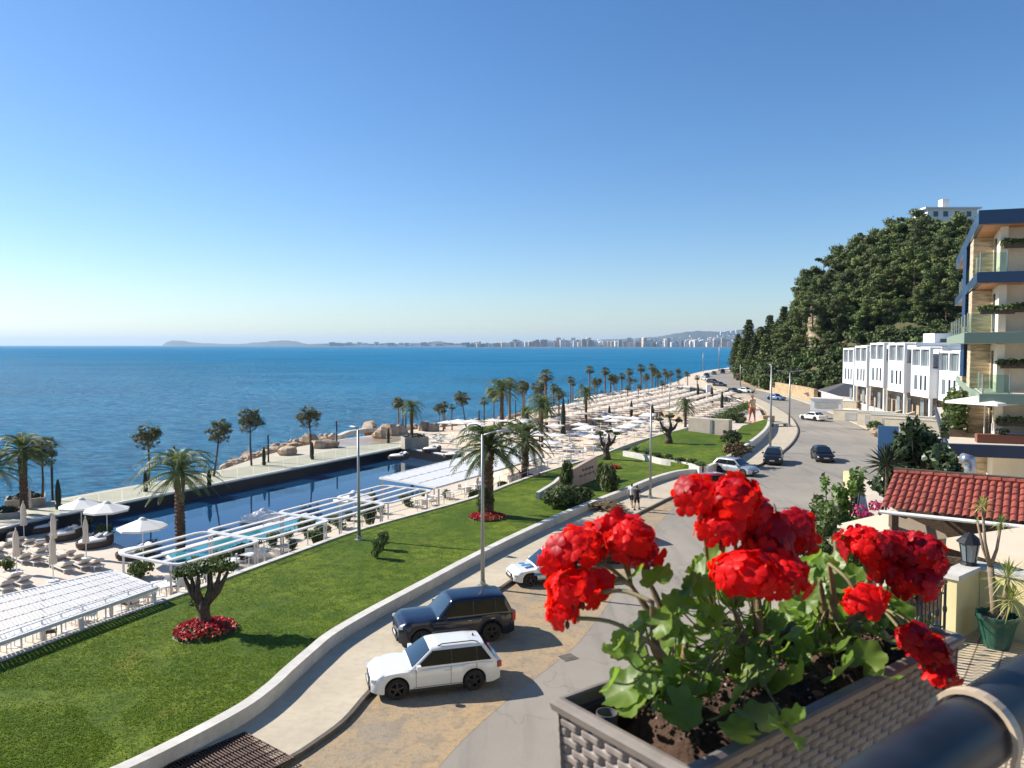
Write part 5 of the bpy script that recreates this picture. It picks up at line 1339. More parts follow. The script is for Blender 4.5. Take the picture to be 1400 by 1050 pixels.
# low stone walls and steps of the beach terraces
def wallpx(lst, w, z0, z1, label, m='wallcap', name='low_wall', cat='low wall'):
    return tag(MB().ribbon([(p.x, p.y) for p in pix(lst, ZB)], w, ZB - .1, ZB + z1).build(name, M[m]), label, cat)
M['tan_wall'] = mat('tan_stone_wall', (.45, .34, .23), .9, col2=(.36, .27, .19), scale=.6)
wallpx([(690, 594), (740, 576), (765, 566)], .5, 0, .9, 'tan stone wall behind the arching palm near the sea', 'tan_wall')
wallpx([(770, 590), (800, 582), (835, 576)], .5, 0, 1.0, 'tan stone wall at the near edge of the tan parasols', 'tan_wall')
wallpx([(866, 573), (905, 568), (935, 575)], .4, 0, .8, 'tan low wall between tan parasols and white terrace', 'tan_wall')
# ramp wall with dark panels
rw = empty('ramp_wall', label='long dark panelled retaining wall with white top between beach and far road', cat='retaining wall')
base = [P(928, 541, ZB), P(943, 547, ZB), P(968, 547.5, ZB), P(990, 549, ZB), P(1015, 551, ZB)]; tops = [529, 529.5, 534, 541, 549]
b = MB(); L_ = []; 
rws = []
for q, ty in zip(base, tops):
    zt = CH - (ty - 472) / F * q.y; rws.append((q, zt))
for (q, z1), (p2, z2) in zip(rws, rws[1:]):
    n = 4
    for i in range(n):
        s = q.lerp(p2, i / n); e = q.lerp(p2, (i + .93) / n); za = z1 + (z2 - z1) * i / n; zb_ = z1 + (z2 - z1) * (i + 1) / n
        b.add([(s.x, s.y, ZB - .2), (e.x, e.y, ZB - .2), (e.x, e.y, zb_), (s.x, s.y, za), (s.x, s.y + .3, ZB - .2), (e.x, e.y + .3, ZB - .2), (e.x, e.y + .3, zb_), (s.x, s.y + .3, za)], [(0, 1, 2, 3), (7, 6, 5, 4), (3, 2, 6, 7), (0, 3, 7, 4), (1, 5, 6, 2)])
b.build('panel', mat('slate_panel', (.1, .11, .13), .7), rw)
c = MB(); c.grid([[(q.x, q.y - .15, z - .02), (q.x, q.y - .15, z + .2), (q.x, q.y + .6, z + .2), (q.x, q.y + .6, z - .02)] for q, z in rws], closed=True)
c.box((base[2].x, base[2].y - .3, 1.3), (1.0, .8, 3.0)); c.build('coping', M['white'], rw)
fb = empty('wall_building', P(965, 594, .5), R(3), label='pale flat topped wall block with small hatch at the end of the upper lawn', cat='wall')
q0 = P(941, 592, .5); q1 = P(996, 596, .5); w = (q1 - q0).length; hh = 21 * q0.y / F
fb.location = (q0 + q1) / 2; fb.rotation_euler[2] = math.atan2(q1.y - q0.y, q1.x - q0.x)
MB().box((0, .6, hh / 2 - .2), (w, 1.2, hh + .4)).build('wall', mat('beige_render', (.55, .47, .38), .85, col2=(.45, .38, .3), scale=.7), fb)
MB().box((w * .08, -.04, hh / 2 - .1), (.35, .1, hh)).build('pilaster', M['pole'], fb); MB().box((w * .4, -.03, .5), (.3, .06, .4)).build('hatch', M['dark_metal'], fb)
# raised terrace under the giant figure
tf = [P(1000, 597, .6), P(1016, 583, .6), P(1046, 575, .6), P(1036, 556, .6), P(1022, 553, .6), P(985, 575, .6)]
o = MB().prism([(p.x, p.y) for p in tf], -.1, .6).build('statue_terrace', M['deck']); o['kind'] = 'structure'
# inscribed pink wall on the lawn
iw_ = empty('sign_wall', (0, 0, 0), label='pinkish stone wall with dark script lettering standing on the lawn', cat='sign')
q0 = P(783, 668, .35); q1 = P(817, 654, .35); M['pink_stone'] = mat('pink_stone', (.5, .36, .3), .85, col2=(.42, .3, .25), scale=1.2)
v = q1 - q0; iw_.location = q0; iw_.rotation_euler = (0, 0, math.atan2(v.y, v.x)); w = v.length
b = MB(); b.add([(0, 0, -.2), (w, 0, -.2), (w, 0, 2.0), (0, 0, 1.55), (0, .35, -.2), (w, .35, -.2), (w, .35, 2.0), (0, .35, 1.55)], [(0, 1, 2, 3), (7, 6, 5, 4), (3, 2, 6, 7), (0, 3, 7, 4), (1, 5, 6, 2)])
b.build('wall', M['pink_stone'], iw_)
b = MB(); r = random.Random(3)
for row, (x0, x1, z) in enumerate(((w * .35, w * .8, 1.2), (w * .25, w * .85, .75))):
    n = 30; b.tube([Vector((x0 + (x1 - x0) * i / n, -.02, z + .09 * math.sin(i * 1.9) * (1 + .8 * math.sin(i * .7)))) for i in range(n + 1)], .018, 4)
b.build('lettering', M['dark_metal'], iw_)
_ = tag(MB().ribbon([(p.x, p.y) for p in pix([(735, 682), (757, 668), (765, 660)], .4)], .3, .2, .9).build('slanted_slab', M['wallcap']), 'pale slab leaning in the grass left of the dark bush', 'slab')
# box and bench at the sidewalk bend
bn = empty('bench', P(1066, 583, .13), R(8), label='grey stone bench block between the two far street lamps', cat='bench'); MB().box((0, 0, .42), (2.6, .9, .12)).build('seat', M['concrete'], bn); MB().box((-.9, 0, .2), (.3, .8, .36)).box((.9, 0, .2), (.3, .8, .36)).build('leg', M['concrete'], bn)
bx = empty('planter_box', P(1062, 577, .13), R(8), label='pale stone planter box beside the bench at the sidewalk bend', cat='planter'); MB().box((-1.2, .8, .5), (1.9, 1.2, .9)).build('box', M['stone'], bx)
# ================================================================ ROCKS, LAGOON
rk = []
for sd_ in range(4):
    r = random.Random(90 + sd_); rows = []; n = 11
    planes = [(rv(r), r.uniform(.62, .92)) for _ in range(13)]
    for i in range(9):
        an = math.pi * (.02 + .96 * i / 8); row = []
        for k in range(n):
            a = 2 * math.pi * k / n + r.uniform(-.08, .08); q = Vector((math.cos(a) * math.sin(an), math.sin(a) * math.sin(an), math.cos(an)))
            s = min([1.15] + [d_ / max(.05, q.dot(n_)) for n_, d_ in planes if q.dot(n_) > .05]) * (1 + .08 * mnoise.noise(q * 5))
            row.append(Vector((q.x * s * 1.1, q.y * s * .85, q.z * s * .72)))
        rows.append(row)
    o = MB().grid(rows, closed=True).build('boulder', M['rock']); o['category'] = 'boulder'; rk.append(o)
RK = []
rr__ = random.Random(17)
edge_px = [(307, 640), (330, 630), (345, 624), (372, 614), (400, 607), (430, 601), (455, 596)]
for i in range(len(edge_px) - 1):
    for j in range(14):
        t = rr__.random(); x = edge_px[i][0] + (edge_px[i + 1][0] - edge_px[i][0]) * t; y = edge_px[i][1] + (edge_px[i + 1][1] - edge_px[i][1]) * t
        RK.append((x + rr__.uniform(-4, 4), y + rr__.uniform(-2.5, 4.5), rr__.uniform(.35, .8), -.4))
for i in range(26): 
    x = rr__.uniform(560, 700); RK.append((x, 587 - (x - 560) * .1 + rr__.uniform(-1.5, 1.5), rr__.uniform(.5, 1.0), -.5))
for i in range(22):
    x = rr__.uniform(700, 920); y = 572 - (x - 700) * .215; RK.append((x, y + rr__.uniform(-1.5, .5), rr__.uniform(.6, 1.2), -.9))
for x, y, s, z in RK: place(rk[rr__.randrange(4)], 'rough tan boulder in the rubble between the promenade and the sea', 'boulders of the shore rubble', P(x, y, z - .8), sc=s)
BIG = [(422, 603, 1.25, 'large brown boulder left of the pine trunk'), (435, 609, 1.1, 'brown boulder right behind the pine trunk'), (451, 608, 1.15, 'round brown boulder beside the lagoon'), (505, 585, 1.5, 'big reddish boulder at the outer end of the lagoon wall'),
       (530, 592, 1.7, 'biggest tan boulder near the square planter'), (545, 590, 1.4, 'tan boulder left of the planter palm'), (395, 618, 1.1, 'square tan block of rock left of the boulders'), (580, 585, 1.4, 'pale flat boulder right of the planter palm'), (518, 596, 1.0, 'small tan boulder at the lagoon corner'), (592, 586, 1.2, 'tan boulder by the sea under the fan palms')]
for x, y, s, lb in BIG: place(rk[int(x) % 4], lb, 'large boulders at the lagoon', P(x, y, ZP + .3), sc=(s, s, s * 1.1))
M['wet_sand'] = mat('wet_sand', (.3, .2, .1), .3, col2=(.4, .33, .25), scale=.3)
lg = [(p.x, p.y) for p in pix([(448, 612), (462, 602), (490, 598), (525, 596.5), (545, 597), (560, 600), (530, 606), (490, 609)], ZP + .01)]
o = MB().prism(lg, 0, ZP + .012, top_only=True).build('lagoon', M['wet_sand']); o['kind'] = 'structure'
wallpx([(462, 600), (476, 594), (500, 590), (525, 589), (545, 590)], .8, 0, .5, 'curved pale breakwater wall around the small lagoon', 'wallcap')
# ================================================================ RIGHT SIDE BUILDINGS
M['th_white'] = mat('townhouse_white', (.74, .74, .73), .6); M['th_stone'] = mat('townhouse_stone', (.42, .33, .24), .9, col2=(.3, .24, .18), scale=1)
M['pane'] = mat('blue_grey_pane', (.1, .13, .15), .08, spec=1.0, col2=(.2, .24, .25), scale=.25)
TH_ = [(1312, 93, 11.3, 5.0), (1271, 99, 11.75, 5.2), (1236, 106, 12.3, 5.5), (1208, 113, 12.35, 5.8), (1185, 122, 11.9, 5.4), (1167, 132, 11.5, 5.3)]
ordn = ['nearest', 'second nearest', 'third nearest', 'third farthest', 'second farthest', 'farthest']
for i, (px, D, zt, zb) in enumerate(TH_):
    x = (px - 700) / F * D
    rt = empty('town_house', (x, D, 0), R(-7), label='white box town house with framed glass front, %s in the row under the hill' % ordn[i], cat='house', group='white town houses')
    zm = zt - 2.75; DW = 6.0; DP = 7.5
    b = MB(); b.box((DP / 2, DW / 2, (zb + zm) / 2), (DP, DW, zm - zb))
    b.box((DP / 2 + .8, DW / 2 + .7, (zm + zt) / 2), (DP - 1.6, DW + 1.4, zt - zm - .3))
    b.build('wall', M['th_white'], rt)
    f = MB()
    for y in (.12, DW * .5, DW - .12): f.box((.2, y, (zm + zt) / 2), (.4, .24, zt - zm))
    for z in (zm + .14, zt - .14): f.box((.2, DW / 2, z), (.38, DW - .02, .28))
    for yy in (.12, DW - .12): f.box((.8 + .2, yy, zt - .15), (1.1, .22, .28))
    f.build('loggia_frame', M['th_white'], rt)
    for y0, y1 in ((.26, DW * .5 - .14), (DW * .5 + .14, DW - .26)):
        p_ = MB().box((.42, (y0 + y1) / 2, (zm + zt) / 2), (.06, y1 - y0, zt - zm - .6)).build('window', M['pane'], rt)
        MB().box((.37, (y0 + y1) / 2 , (zm + zt) / 2), (.05, .06, zt - zm - .6)).build('frame', M['th_white'], p_)
    for y0 in (1.2, 2.6, 4.3):
        MB().box((-.01, y0, (zb + zm) / 2), (.06, .55 if y0 < 4 else 1.0, 1.9)).build('window', M['window'] if y0 < 4 else M['pane'], rt)
    MB().box((5.0, -.02, (zm + zt) / 2 + .1), (1.0, .08, 1.7)).build('window', M['window'], rt)
    MB().box((DP / 2 + .8, DW / 2 + .7, zt - .05), (DP - 1.2, DW + 1.6, .22)).build('roof', M['th_white'], rt)
    g_ = MB().box((DP / 2 + 1.3, DW / 2 + .4, (1.6 + zb) / 2), (DP - 2.6, DW + 1.2, zb - 1.6)); g_.build('ground_storey', M['th_stone'], rt)
    for y0 in (1.0, 3.2, 5.2): MB().box((1.25, y0, 3.6), (.1, 1.2, 2.4)).build('door', M['window'] if y0 < 5 else M['pane'], rt)
    MB().box((.35, .3, (1.6 + zb) / 2), (.35, .35, zb - 1.6)).build('column', M['th_white'], rt)
bx = empty('roof_unit', PD(1296, 456, 112), label='small white roof box with dark openings right of the town houses', cat='roof structure')
MB().box((0, 0, -.8), (5.5, 3, 1.6)).build('wall', M['th_white'], bx); MB().box((0, -1.55, -1.1), (3.8, .1, .6)).build('opening', M['window'], bx)
# garden terraces in front of the town houses
pod = [P(1095, 544, 0), P(1110, 548.5, 0), P(1150, 564, 0), P(1192, 581, 0), P(1222, 597, 0), P(1262, 628, 0)]
edge = smooth_line(pod, 4)
e1 = [(p.x + 1.9, p.y) for p in edge]
MBp = MB().prism(e1 + [(90, 60), (90, 190)], -.02, 1.5); o = MBp.build('garden_terrace', M['deck']); o['kind'] = 'structure'
tag(MB().ribbon([(x, y) for x, y in e1], .35, -.02, 2.2).build('garden_wall', M['wallcap']), 'long pale garden wall along the pavement below the town houses', 'garden wall')
gwl = [(1180, 574, 2.5, 8, 'cream garden wall block nearest the road bend'), (1205, 580, 2.7, 6, 'cream garden wall block under the middle town houses'), (1232, 588, 3.0, 7, 'cream garden wall block with grey inner face'), (1262, 598, 3.2, 8, 'long cream garden wall below the nearest town houses'), (1150, 556, 2.2, 5, 'cream garden wall block at the far end of the gardens')]
for px, py, h, w, lb in gwl:
    p = P(px, py, 1.5); rt = empty('garden_wall', p, R(-38), label=lb, cat='garden wall'); MB().box((0, 0, h / 2 - .75), (w, .4, h - 1)).box((w / 2 - .2, 3, h / 2 - .75), (.39, 5.6, h - 1)).build('wall', M['plaster'], rt)
    MB().box((-w * .2, -.22, h / 2 - .85), (1.6, .06, h - 1.4)).build('panel', M['concrete'], rt); MB().box((0, 0, h - 1.2), (w + .1, .5, .1)).build('coping', M['wallcap'], rt)
for i, (px, py) in enumerate([(1196, 588), (1216, 596), (1226, 590), (1262, 605), (1246, 582), (1188, 578), (1225, 604), (1275, 590)]):
    sh_('round', px, py, 1.4, rnd.uniform(.7, 1.1), 'small green bush on the garden terraces of the town houses', 'bushes on the garden terraces')
for i, (px, py) in enumerate([(1196, 590), (1203, 592), (1211, 597), (1219, 600), (1228, 608)]):
    place(rk[i % 4], 'pale boulder on the garden wall beside the pavement', 'boulders on the garden wall', P(px, py, 1.9), sc=.7)
mb = MB(); A = P(1104, 541, .3); B = P(1166, 519, .3)
kiosk = empty('kiosk', P(1130, 560, 1.5), R(-30), label='small pale box hut at the start of the garden wall', cat='hut'); MB().box((0, 0, .8), (4.6, 2.4, 1.9)).build('wall', M['th_white'], kiosk); MB().box((0, 0, 1.82), (5, 2.8, .14)).build('roof', M['wallcap'], kiosk); MB().box((0, -1.22, .8), (3.4, .06, .9)).build('opening', M['concrete'], kiosk)
# dark slanting retaining roof left of the houses
q = [P(1102, 546, .2), P(1165, 546, .2)]
tag(MB().add([PD(1098, 538, 172), PD(1168, 519, 160), PD(1168, 540, 156), PD(1112, 543, 168), PD(1098, 538, 171.5), PD(1168, 519, 159.5), PD(1168, 541, 155.5), PD(1112, 544, 167.5)], [(0, 1, 2, 3), (7, 6, 5, 4), (0, 3, 7, 4), (1, 0, 4, 5), (2, 1, 5, 6), (3, 2, 6, 7)]).build('sloping_canopy', M['dark_metal']), 'dark sloping sheet left of the farthest town house', 'shade roof')

# ---------------------------------------------------------------- HOTEL
M['blue_fascia'] = mat('navy_blue_fascia', (.012, .04, .1), .35, coat=.3); M['navy'] = mat('dark_navy_fascia', (.012, .025, .06), .4); M['green_fascia'] = mat('grey_green_fascia', (.2, .27, .2), .5)
M['soffit'] = mat('orange_wood_soffit', (.5, .22, .09), .6, col2=(.4, .17, .07), scale=1.5, stretch=(.5, 3, 1))
M['ledge_stone'] = mat('layered_ledge_stone', (.58, .48, .34), .9, col2=(.36, .28, .18), scale=2.2, contrast=(.42, .58), stretch=(.5, .5, 3.2), bump=.6, bscale=4, bdist=.08)
M['curtain'] = mat('cream_curtain', (.5, .43, .3), .9, col2=(.4, .34, .24), scale=4, stretch=(6, 6, .2))
M['bal_glass'] = clear_glass('balcony_glass', (.8, .9, .86), .86)
ht = empty('hotel', (23.9, 40, 0), label='cream hotel with navy roof edge, orange soffits and stacked balconies at the right border', cat='hotel')
uf = Vector((2.1, -.7, 0)).normalized(); ub = Vector((12, 23, 0)).normalized(); W_ = 16; Lb = 26
def hp(a, b, z=0): v = uf * a + ub * b; return (v.x, v.y, z)
def quadp(a0_, a1_, b0, b1): return [hp(a, b)[:2] for a, b in ((a0_, b0), (a1_, b0), (a1_, b1), (a0_, b1))]
FL = [(18.9, .72, 'blue_fascia', 0, 0), (15.75, .55, 'blue_fascia', 0, 0), (12.65, .55, 'green_fascia', -.5, 0), (9.5, .5, 'green_fascia', .25, -.3), (6.9, .62, 'navy', -1.2, -.6)]
for i, (z, t, m_, da, db) in enumerate(FL):
    s = MB().prism(quadp(da, W_, db, Lb), z - t, z).build('balcony_slab' if i else 'roof', M[m_], ht)
    MB().prism(quadp(da + .25, W_ - .2, db + .25, Lb - .2), z - t - .02, z - t - .004).build('soffit', M['soffit'] if i < 2 else M['plaster'], ht)
    if i:
        MB().prism(quadp(da + .12, W_, db + .12, Lb - .2), z + .0, z + .03).build('balcony_floor', M['deck'], ht)
M['hotel_wall'] = mat('hotel_cream_wall', (.78, .69, .52), .8, col2=(.7, .61, .45), scale=1.2)
core = MB().prism(quadp(1.1, W_, 1.6, Lb), 0, 18.2); core.build('wall', M['hotel_wall'], ht)
for z0, z1 in ((0, 6.2), (6.95, 8.95), (9.55, 12.05), (12.7, 15.15), (15.8, 18.15)):
    MB().prism(quadp(.1, 1.12, 5.4, 8.5), z0, z1).build('stone_pier', M['ledge_stone'], ht)
    MB().prism(quadp(.1, 1.12, 13.5, 16), z0, z1).build('stone_pier', M['ledge_stone'], ht)
    if z0 > 1:
        # glazed doors on the front and on the sea side, piers between rooms
        for a in (3.4, 6.6, 9.8): 
            w = MB().prism(quadp(a, a + 2.0, 1.54, 1.6), z0 + .05, z1 - .35).build('window', M['curtain'], ht); 
            fr = MB()
            for aa in (a - .05, a + .97, a + 2.0): fr.prism(quadp(aa, aa + .07, 1.5, 1.59), z0 + .05, z1 - .3)
            fr.build('frame', M['pole'], w)
        for a in (1.08, 2.9, 5.8, 9.0): MB().prism(quadp(a, a + .35, .9, 1.58), z0, z1).build('pier', M['hotel_wall'], ht)
        for b0 in (3.2, 9.4, 11.2, 17, 21): MB().prism(quadp(1.04, 1.1, b0, b0 + 2.4 if b0 != 3.2 else b0 + 1.0), z0 + .05, z1 - .35).build('window', M['window'], ht)
        for b0 in (8.8, 16.2): MB().prism(quadp(.3, 1.09, b0, b0 + .3), z0, z1).build('pier', M['hotel_wall'], ht)
# balustrades, troughs with hanging plants
rtr = random.Random(8)
for i, (z, t, m_, da, db) in enumerate(FL[1:]):
    g_ = MB(); gp = MB()
    if i < 3:
        for b0 in range(0, 24, 3): 
            a_, b_ = hp(da + .15, b0 + .15 + db), hp(da + .15, b0 + 2.9 + db); g_.ribbon([a_, b_], .03, z + .05, z + 1.0); MB().box((a_[0], a_[1], z + .5), (.05, .05, 1.05)).build('railing_post', M['pole'], ht)
        for a0_ in (0,): 
            a_, b_ = hp(a0_ + .15 + da, .15 + db), hp(a0_ + 1.35 + da, .15 + db); g_.ribbon([a_, b_], .03, z + .05, z + 1.0); MB().box((b_[0], b_[1], z + .5), (.05, .05, 1.05)).build('railing_post', M['pole'], ht)
        g_.build('glass_panel', M['bal_glass'], ht)
        rl_ = MB(); a_, b_ = hp(2.9 + da, .2), hp(W_, .2); 
        rl_.tube([(a_[0], a_[1], z + 1.0), (b_[0], b_[1], z + 1.0)], .03, 6)
        for k in range(14): q = Vector(a_).lerp(Vector(b_), k / 13); rl_.box((q.x, q.y, z + .5), (.03, .03, 1))
        rl_.build('railing', M['pole'], ht)
for z, a in ((17.3, 1.3), (13.9, .3), (14.0, 1.8), (11.1, 1.3), (8.1, 1.3)):
    f = MB(); 
    for k in range(7): c = Vector(hp(a + k * .22, .75 if a > .5 else .3, z)); clump(f, rtr, c, .26, 90, .13, .7, shell=.2)
    f.build('hanging_plant', M['shrub'], ht); ta = Vector(hp(a - .1, .75 if a > .5 else .3, z - .15)); tb_ = Vector(hp(a + 1.45, .75 if a > .5 else .3, z - .15)); MB().ribbon([(ta.x, ta.y), (tb_.x, tb_.y)], .25, z - .3, z - .04).build('trough', M['wicker'], ht)
for zt0, zt1 in ((13.2, 18.2), (10.0, 12.1), (7.0, 9.0)):
    q = hp(.12, 11.5); MB().box((q[0], q[1], (zt0 + zt1) / 2), (.35, .35, zt1 - zt0)).build('column', M['blue_fascia'], ht)
hpb = Vector((23.9, 40, 0))
def hw(a, b, z): return hpb + Vector(hp(a, b, z))
# things on the hotel terrace
root = parasol('terrace_parasol', 1.9, 2.1, M['fabric_white'], 4, .35, base=True); root.location = hw(.6, 1.0, 6.95); root.rotation_euler = (0, 0, R(30)); tag(root, 'square white parasol on the lowest hotel terrace', 'parasol')
root = empty('hedge', hw(-.6, 5.0, 6.9), math.atan2(ub.y, ub.x), label='dense green hedge screen on the hotel terrace behind the white parasol', cat='hedge')
f = MB(); 
for k in range(26): clump(f, rtr, Vector((rtr.uniform(-2.2, 2.2), rtr.uniform(-.2, .2), rtr.uniform(.2, 2.4))), .5, 90, .2, 1.0, shell=.3)
f.build('foliage', M['shrub'], root); MB().box((0, 0, .2), (4.6, .7, .45)).build('trough', M['wicker'], root)
root = empty('planter_trough', hw(1.9, .4, 6.95), math.atan2(uf.y, uf.x), label='long reddish wooden trough at the front edge of the hotel terrace', cat='planter'); MB().box((0, 0, .22), (3.4, .5, .42)).build('box', mat('red_wood', (.2, .07, .035), .7), root)
f = MB(); clump(f, rtr, Vector((-.5, 0, .55)), .3, 120, .13); clump(f, rtr, Vector((1.2, 0, .6)), .35, 120, .13); f.build('foliage', M['cypress'], root)
root = empty('sofa', hw(2.2, 1.6, 6.95), math.atan2(uf.y, uf.x), label='white cushioned sofa under the parasol of the hotel terrace', cat='sofa'); MB().box((0, 0, .3), (2.2, .8, .3)).build('seat', M['fabric_white'], root); MB().box((0, .45, .55), (2.2, .2, .6)).build('backrest', M['grey_cloth'], root)

# ---------------------------------------------------------------- RESTAURANT podium, roof, parasols
pod2 = [(20, 46), (13.4, 30), (9.3, 21.5), (7.2, 15), (5.5, 9), (8, 0), (40, 0), (40, 39), (26, 44)]
rt = empty('restaurant_building', (0, 0, 0), label='yellow walled restaurant podium between the road and the hotel', cat='building')
MB().prism(pod2, -.02, 3.9).build('wall', M['yellow_plaster'], rt); MB().prism([(x + .0, y) for x, y in pod2], 3.9, 4.0).build('terrace_floor', M['deck'], rt)
MB().ribbon(pod2[0:5], .3, 4.0, 4.5).build('parapet', M['yellow_plaster'], rt)
M['tile'] = mat('terracotta_roof_tile', (.3, .06, .04), .75, col2=(.18, .04, .03), scale=2.5, col3=(.42, .12, .06), scale3=9, amt3=.6, bump=.15, bscale=20)
el = PD(1203, 698, 20.0); er = PD(1400, 719, 18.3); er = el + (er - el) * 1.6; tl = PD(1222, 656, 21.9); tr2 = tl + (er - el) + Vector((0, 0, 0))
tl.z = 8.35; tr2.z = 8.35; el.z = 7.72; er.z = 7.72
rf_ = empty('tile_roof', el, 0, label='red terracotta barrel tile roof with white gutter in front of the hotel', cat='roof')
E = er - el; Up = tl - el; nr = E.cross(Up).normalized(); nrl = int(E.length / .165); rows = []; courses = 6
for c_ in range(courses):
    for f_ in (0, .5, .985):
        v = (c_ + f_) / courses; lift = .045 * (1 - f_); row = []
        for i in range(nrl * 8 + 1):
            u = i / (nrl * 8); ph = (i % 8) / 8
            hgt_ = .05 * abs(math.sin(math.pi * ph)) ** .8 if True else 0
            jit = mnoise.noise(Vector((i // 8 * 3.7, c_ * 5.1, 0))) * .012
            row.append(E * u + Up * v + nr * (hgt_ + lift + jit))
        rows.append(row)
rfm = MB().grid(rows); rfm.build('tiles', M['tile'], rf_)
rg = MB()
for i in range(int(E.length / .32)):
    a = E * (i * .32 / E.length) + Up; rg.tube([a + nr * .06, a + E.normalized() * .34 + nr * .075], [.085, .095], 9)
rg.build('ridge_tile', M['tile'], rf_)
MB().tube([Vector((0, 0, -.03)) - Up.normalized() * .06, E - Up.normalized() * .06 + Vector((0, 0, -.03))], .05, 8).build('gutter', M['white'], rf_)
bm_ = MB()
for i in range(9): a = E * (i / 8); bm_.tube([a + Vector((0, 0, -.12)), a + Up + Vector((0, 0, -.12))], .05, 4)
bm_.build('rafter', M['bark'], rf_)
c_ = MB()
for t in (.05, .5, .95): a = E * t + Up * .25; c_.box((a.x, a.y, -1.95), (.18, .18, 3.5))
c_.box((E.x * .5 + Up.x * 1.0, E.y * .5 + Up.y * 1.0, -1.3), (E.length, .15, 4.2), rz=math.atan2(E.y, E.x)); c_.build('back_wall', M['wicker'], rf_)
# second small ridge further back
r2 = empty('tile_ridge', PD(1282, 650, 24.5), 0, label='narrow strip of red ridge tiles behind the main tile roof', cat='roof'); b = MB()
for i in range(12):
    a = Vector((.2 * i * 1, -.035 * i * 1, -.01 * i)); b.tube([a, a + Vector((.21, -.04, 0))], [.1, .11], 8)
b.box((1.2, .1, -.35), (2.6, .5, .5)); b.build('tiles', M['tile'], r2)
du = empty('vent_pipe', PD(1326, 655, 27), 0, label='shiny elbow vent pipe standing behind the tile roof', cat='vent pipe'); MB().tube([(0, 0, 0), (0, 0, .5), (-.03, 0, .68), (-.3, 0, .74)], .19, 12).build('pipe', mat('zinc_pipe', (.4, .43, .46), .3, metal=.7), du, smooth=True)
MB().lathe([(.24, -.5), (.24, .05), (.19, .08)], n=12).build('collar', M['tile'], du)
# big beige parasols under and beside the roof
def big_parasol(p, r_, h, label, rz=0.3, m='fabric_beige'):
    rt_ = parasol('big_parasol', r_, h, M[m], 4, .55, pole_r=.05, sides_drop=.22); rt_.location = p; rt_.rotation_euler = (0, 0, rz); tag(rt_, label, 'parasol'); return rt_
M['ecru'] = mat('ecru_canvas', (.5, .43, .33), .85, col2=(.45, .38, .29), scale=.8)
q = PD(1392, 733, 16.5); big_parasol((q.x + .75, q.y, 4.0), 2.0, q.z - 4.25, 'large ecru parasol under the right part of the tile roof', .35, 'ecru')
q = PD(1222, 716, 21); big_parasol((q.x, q.y, 4.0), 1.45, q.z - 4.2, 'large ecru parasol left of the tile roof behind the geraniums', .2, 'ecru')
# dark timber veranda pieces and cane furniture below the roof
vr = empty('veranda', (11.3, 18.6, 4.0), R(-32), label='dark timber veranda post and rails under the tile roof', cat='veranda'); b = MB()
for x in (-1.2, .1, 1.4, 2.8): b.box((x, 0, 1.5), (.14, .14, 3.0))
b.box((.8, 0, .95), (4.2, .08, .1)).box((.8, 0, .5), (4.2, .06, .08)).box((.8, 0, 2.7), (4.4, .12, .16)); b.build('timber', M['bark'], vr)
CH3 = mk(chair('chair', 'wicker', True), 'chair')
for i, (x, y) in enumerate([(10.6, 17.6), (11.5, 17.0), (12.6, 16.9), (12.0, 15.6), (10.0, 15.6)]):
    t_ = place(CH3, 'brown cane armchair on the restaurant terrace below the tile roof', 'cane armchairs of the restaurant', (x, y, 4.0), rz=i * 1.1)
# bushes of the street side
def leafy_tree(p, rx, h, label, seed, leaf='shrub', n=5200, size=.15, blossom=None, trunk=1.2):
    r = random.Random(seed); root = empty('leafy_tree', p, label=label, cat='tree'); tr = MB(); fo = MB()
    tr.tube([(0, 0, -.1), (0, 0, trunk), (.1, 0, h * .6)], [.13, .1, .05], 8)
    for i in range(34):
        a = r.uniform(0, 6.28); t = r.random(); z = trunk + (h - trunk) * t; d = rx * math.sin(math.pi * min(1, .25 + t * .7)) * r.uniform(.2, 1)
        c = Vector((math.cos(a) * d, math.sin(a) * d, z)); tr.tube([(0, 0, z * .6), c * .6 + Vector((0, 0, z * .3)), c], [.04, .025, .01], 5, caps=False)
        clump(fo, r, c, rx * .26, n // 34, size, 1.0, shell=.2)
    for i in range(9):   # upright shoots
        a = r.uniform(0, 6.28); d = rx * r.uniform(.1, .6); c = Vector((math.cos(a) * d, math.sin(a) * d, h)); tip = c + Vector((r.uniform(-.1, .1), 0, r.uniform(.3, .8)))
        tr.tube([c * .8, tip], [.02, .006], 4, caps=False)
        for k in range(26): q = c.lerp(tip, r.random()); leafcard(fo, q + rv(r) * .1, rv(r), rv(r), size * .8, size * 1.6)
    tr.build('trunk', M['bark'], root, smooth=True); fo.build('crown', M[leaf], root)
    if blossom:
        bl = MB()
        for x, y, z in blossom: clump(bl, r, Vector((x, y, z)), .22, 90, .08)
        bl.build('blossom', M['bougain'], root)
    KIDS.setdefault(root.name, []); bpy.data.objects.remove(root) if False else None
    return root
M['fresh'] = mat('fresh_green_leaf', (.065, .13, .02), .45, col2=(.1, .19, .03), scale=2, transl=.3, trans_col=(.22, .34, .05))
M['glossy'] = mat('dark_glossy_leaf', (.03, .055, .018), .35, col2=(.06, .085, .03), scale=2, transl=.15)
q = PD(1150, 690, 23); leafy_tree((q.x, q.y, 4.0), 1.05, q.z - 4.0 + .35, 'bright green leafy tree with upright shoots and magenta blossoms right of the tall red flowers', 1, 'fresh', 7000, .13, blossom=[(.25, -.8, 3.2), (.75, -.6, 3.3), (.5, -.7, 3.0)], trunk=.5)
q = PD(1120, 745, 20); leafy_tree((q.x, q.y, 0), .8, q.z + .5, 'lower leafy bush directly behind the middle red flowers', 2, 'shrub', 4200, .12, trunk=4.2)
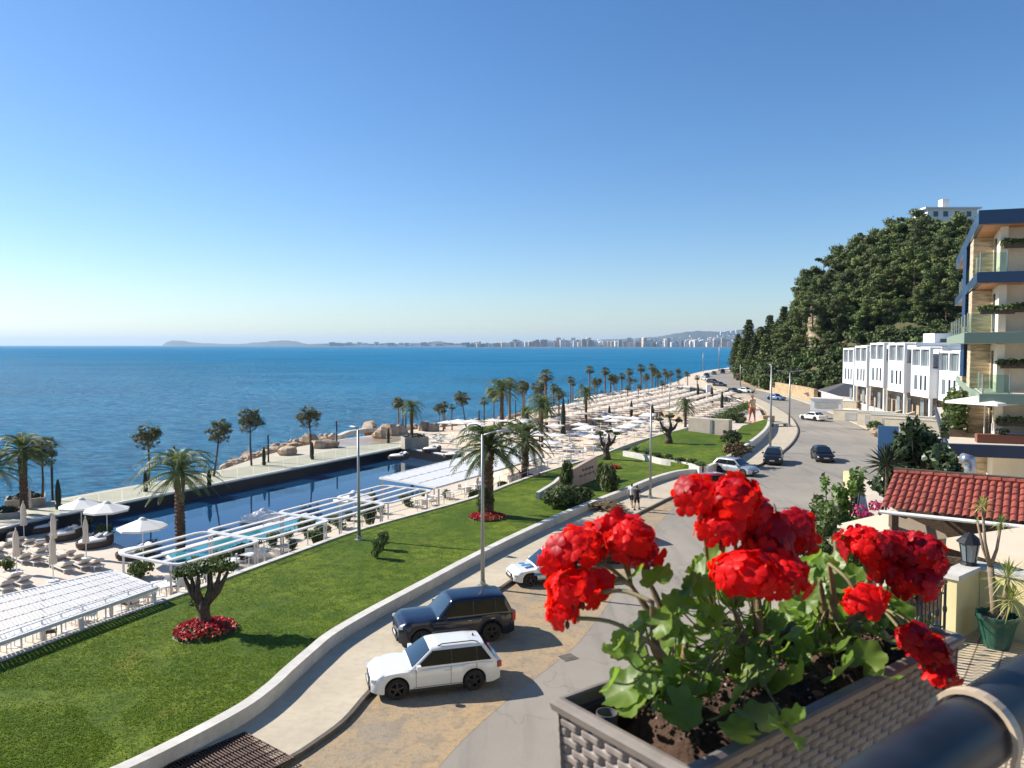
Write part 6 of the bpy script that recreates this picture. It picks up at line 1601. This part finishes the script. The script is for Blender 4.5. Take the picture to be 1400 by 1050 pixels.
q = PD(1262, 596, 34); leafy_tree((q.x, q.y, 4.0), 1.7, q.z - 4.0, 'dark glossy tree behind the left end of the tile roof', 3, 'glossy', 6500, .22, trunk=1.0)
q = PD(1232, 612, 35); leafy_tree((q.x, q.y, 4.0), 1.1, q.z - 4.0, 'small dark tree left of the glossy tree by the road', 4, 'glossy', 3600, .22, trunk=1.0)
q = PD(1300, 640, 30); leafy_tree((q.x, q.y, 4.0), 1.0, q.z - 3.9, 'low dark bush between the glossy tree and the vent pipe', 5, 'glossy', 3000, .2, trunk=.4)
q = PD(1270, 730, 16); leafy_tree((8.9, 16.2, 4.0), .8, 1.5, 'green bush on the restaurant terrace by the yellow parapet', 6, 'fresh', 2600, .11, trunk=.2)
def spiky(p, n, l, label, name='yucca', m='fan_leaf', trunk=.3, w=.05, cat='plant'):
    r = random.Random(n); root = empty(name, p, label=label, cat=cat); f = MB()
    MB().tube([(0, 0, -.05), (0, 0, trunk)], .07, 7).build('stem', M['bark'], root)
    for i in range(n):
        a = i * 2.4; el_ = R(85) - R(105) * i / n; d = Vector((math.cos(a) * math.cos(el_), math.sin(a) * math.cos(el_), math.sin(el_))); s = d.cross(Vector((0, 0, 1))).normalized() * w
        b0 = Vector((0, 0, trunk)); f.add([b0, b0 + d * l * .5 + s, b0 + d * l + Vector((0, 0, -l * .1)), b0 + d * l * .5 - s], [(0, 1, 2, 3)])
    f.build('leaves', M[m], root); return root
q = PD(1213, 635, 33); 
spiky((q.x, q.y, q.z - 1.3), 60, 1.1, 'spiky agave like plant at the road edge left of the tile roof', trunk=1.3, m='cypress', w=.07)
sgn = empty('banner', PD(1214, 608, 37), R(-20), label='small pale blue banner board beside the spiky plant', cat='banner'); MB().box((0, 0, .1), (.9, .08, 1.6)).build('board', mat('pale_blue_board', (.15, .3, .5), .5), sgn); MB().box((0, .1, -1.6), (.08, .08, 5)).build('post', M['pole'], sgn)
MB().box((.6, .05, -.1), (.35, .05, 1.4)).build('side_board', M['white'], sgn)

for px, py, lb in ((777, 899, 'square iron drain cover in the road right of the SUV shadows'), (1098, 590, 'drain cover in the road at the sidewalk bend')):
    p = P(px, py, .0); o = MB().box((0, 0, .004), (.6, .6, .012)).build('drain_cover', M['kerb_dark']); o.location = p; o.rotation_euler = (0, 0, .5); tag(o, lb, 'drain cover')
# ================================================================ NEIGHBOUR TERRACE (one floor down)
BU = Vector((.797, .604, 0)); BW = Vector((.613, -.79, 0))
S1 = Vector((6.67, 11.64, 7.5)); S2 = Vector((7.42, 12.24, 7.5))
M['floor_tile'] = mat('cream_floor_tile', (.55, .46, .33), .6, col2=(.48, .4, .28), scale=4)
m, nt, b, out = nodes('grooved_floor_tile'); b.inputs['Roughness'].default_value = .6
bt_ = N(nt, 'ShaderNodeTexBrick', Scale=1.0); bt_.inputs['Color1'].default_value = (.55, .45, .31, 1); bt_.inputs['Color2'].default_value = (.48, .39, .26, 1); bt_.inputs['Mortar'].default_value = (.2, .15, .1, 1)
bt_.inputs['Mortar Size'].default_value = .012; bt_.inputs['Brick Width'].default_value = .33; bt_.inputs['Row Height'].default_value = .11; bt_.offset = .0
mp = N(nt, 'ShaderNodeMapping'); mp.inputs['Rotation'].default_value = (0, 0, math.atan2(BU.y, BU.x)); nt.links.new(N(nt, 'ShaderNodeTexCoord').outputs['Object'], mp.inputs[0]); nt.links.new(mp.outputs[0], bt_.inputs['Vector']); nt.links.new(bt_.outputs['Color'], b.inputs['Base Color']); M['groove'] = m
def xy(v): return (v.x, v.y)
o = MB().prism([xy(S1 - BU * 6), xy(S2 + BU * .1), xy(S2 + BU * .1 + BW * 6), xy(S1 - BU * 6 + BW * 6)], 7.2, 7.5).build('terrace_floor', M['groove']); tag(o, 'cream tiled terrace floor one storey below the balcony', 'terrace')
o = MB().prism([xy(S1 - BU * 6 + BW * .1), xy(S2), xy(S2 + BW * 6), xy(S1 - BU * 6 + BW * 6)], 0, 7.18).build('annex_wall', M['yellow_plaster']); tag(o, 'yellow plastered building part carrying the lower tiled terrace', 'building')
pw = empty('parapet_wall', label='thick cream parapet wall with pale coping around the lower terrace corner', cat='parapet')
b = MB(); b.ribbon([xy(S1), xy(S2 + BU * .1)], .22, 7.5, 8.45); b.ribbon([xy(S2 + BW * .12), xy(S2 + BW * 6)], .22, 7.5, 8.44); b.build('wall', M['yellow_plaster'], pw)
b = MB(); b.ribbon([xy(S1 - BU * .04), xy(S2 + BU * .15)], .3, 8.45, 8.52); b.ribbon([xy(S2 + BW * .16), xy(S2 + BW * 6)], .3, 8.445, 8.515); b.build('coping', M['wallcap'], pw)
MB().ribbon([xy(S1 - BU * 5.9), xy(S1 - BU * .1)], .3, 7.5, 7.62).build('plinth', M['wallcap'], pw)
ir = empty('iron_railing', label='black wrought iron railing of the lower terrace beside the yellow parapet', cat='railing')
b = MB(); h0, h1 = S1 - BU * 5.8, S1 - BU * .12
for z, r_ in ((8.42, .035), (8.26, .014), (7.74, .014)): b.tube([h0 + Vector((0, 0, z - 7.5)), h1 + Vector((0, 0, z - 7.5))], r_, 6)
b.build('top_rail', M['dark_metal'], ir)
n = 46; bb = MB()
for i in range(n):
    q = h0.lerp(h1, i / (n - 1)); top = q + Vector((0, 0, .92 if i % 8 == 7 or i == n - 1 else .76)); 
    k = MB().tube([q + Vector((0, 0, .1)), top], .022 if i % 8 == 7 or i == n - 1 else .011, 5)
    if i % 2: k.lathe([(0, -.09), (.028, -.04), (.034, 0), (.028, .04), (0, .09)], c=q + Vector((0, 0, .5)), n=7)
    else:
        a = q + Vector((0, 0, .84)); k.tube([a + BU * .05 * math.cos(t * .7) + Vector((0, 0, .06 * math.sin(t * .7))) for t in range(10)], .007, 4)
    k.build('baluster', M['dark_metal'], ir)
# lantern
ln = empty('lantern', S2 + Vector((-.15, -.1, 1.02)), label='dark iron lantern standing on the parapet corner', cat='lantern')
MB().lathe([(.02, 0), (.14, 0), (.1, .04), (.1, .06)], n=10).lathe([(.16, .34), (.2, .36), (.12, .44), (.02, .52)], n=10).build('frame', M['dark_metal'], ln); MB().lathe([(.1, .06), (.14, .34)], n=10).build('glass', M['pane'], ln)
for k in range(5): a = k * 1.257; MB().tube([(.1 * math.cos(a), .1 * math.sin(a), .05), (.15 * math.cos(a), .15 * math.sin(a), .35)], .009, 4).build('bar', M['dark_metal'], ln)
# flower box on the railing
fbx = empty('flower_box', S1 - BU * .95 - BW * .1 + Vector((0, 0, .93)), math.atan2(BU.y, BU.x), label='dark flower box with small red flowers hung on the black railing', cat='flower box')
MB().box((0, 0, 0), (.55, .2, .16)).build('box', M['dark_metal'], fbx); f = MB(); r = random.Random(5); clump(f, r, Vector((0, 0, .16)), .24, 260, .06, .6, shell=.2); f.build('leaves', M['shrub'], fbx)
f = MB(); 
for i in range(9): clump(f, r, Vector((r.uniform(-.25, .25), r.uniform(-.12, .12), r.uniform(.2, .36))), .05, 16, .045)
f.build('blossom', M['red_bed'], fbx)
# green pot with yuccas
yp_ = PD(1362, 888, 11.35); yp_.z = 7.5
pot = empty('plant_pot', yp_, label='dark green scalloped plastic pot on the lower terrace', cat='pot')
M['green_pot'] = mat('green_pot_plastic', (.015, .085, .055), .4, coat=.3); rows = []
for rr_, z in ((.17, 0), (.2, .12), (.235, .3), (.27, .42), (.29, .43), (.29, .49), (.26, .49), (.25, .4), (.02, .4)):
    rows.append([(math.cos(a) * rr_ * (1 + .02 * math.cos(a * 14) * (z > .05)), math.sin(a) * rr_ * (1 + .02 * math.cos(a * 14) * (z > .05)), z + (.02 * abs(math.cos(a * 7)) if z > .42 else 0)) for a in [2 * math.pi * k / 56 for k in range(56)]])
MB().grid(rows, closed=True).build('shell', M['green_pot'], pot, auto=60); MB().lathe([(.0, .43), (.25, .42)], n=16).build('soil', M['bark'], pot)
yu = empty('yucca', yp_ + Vector((0, 0, .4)), label='tall bare stemmed dracaena with spiky yellow green tufts growing in the green pot', cat='potted plant')
M['yucca_bark'] = mat('yucca_bark', (.3, .22, .15), .9, col2=(.18, .13, .09), scale=9, bump=.5, bscale=30, bdist=.02); M['yucca_leaf'] = mat('yucca_leaf', (.24, .3, .06), .45, col2=(.4, .4, .14), scale=5, transl=.3, trans_col=(.5, .55, .12))
t = MB()
def yp3(px, py, D): v = PD(px, py, D); return v - yu.location
D_ = yp_.y
base = Vector((-.04, 0, 0)); j1 = yp3(1354, 775, D_)
t.tube([base, yp3(1359, 830, D_), j1], [.07, .05, .045], 9)
tips = [yp3(1343, 692, D_), yp3(1336, 712, D_ + .1), yp3(1369, 715, D_ - .1)]
for tp_ in tips: t.tube([j1, j1.lerp(tp_, .4) + Vector((.03 * (1 if tp_.x > j1.x else -1), 0, 0)), tp_], [.03, .022, .016], 7)
j2 = yp3(1372, 835, D_ - .1); t.tube([Vector((.06, 0, 0)), yp3(1368, 850, D_), j2], [.05, .045, .035], 8); tip2 = yp3(1378, 790, D_ - .1); tip3 = yp3(1383, 822, D_ - .2)
t.tube([j2, tip2], [.035, .03], 7); t.tube([yp3(1366, 862, D_), tip3], [.035, .03], 7)
t.build('trunk', M['yucca_bark'], yu, smooth=True)
f = MB(); r = random.Random(7)
for tp_, l, nn in ((tips[0], .24, 40), (tips[2], .2, 34), (tip2, .42, 60), (tip3, .38, 60), (tips[1], .08, 10)):
    for i in range(nn):
        a = i * 2.4; e_ = R(88) - R(125) * i / nn; d = Vector((math.cos(a) * math.cos(e_), math.sin(a) * math.cos(e_), math.sin(e_))); s = d.cross(Vector((0, 0, 1))).normalized() * .012; ll = l * r.uniform(.8, 1.1)
        f.add([tp_ - s * .5, tp_ + d * ll * .45 + s, tp_ + d * ll + Vector((0, 0, -ll * .22)), tp_ + d * ll * .45 - s], [(0, 1, 2, 3)])
f.build('leaves', M['yucca_leaf'], yu)

# ================================================================ NEAR BALCONY: rail, planter, geraniums
M['rail'] = mat('glossy_navy_rail', (.007, .008, .011), .42, coat=.0, col2=(.02, .024, .03), scale=8)
rail = empty('balcony_rail', label='thick glossy dark navy handrail crossing the lower right corner', cat='handrail')
rc = -BW * .358 * -1
def rp(t, off=.0, z=0): v = BW * (-.352 + off) + BU * t; return Vector((v.x, v.y, 11.58 + z))
MB().tube([rp(.1 + i * .25) for i in range(16)], .038, 28).build('rail', M['rail'], rail, smooth=True)
b = MB()
for t in (.15, 1.45, 2.75): b.tube([rp(t, .0, -.04), rp(t, .0, -1.1)], .02, 10)
b.tube([rp(.1, 0, -1.0), rp(3.8, 0, -1.0)], .02, 8); b.build('support', M['rail'], rail, smooth=True)
M['strap'] = mat('beige_bracket', (.55, .43, .3), .5, col2=(.45, .34, .23), scale=30)
st_ = empty('rail_bracket', label='curved beige hanging bracket hooked over the dark handrail', cat='bracket')
def ringpts(t, a0_, a1_, r_=.044):
    return [rp(t) + BW * math.cos(a) * r_ + Vector((0, 0, math.sin(a) * r_)) for a in [a0_ + (a1_ - a0_) * i / 18 for i in range(19)]]
def flatband(pts, w, th=.0025):
    b = MB(); rows = []
    for i, p in enumerate(pts):
        a_ = pts[max(0, i - 1)]; c_ = pts[min(len(pts) - 1, i + 1)]; tn = (c_ - a_).normalized(); nn = tn.cross(BU).normalized()
        rows.append([p - BU * w / 2 - nn * th, p + BU * w / 2 - nn * th, p + BU * w / 2 + nn * th, p - BU * w / 2 + nn * th])
    b.grid(rows, closed=True); return b
pts_ = ringpts(.9, R(195), R(-20)); pts_ = pts_ + [pts_[-1] + Vector((0, 0, -.06)), pts_[-1] + Vector((0, 0, -.14))]
flatband(pts_, .014).build('strap', M['strap'], st_, smooth=False)
# own balcony slab edge seen below the rail
# planter box
PA = Vector((.056, .962, 11.549)); PL, PW_, PH = .64, .212, .17
def pt(u, w, z=0): v = PA + BU * u + BW * w; return Vector((v.x, v.y, 11.55 + z))
M['weave'] = mat('taupe_woven_plastic', (.25, .21, .185), .6, col2=(.18, .15, .13), scale=14, bump=.1, bscale=400, bdist=.0005)
M['rimm'] = mat('taupe_plastic_rim', (.22, .19, .165), .55, col2=(.16, .135, .115), scale=20, bump=.08, bscale=300, bdist=.0005)
pb = empty('planter_box', PA.copy(), 0, label='rectangular taupe woven plastic planter box holding the red geraniums', cat='planter')
def wv(v): return v - pb.location
WR = .0112
def weave(p0, du, nrm, L_, ext):
    rows = []; ns = int(L_ / .0032); nz = int(PH / .0016)
    for j in range(nz + 1):
        z = j * PH / nz; rowi = int(z / WR); fz = (z / WR) % 1; row = []
        for i in range(ns + 1):
            s = i * L_ / ns; ph = ((s / .04) + (.5 if rowi % 2 else 0)) % 1
            st__ = min(1, math.sin(math.pi * fz) * 2.2) * .0026
            slot = 1 / (1 + (abs(ph - .5) / .075) ** 6); h = st__ * (1 - slot) + .0012 * math.sin(math.pi * ph) * (1 - slot) - .0055 * slot
            taper = -.012 * (z / PH)
            row.append(p0 + du * s + Vector((0, 0, -z)) + nrm * (h + taper))
        rows.append(row)
    return rows
b = MB()
b.grid([[wv(v) for v in r_] for r_ in weave(pt(.004, 0, -.01), BW, -BU, PW_, 0)])
b.grid([[wv(v) for v in r_] for r_ in weave(pt(0, PW_ - .004, -.01), BU, BW, PL, 0)])
b.grid([[wv(pt(0, .004, -.01)), wv(pt(PL, .004, -.01))], [wv(pt(0, .016, -PH)), wv(pt(PL, .016, -PH))]])
b.grid([[wv(pt(PL - .004, 0, -.01)), wv(pt(PL - .004, PW_, -.01))], [wv(pt(PL - .016, 0, -PH)), wv(pt(PL - .016, PW_, -PH))]])
b.build('woven_side', M['weave'], pb, smooth=True)
r0 = MB(); ro = .004; ri = .009
prof = [(-ro, -.013), (-ro - .002, -.004), (-ro, .0), (.002, .003), (ri - .002, .003), (ri, .0), (ri, -.012), (ri + .004, -.014)]
rows = []
for a_, z in prof: rows.append([wv(pt(a_, a_, z)), wv(pt(PL - a_, a_, z)), wv(pt(PL - a_, PW_ - a_, z)), wv(pt(a_, PW_ - a_, z))])
r0.grid(rows, closed=True); r0.build('rim', M['rimm'], pb)
li = MB(); k_ = ri + .002
rows = [[wv(pt(k_ + e, k_ + e, z)), wv(pt(PL - k_ - e, k_ + e, z)), wv(pt(PL - k_ - e, PW_ - k_ - e, z)), wv(pt(k_ + e, PW_ - k_ - e, z))] for e, z in ((0, -.012), (.008, -.013), (.012, -.1), (.013, -.101))]
li.grid(rows, closed=True); o_ = len(li.v) - 4; li.f.append((o_, o_ + 1, o_ + 2, o_ + 3)); li.m.append(0); li.build('liner', mat('dark_liner', (.03, .028, .026), .5), pb)
tb = MB(); tb.lathe([(.0, -.03), (.0105, -.03), (.0125, 0), (.0135, 0), (.0135, -.09)], c=wv(pt(.045, .045, -.012)), n=20); tb.build('filling_tube', mat('grey_tube', (.12, .12, .125), .4), pb, smooth=False)
# soil
m_s = mat('potting_soil', (.055, .03, .02), .95, col2=(.1, .055, .035), scale=60, bump=1, bscale=120, bdist=.004)
so = MB(); rows = []; 
for i in range(70):
    row = []
    for j in range(26):
        u = .075 + (PL - .1) * i / 69; w = .024 + (PW_ - .048) * j / 25
        z = -.045 + .012 * mnoise.noise(Vector((u * 40, w * 40, 0))) + .008 * mnoise.noise(Vector((u * 130, w * 130, 5))) + .02 * math.sin(math.pi * j / 25) * min(1, i / 8) - .03 * max(0, 1 - i / 6)
        row.append(wv(pt(u, w, z)))
    rows.append(row)
so.grid(rows); r = random.Random(12)
so.build('soil', m_s, pb, smooth=True)
cr = MB(); pe = MB()
def pebble(mb, c, s, r):
    q = [rv(r) * s * r.uniform(.6, 1.2) for _ in range(7)]
    rows = []
    for i in range(4):
        an = math.pi * (i + .2) / 3.4; rows.append([c + Vector((math.cos(2 * math.pi * k / 5 + i) * math.sin(an) * s * r.uniform(.7, 1.2), math.sin(2 * math.pi * k / 5 + i) * math.sin(an) * s * r.uniform(.7, 1.2), math.cos(an) * s * .8)) for k in range(5)])
    mb.grid(rows, closed=True)
for i in range(900):
    u = r.uniform(.08, PL - .03); w = r.uniform(.028, PW_ - .03); c = wv(pt(u, w, -.036 + .018 * math.sin(math.pi * (w - .02) / .16) + r.uniform(-.004, .006)))
    (pebble(cr, c, r.uniform(.0015, .0045), r) if i % 9 else pebble(pe, c, r.uniform(.0015, .003), r))
cr.build('soil_crumb', m_s, pb)['kind'] = 'stuff'; pe.build('perlite', mat('perlite', (.5, .4, .33), .8), pb)['kind'] = 'stuff'
chip = MB()
for u, w in ((.12, .1), (.1, .14), (.17, .15), (.24, .16), (.2, .05), (.33, .16), (.38, .13)): pebble(chip, wv(pt(u, w, -.028)), r.uniform(.006, .01), r)
chip.build('bark_chip', mat('bark_chip', (.3, .14, .07), .8, col2=(.18, .08, .04), scale=60), pb)

# geranium materials
M['ger_leaf'] = mat('geranium_leaf', (.07, .14, .018), .42, col2=(.15, .23, .03), scale=22, contrast=(.35, .65), spec=.35, bump=.25, bscale=160, bdist=.0015, transl=.38, trans_col=(.32, .52, .05), col3=(.19, .26, .05), scale3=9, amt3=.5)
M['ger_leaf_old'] = mat('geranium_leaf_pale', (.11, .19, .035), .45, col2=(.2, .26, .06), scale=15, transl=.35, trans_col=(.35, .5, .07), bump=.2, bscale=160, bdist=.001)
M['ger_stem'] = mat('geranium_stem', (.15, .17, .05), .6, col2=(.22, .15, .07), scale=20, bump=.3, bscale=90, bdist=.001)
M['ger_wood'] = mat('geranium_wood', (.25, .17, .08), .8, col2=(.13, .085, .045), scale=30, bump=.7, bscale=70, bdist=.004)
M['petal'] = mat('red_petal', (.88, .01, .008), .5, col2=(.7, .005, .008), scale=40, spec=.25, transl=.42, trans_col=(1, .025, .01))
M['petal_dark'] = mat('deep_red_petal', (.42, .002, .01), .5, col2=(.3, .001, .008), scale=40, spec=.25, transl=.25, trans_col=(.7, .01, .02))
M['bud'] = mat('dark_red_bud', (.14, .008, .015), .5, col2=(.08, .03, .015), scale=80)
def frame_from(n, roll=0.0):
    n = n.normalized(); u = n.cross(Vector((.3, .1, 1))); u = u.normalized() if u.length > .01 else Vector((1, 0, 0)); v = n.cross(u)
    return (u * math.cos(roll) + v * math.sin(roll)), (v * math.cos(roll) - u * math.sin(roll)), n
def ger_leaf(mb, c, nrm, rad, r, roll=None):
    u, v, n = frame_from(nrm, r.uniform(0, 6.28) if roll is None else roll); NA = 44; NR = 5; cup = r.uniform(-.1, .45); fold = r.uniform(.0, .5); ph0 = r.uniform(0, 6); vs = [c.copy()]; fs = []
    tw = r.uniform(-.25, .25)
    for j in range(1, NR + 1):
        t = j / NR
        for k in range(NA):
            a = 2 * math.pi * k / NA; notch = math.exp(-(((a - math.pi + math.pi) % (2 * math.pi) - 0) / .28) ** 2) + math.exp(-((2 * math.pi - a) / .28) ** 2)
            R_ = rad * (1 - .62 * min(1, notch)) * (1 + (.085 * math.cos(7 * (a - math.pi)) + .03 * math.cos(28 * a + 1)) * t ** 3)
            q = R_ * t
            z = rad * (cup * t * t * .6 + .11 * t ** 2.5 * math.cos(7 * (a - math.pi) + .0) + .1 * t * t * math.sin(3 * a + ph0) - .05 * t * abs(math.cos(3.5 * (a - math.pi))) + fold * .5 * abs(math.sin(a)) * t * t) + tw * q * math.cos(a)
            vs.append(c + u * math.cos(a) * q + v * math.sin(a) * q + n * z)
    for k in range(NA): fs.append((0, 1 + k, 1 + (k + 1) % NA))
    for j in range(NR - 1):
        for k in range(NA): a_, b_ = 1 + j * NA + k, 1 + j * NA + (k + 1) % NA; fs.append((a_, a_ + NA, b_ + NA, b_))
    mb.add(vs, fs)
def petal(mb, c, d, n, L_, w, curl, mi=0):
    """d: outward direction in the flower plane, n: flower normal"""
    s = d.cross(n).normalized(); rows = []
    for t, ww in ((0, .12), (.3, .5), (.6, .92), (.85, .95), (1.0, .55)):
        z = math.sin(t * 1.3) * curl
        rows.append([c + d * L_ * t + s * w * ww * x + n * (L_ * (.42 * t - .38 * z * t) - abs(x) * w * .16 * t + (.04 * L_ * t if x == 0 else 0)) for x in (-.5, -.25, 0, .25, .5)])
    mb.grid(rows, mi)
def floret(mb, c, n, size, r, mi=0):
    u, v, n = frame_from(n, r.uniform(0, 6.28)); 
    for k in range(5):
        a = k * 1.2566 + r.uniform(-.15, .15); d = u * math.cos(a) + v * math.sin(a)
        petal(mb, c, d, n, size * r.uniform(.85, 1.1), size * r.uniform(.8, 1.0), r.uniform(.7, 1.3), mi)
def flower_head(parent, c, rad, stem_from, r, dark=0.0, dens=1.0, spread=115):
    """umbel of florets, buds and stalk"""
    off = parent.location; c = c - off; n_ = max(8, int(42 * dens * (rad / .04) ** 2)); f = MB(); st = MB()
    for i in range(n_):
        cz = 1 - (1 - math.cos(R(spread))) * (i + .5) / n_; az = i * 2.39996 + r.uniform(-.25, .25); sz = math.sqrt(max(0, 1 - cz * cz))
        d = Vector((sz * math.cos(az), sz * math.sin(az), cz)); q = rad * r.uniform(.68, 1.12)
        p = c + Vector((d.x * q, d.y * q, d.z * q * .78)); nn = (d + rv(r) * .35).normalized()
        floret(f, p, nn, r.uniform(.0125, .0165), r, 1 if r.random() < dark else 0)
        st.tube([c - Vector((0, 0, rad * .35)), p], .0007, 4, 0, caps=False)
    fh = f.build('flower_head', [M['petal'], M['petal_dark']], parent, smooth=True)
    bd_ = MB()
    for i in range(7):
        d = rv(r); d.z = -abs(d.z) * .6; p = c + d * rad * r.uniform(.4, .8) + Vector((0, 0, -.01)); bd_.lathe([(0, -.006), (.0025, -.003), (.003, .001), (.0015, .005), (0, .007)], c=p, n=6)
        st.tube([c - Vector((0, 0, rad * .3)), p], .0008, 4, caps=False)
    bd_.build('bud', M['bud'], fh)
    s0 = stem_from - off; e = c - Vector((0, 0, rad * .35)); mid = s0.lerp(e, .5) + Vector((r.uniform(-.01, .01), r.uniform(-.01, .01), .01))
    st.tube(smooth_line([s0, mid, e], 5), [.0026] * 11, 7); st.build('flower_stalk', M['ger_stem'], fh, smooth=True)
def axisY(px):
    k = (px - 700) / F; t = (k * .887 - .113) / (.797 - .604 * k); t = max(-.08, min(.62, t)); return .887 + .604 * t
BASES = [pt(.14, .08, -.035), pt(.29, .1, -.03), pt(.46, .1, -.03)]
PLN = ['left geranium with two leaning heads of bright red flowers', 'middle geranium carrying the tallest and largest red flower heads', 'right geranium with deeper red flower heads above the handrail']
HEADS = [
 [(860, 738, .98, 37, .1), (838, 726, 1.0, 28, .5), (818, 742, .99, 30, .4), (790, 752, .96, 36, .15), (760, 768, .96, 23, .1), (784, 808, .93, 34, .05), (815, 800, .95, 24, .2), (768, 838, .92, 20, .0), (880, 760, .98, 22, .2)],
 [(955, 682, 1.0, 33, .1), (1000, 682, .98, 36, .2), (990, 722, .98, 34, .25), (1078, 722, 1.03, 30, .5), (1045, 728, 1.0, 34, .7), (1018, 788, .93, 44, .0), (1062, 790, .94, 42, .05), (1092, 740, 1.02, 22, .2), (1030, 700, 1.0, 28, .5), (1096, 716, 1.03, 18, .1), (1050, 758, .98, 34, .3)],
 [(1180, 746, 1.15, 32, .7), (1222, 752, 1.16, 30, .85), (1258, 758, 1.15, 34, .75), (1245, 796, 1.14, 34, .6), (1212, 778, 1.15, 24, .6), (1181, 822, 1.05, 27, .15), (1250, 872, 1.05, 20, .5), (1272, 890, 1.05, 27, .8), (1284, 922, 1.05, 22, .6)]]
LEAVES = [ # px, py, radius px, plant
 (856, 944, 40, 0), (838, 932, 26, 0), (868, 968, 28, 0), (898, 788, 28, 0), (872, 784, 18, 0), (926, 822, 26, 0), (852, 880, 22, 0), (836, 892, 18, 0), (905, 852, 26, 0), (880, 850, 24, 0), (870, 890, 24, 0), (900, 900, 26, 0),
 (962, 790, 34, 1), (975, 765, 24, 1), (985, 800, 30, 1), (925, 872, 34, 1), (955, 915, 40, 1), (905, 948, 30, 1), (930, 970, 36, 1), (1000, 965, 44, 1), (1040, 985, 40, 1), (1075, 1000, 36, 1), (1010, 1000, 34, 1), (1085, 985, 26, 1), (1005, 868, 30, 1), (1030, 845, 28, 1), (975, 850, 28, 1), (1055, 880, 34, 1), (1035, 920, 38, 1), (1080, 930, 40, 1), (955, 870, 24, 1), (1000, 905, 30, 1),
 (1105, 860, 34, 2), (1130, 890, 36, 2), (1160, 860, 34, 2), (1150, 920, 34, 2), (1185, 900, 30, 2), (1200, 870, 32, 2), (1210, 925, 26, 2), (1195, 838, 26, 2), (1120, 820, 30, 2), (1150, 800, 26, 2), (1230, 840, 24, 2), (1235, 880, 20, 2), (1165, 790, 22, 2), (1215, 820, 22, 2), (1110, 780, 26, 2), (1140, 770, 20, 2)]
REG = [(890, 850), (900, 790), (935, 810), (950, 760), (1000, 770), (1060, 830), (1100, 760), (1150, 765), (1200, 800), (1240, 815), (1250, 870), (1240, 910), (1180, 935), (1130, 960), (1095, 1000), (1040, 1020), (985, 1005), (960, 960), (900, 965), (870, 950), (860, 905), (835, 890), (850, 862)]
rg_ = random.Random(77)
for pi in range(3):
    root = empty('geranium', BASES[pi], 0, label=PLN[pi], cat='flowering plant', group=None)
    lf = MB(); lo2 = MB(); ps = MB(); wd = MB()
    base = BASES[pi]; tops = []
    span = ((-.12, .08), (-.1, .1), (-.1, .14))[pi]
    for i in range(6):
        a = base + BU * rg_.uniform(*span) + BW * rg_.uniform(-.07, .07) + Vector((0, 0, rg_.uniform(.08, .19))); 
        wd.tube(smooth_line([base + rv(rg_) * .008 - root.location, base.lerp(a, .5) + Vector((rg_.uniform(-.015, .015), 0, .02)) - root.location, a - root.location], 6), [.0075 * (1 - .055 * k) * (1 + .18 * (k % 3 == 0)) for k in range(13)], 8)
        tops.append(a); tops.append(base.lerp(a, .6))
    items = [(px, py, rp_) for px, py, rp_, k in LEAVES if k == pi]
    tries = 0
    lim = ((830, 925), (925, 1085), (1085, 1260))[pi]; cnt = (30, 125, 125)[pi]
    while cnt > 0 and tries < 4000:
        tries += 1; px = rg_.uniform(*lim); py = rg_.uniform(755, 1020)
        if inpoly(px, py, REG): items.append((px, py, rg_.uniform(10, 22))); cnt -= 1
    for ii_, (px, py, rp_) in enumerate(items):
        if (px, py, rp_, pi) not in LEAVES and axisY(px) > .425 * F / (py - 472) + .085: continue
        D = axisY(px) + rg_.uniform(-.06, .1) - max(0, (py - 930)) * .0009
        if py < 850: D += .03
        D = min(D, .425 * F / (py - 472) + rg_.uniform(-.03, 0))
        c = PD(px, py, D); rad = rp_ * D / F * .86
        nn = Vector((rg_.uniform(-.95, .3), rg_.uniform(-.85, .45), rg_.uniform(.3, 1.1)))
        (ger_leaf(lf, c - root.location, nn, rad, rg_) if rg_.random() < .84 else ger_leaf(lo2, c - root.location, nn, rad, rg_))
        near = min(tops, key=lambda q: (q - c).length); e = c - nn.normalized() * .002; near = base.lerp(near, rg_.uniform(.45, 1.0)) + rv(rg_) * .006; near = near.lerp(c, .3 if (near - c).length > .1 else 0)
        if rg_.random() < .55: ps.tube(smooth_line([near - root.location, near.lerp(c, .55) + Vector((0, 0, -.012)) - root.location, e - root.location], 4), .0012, 5)
    lf.build('leaves', M['ger_leaf'], root, smooth=True); lo2.build('pale_leaves', M['ger_leaf_old'], root, smooth=True); ps.build('leaf_stalk', M['ger_stem'], root, smooth=True)
    wd.build('woody_stem', M['ger_wood'], root, smooth=True)
    for px, py, D, rp_, dk_ in HEADS[pi]:
        c = PD(px, py, D); rad = rp_ * D / F; tgt = min(tops, key=lambda q: (q - c).length + abs(q.x - c.x) * 1.0)
        flower_head(root, c, rad, tgt, rg_, dark=dk_)
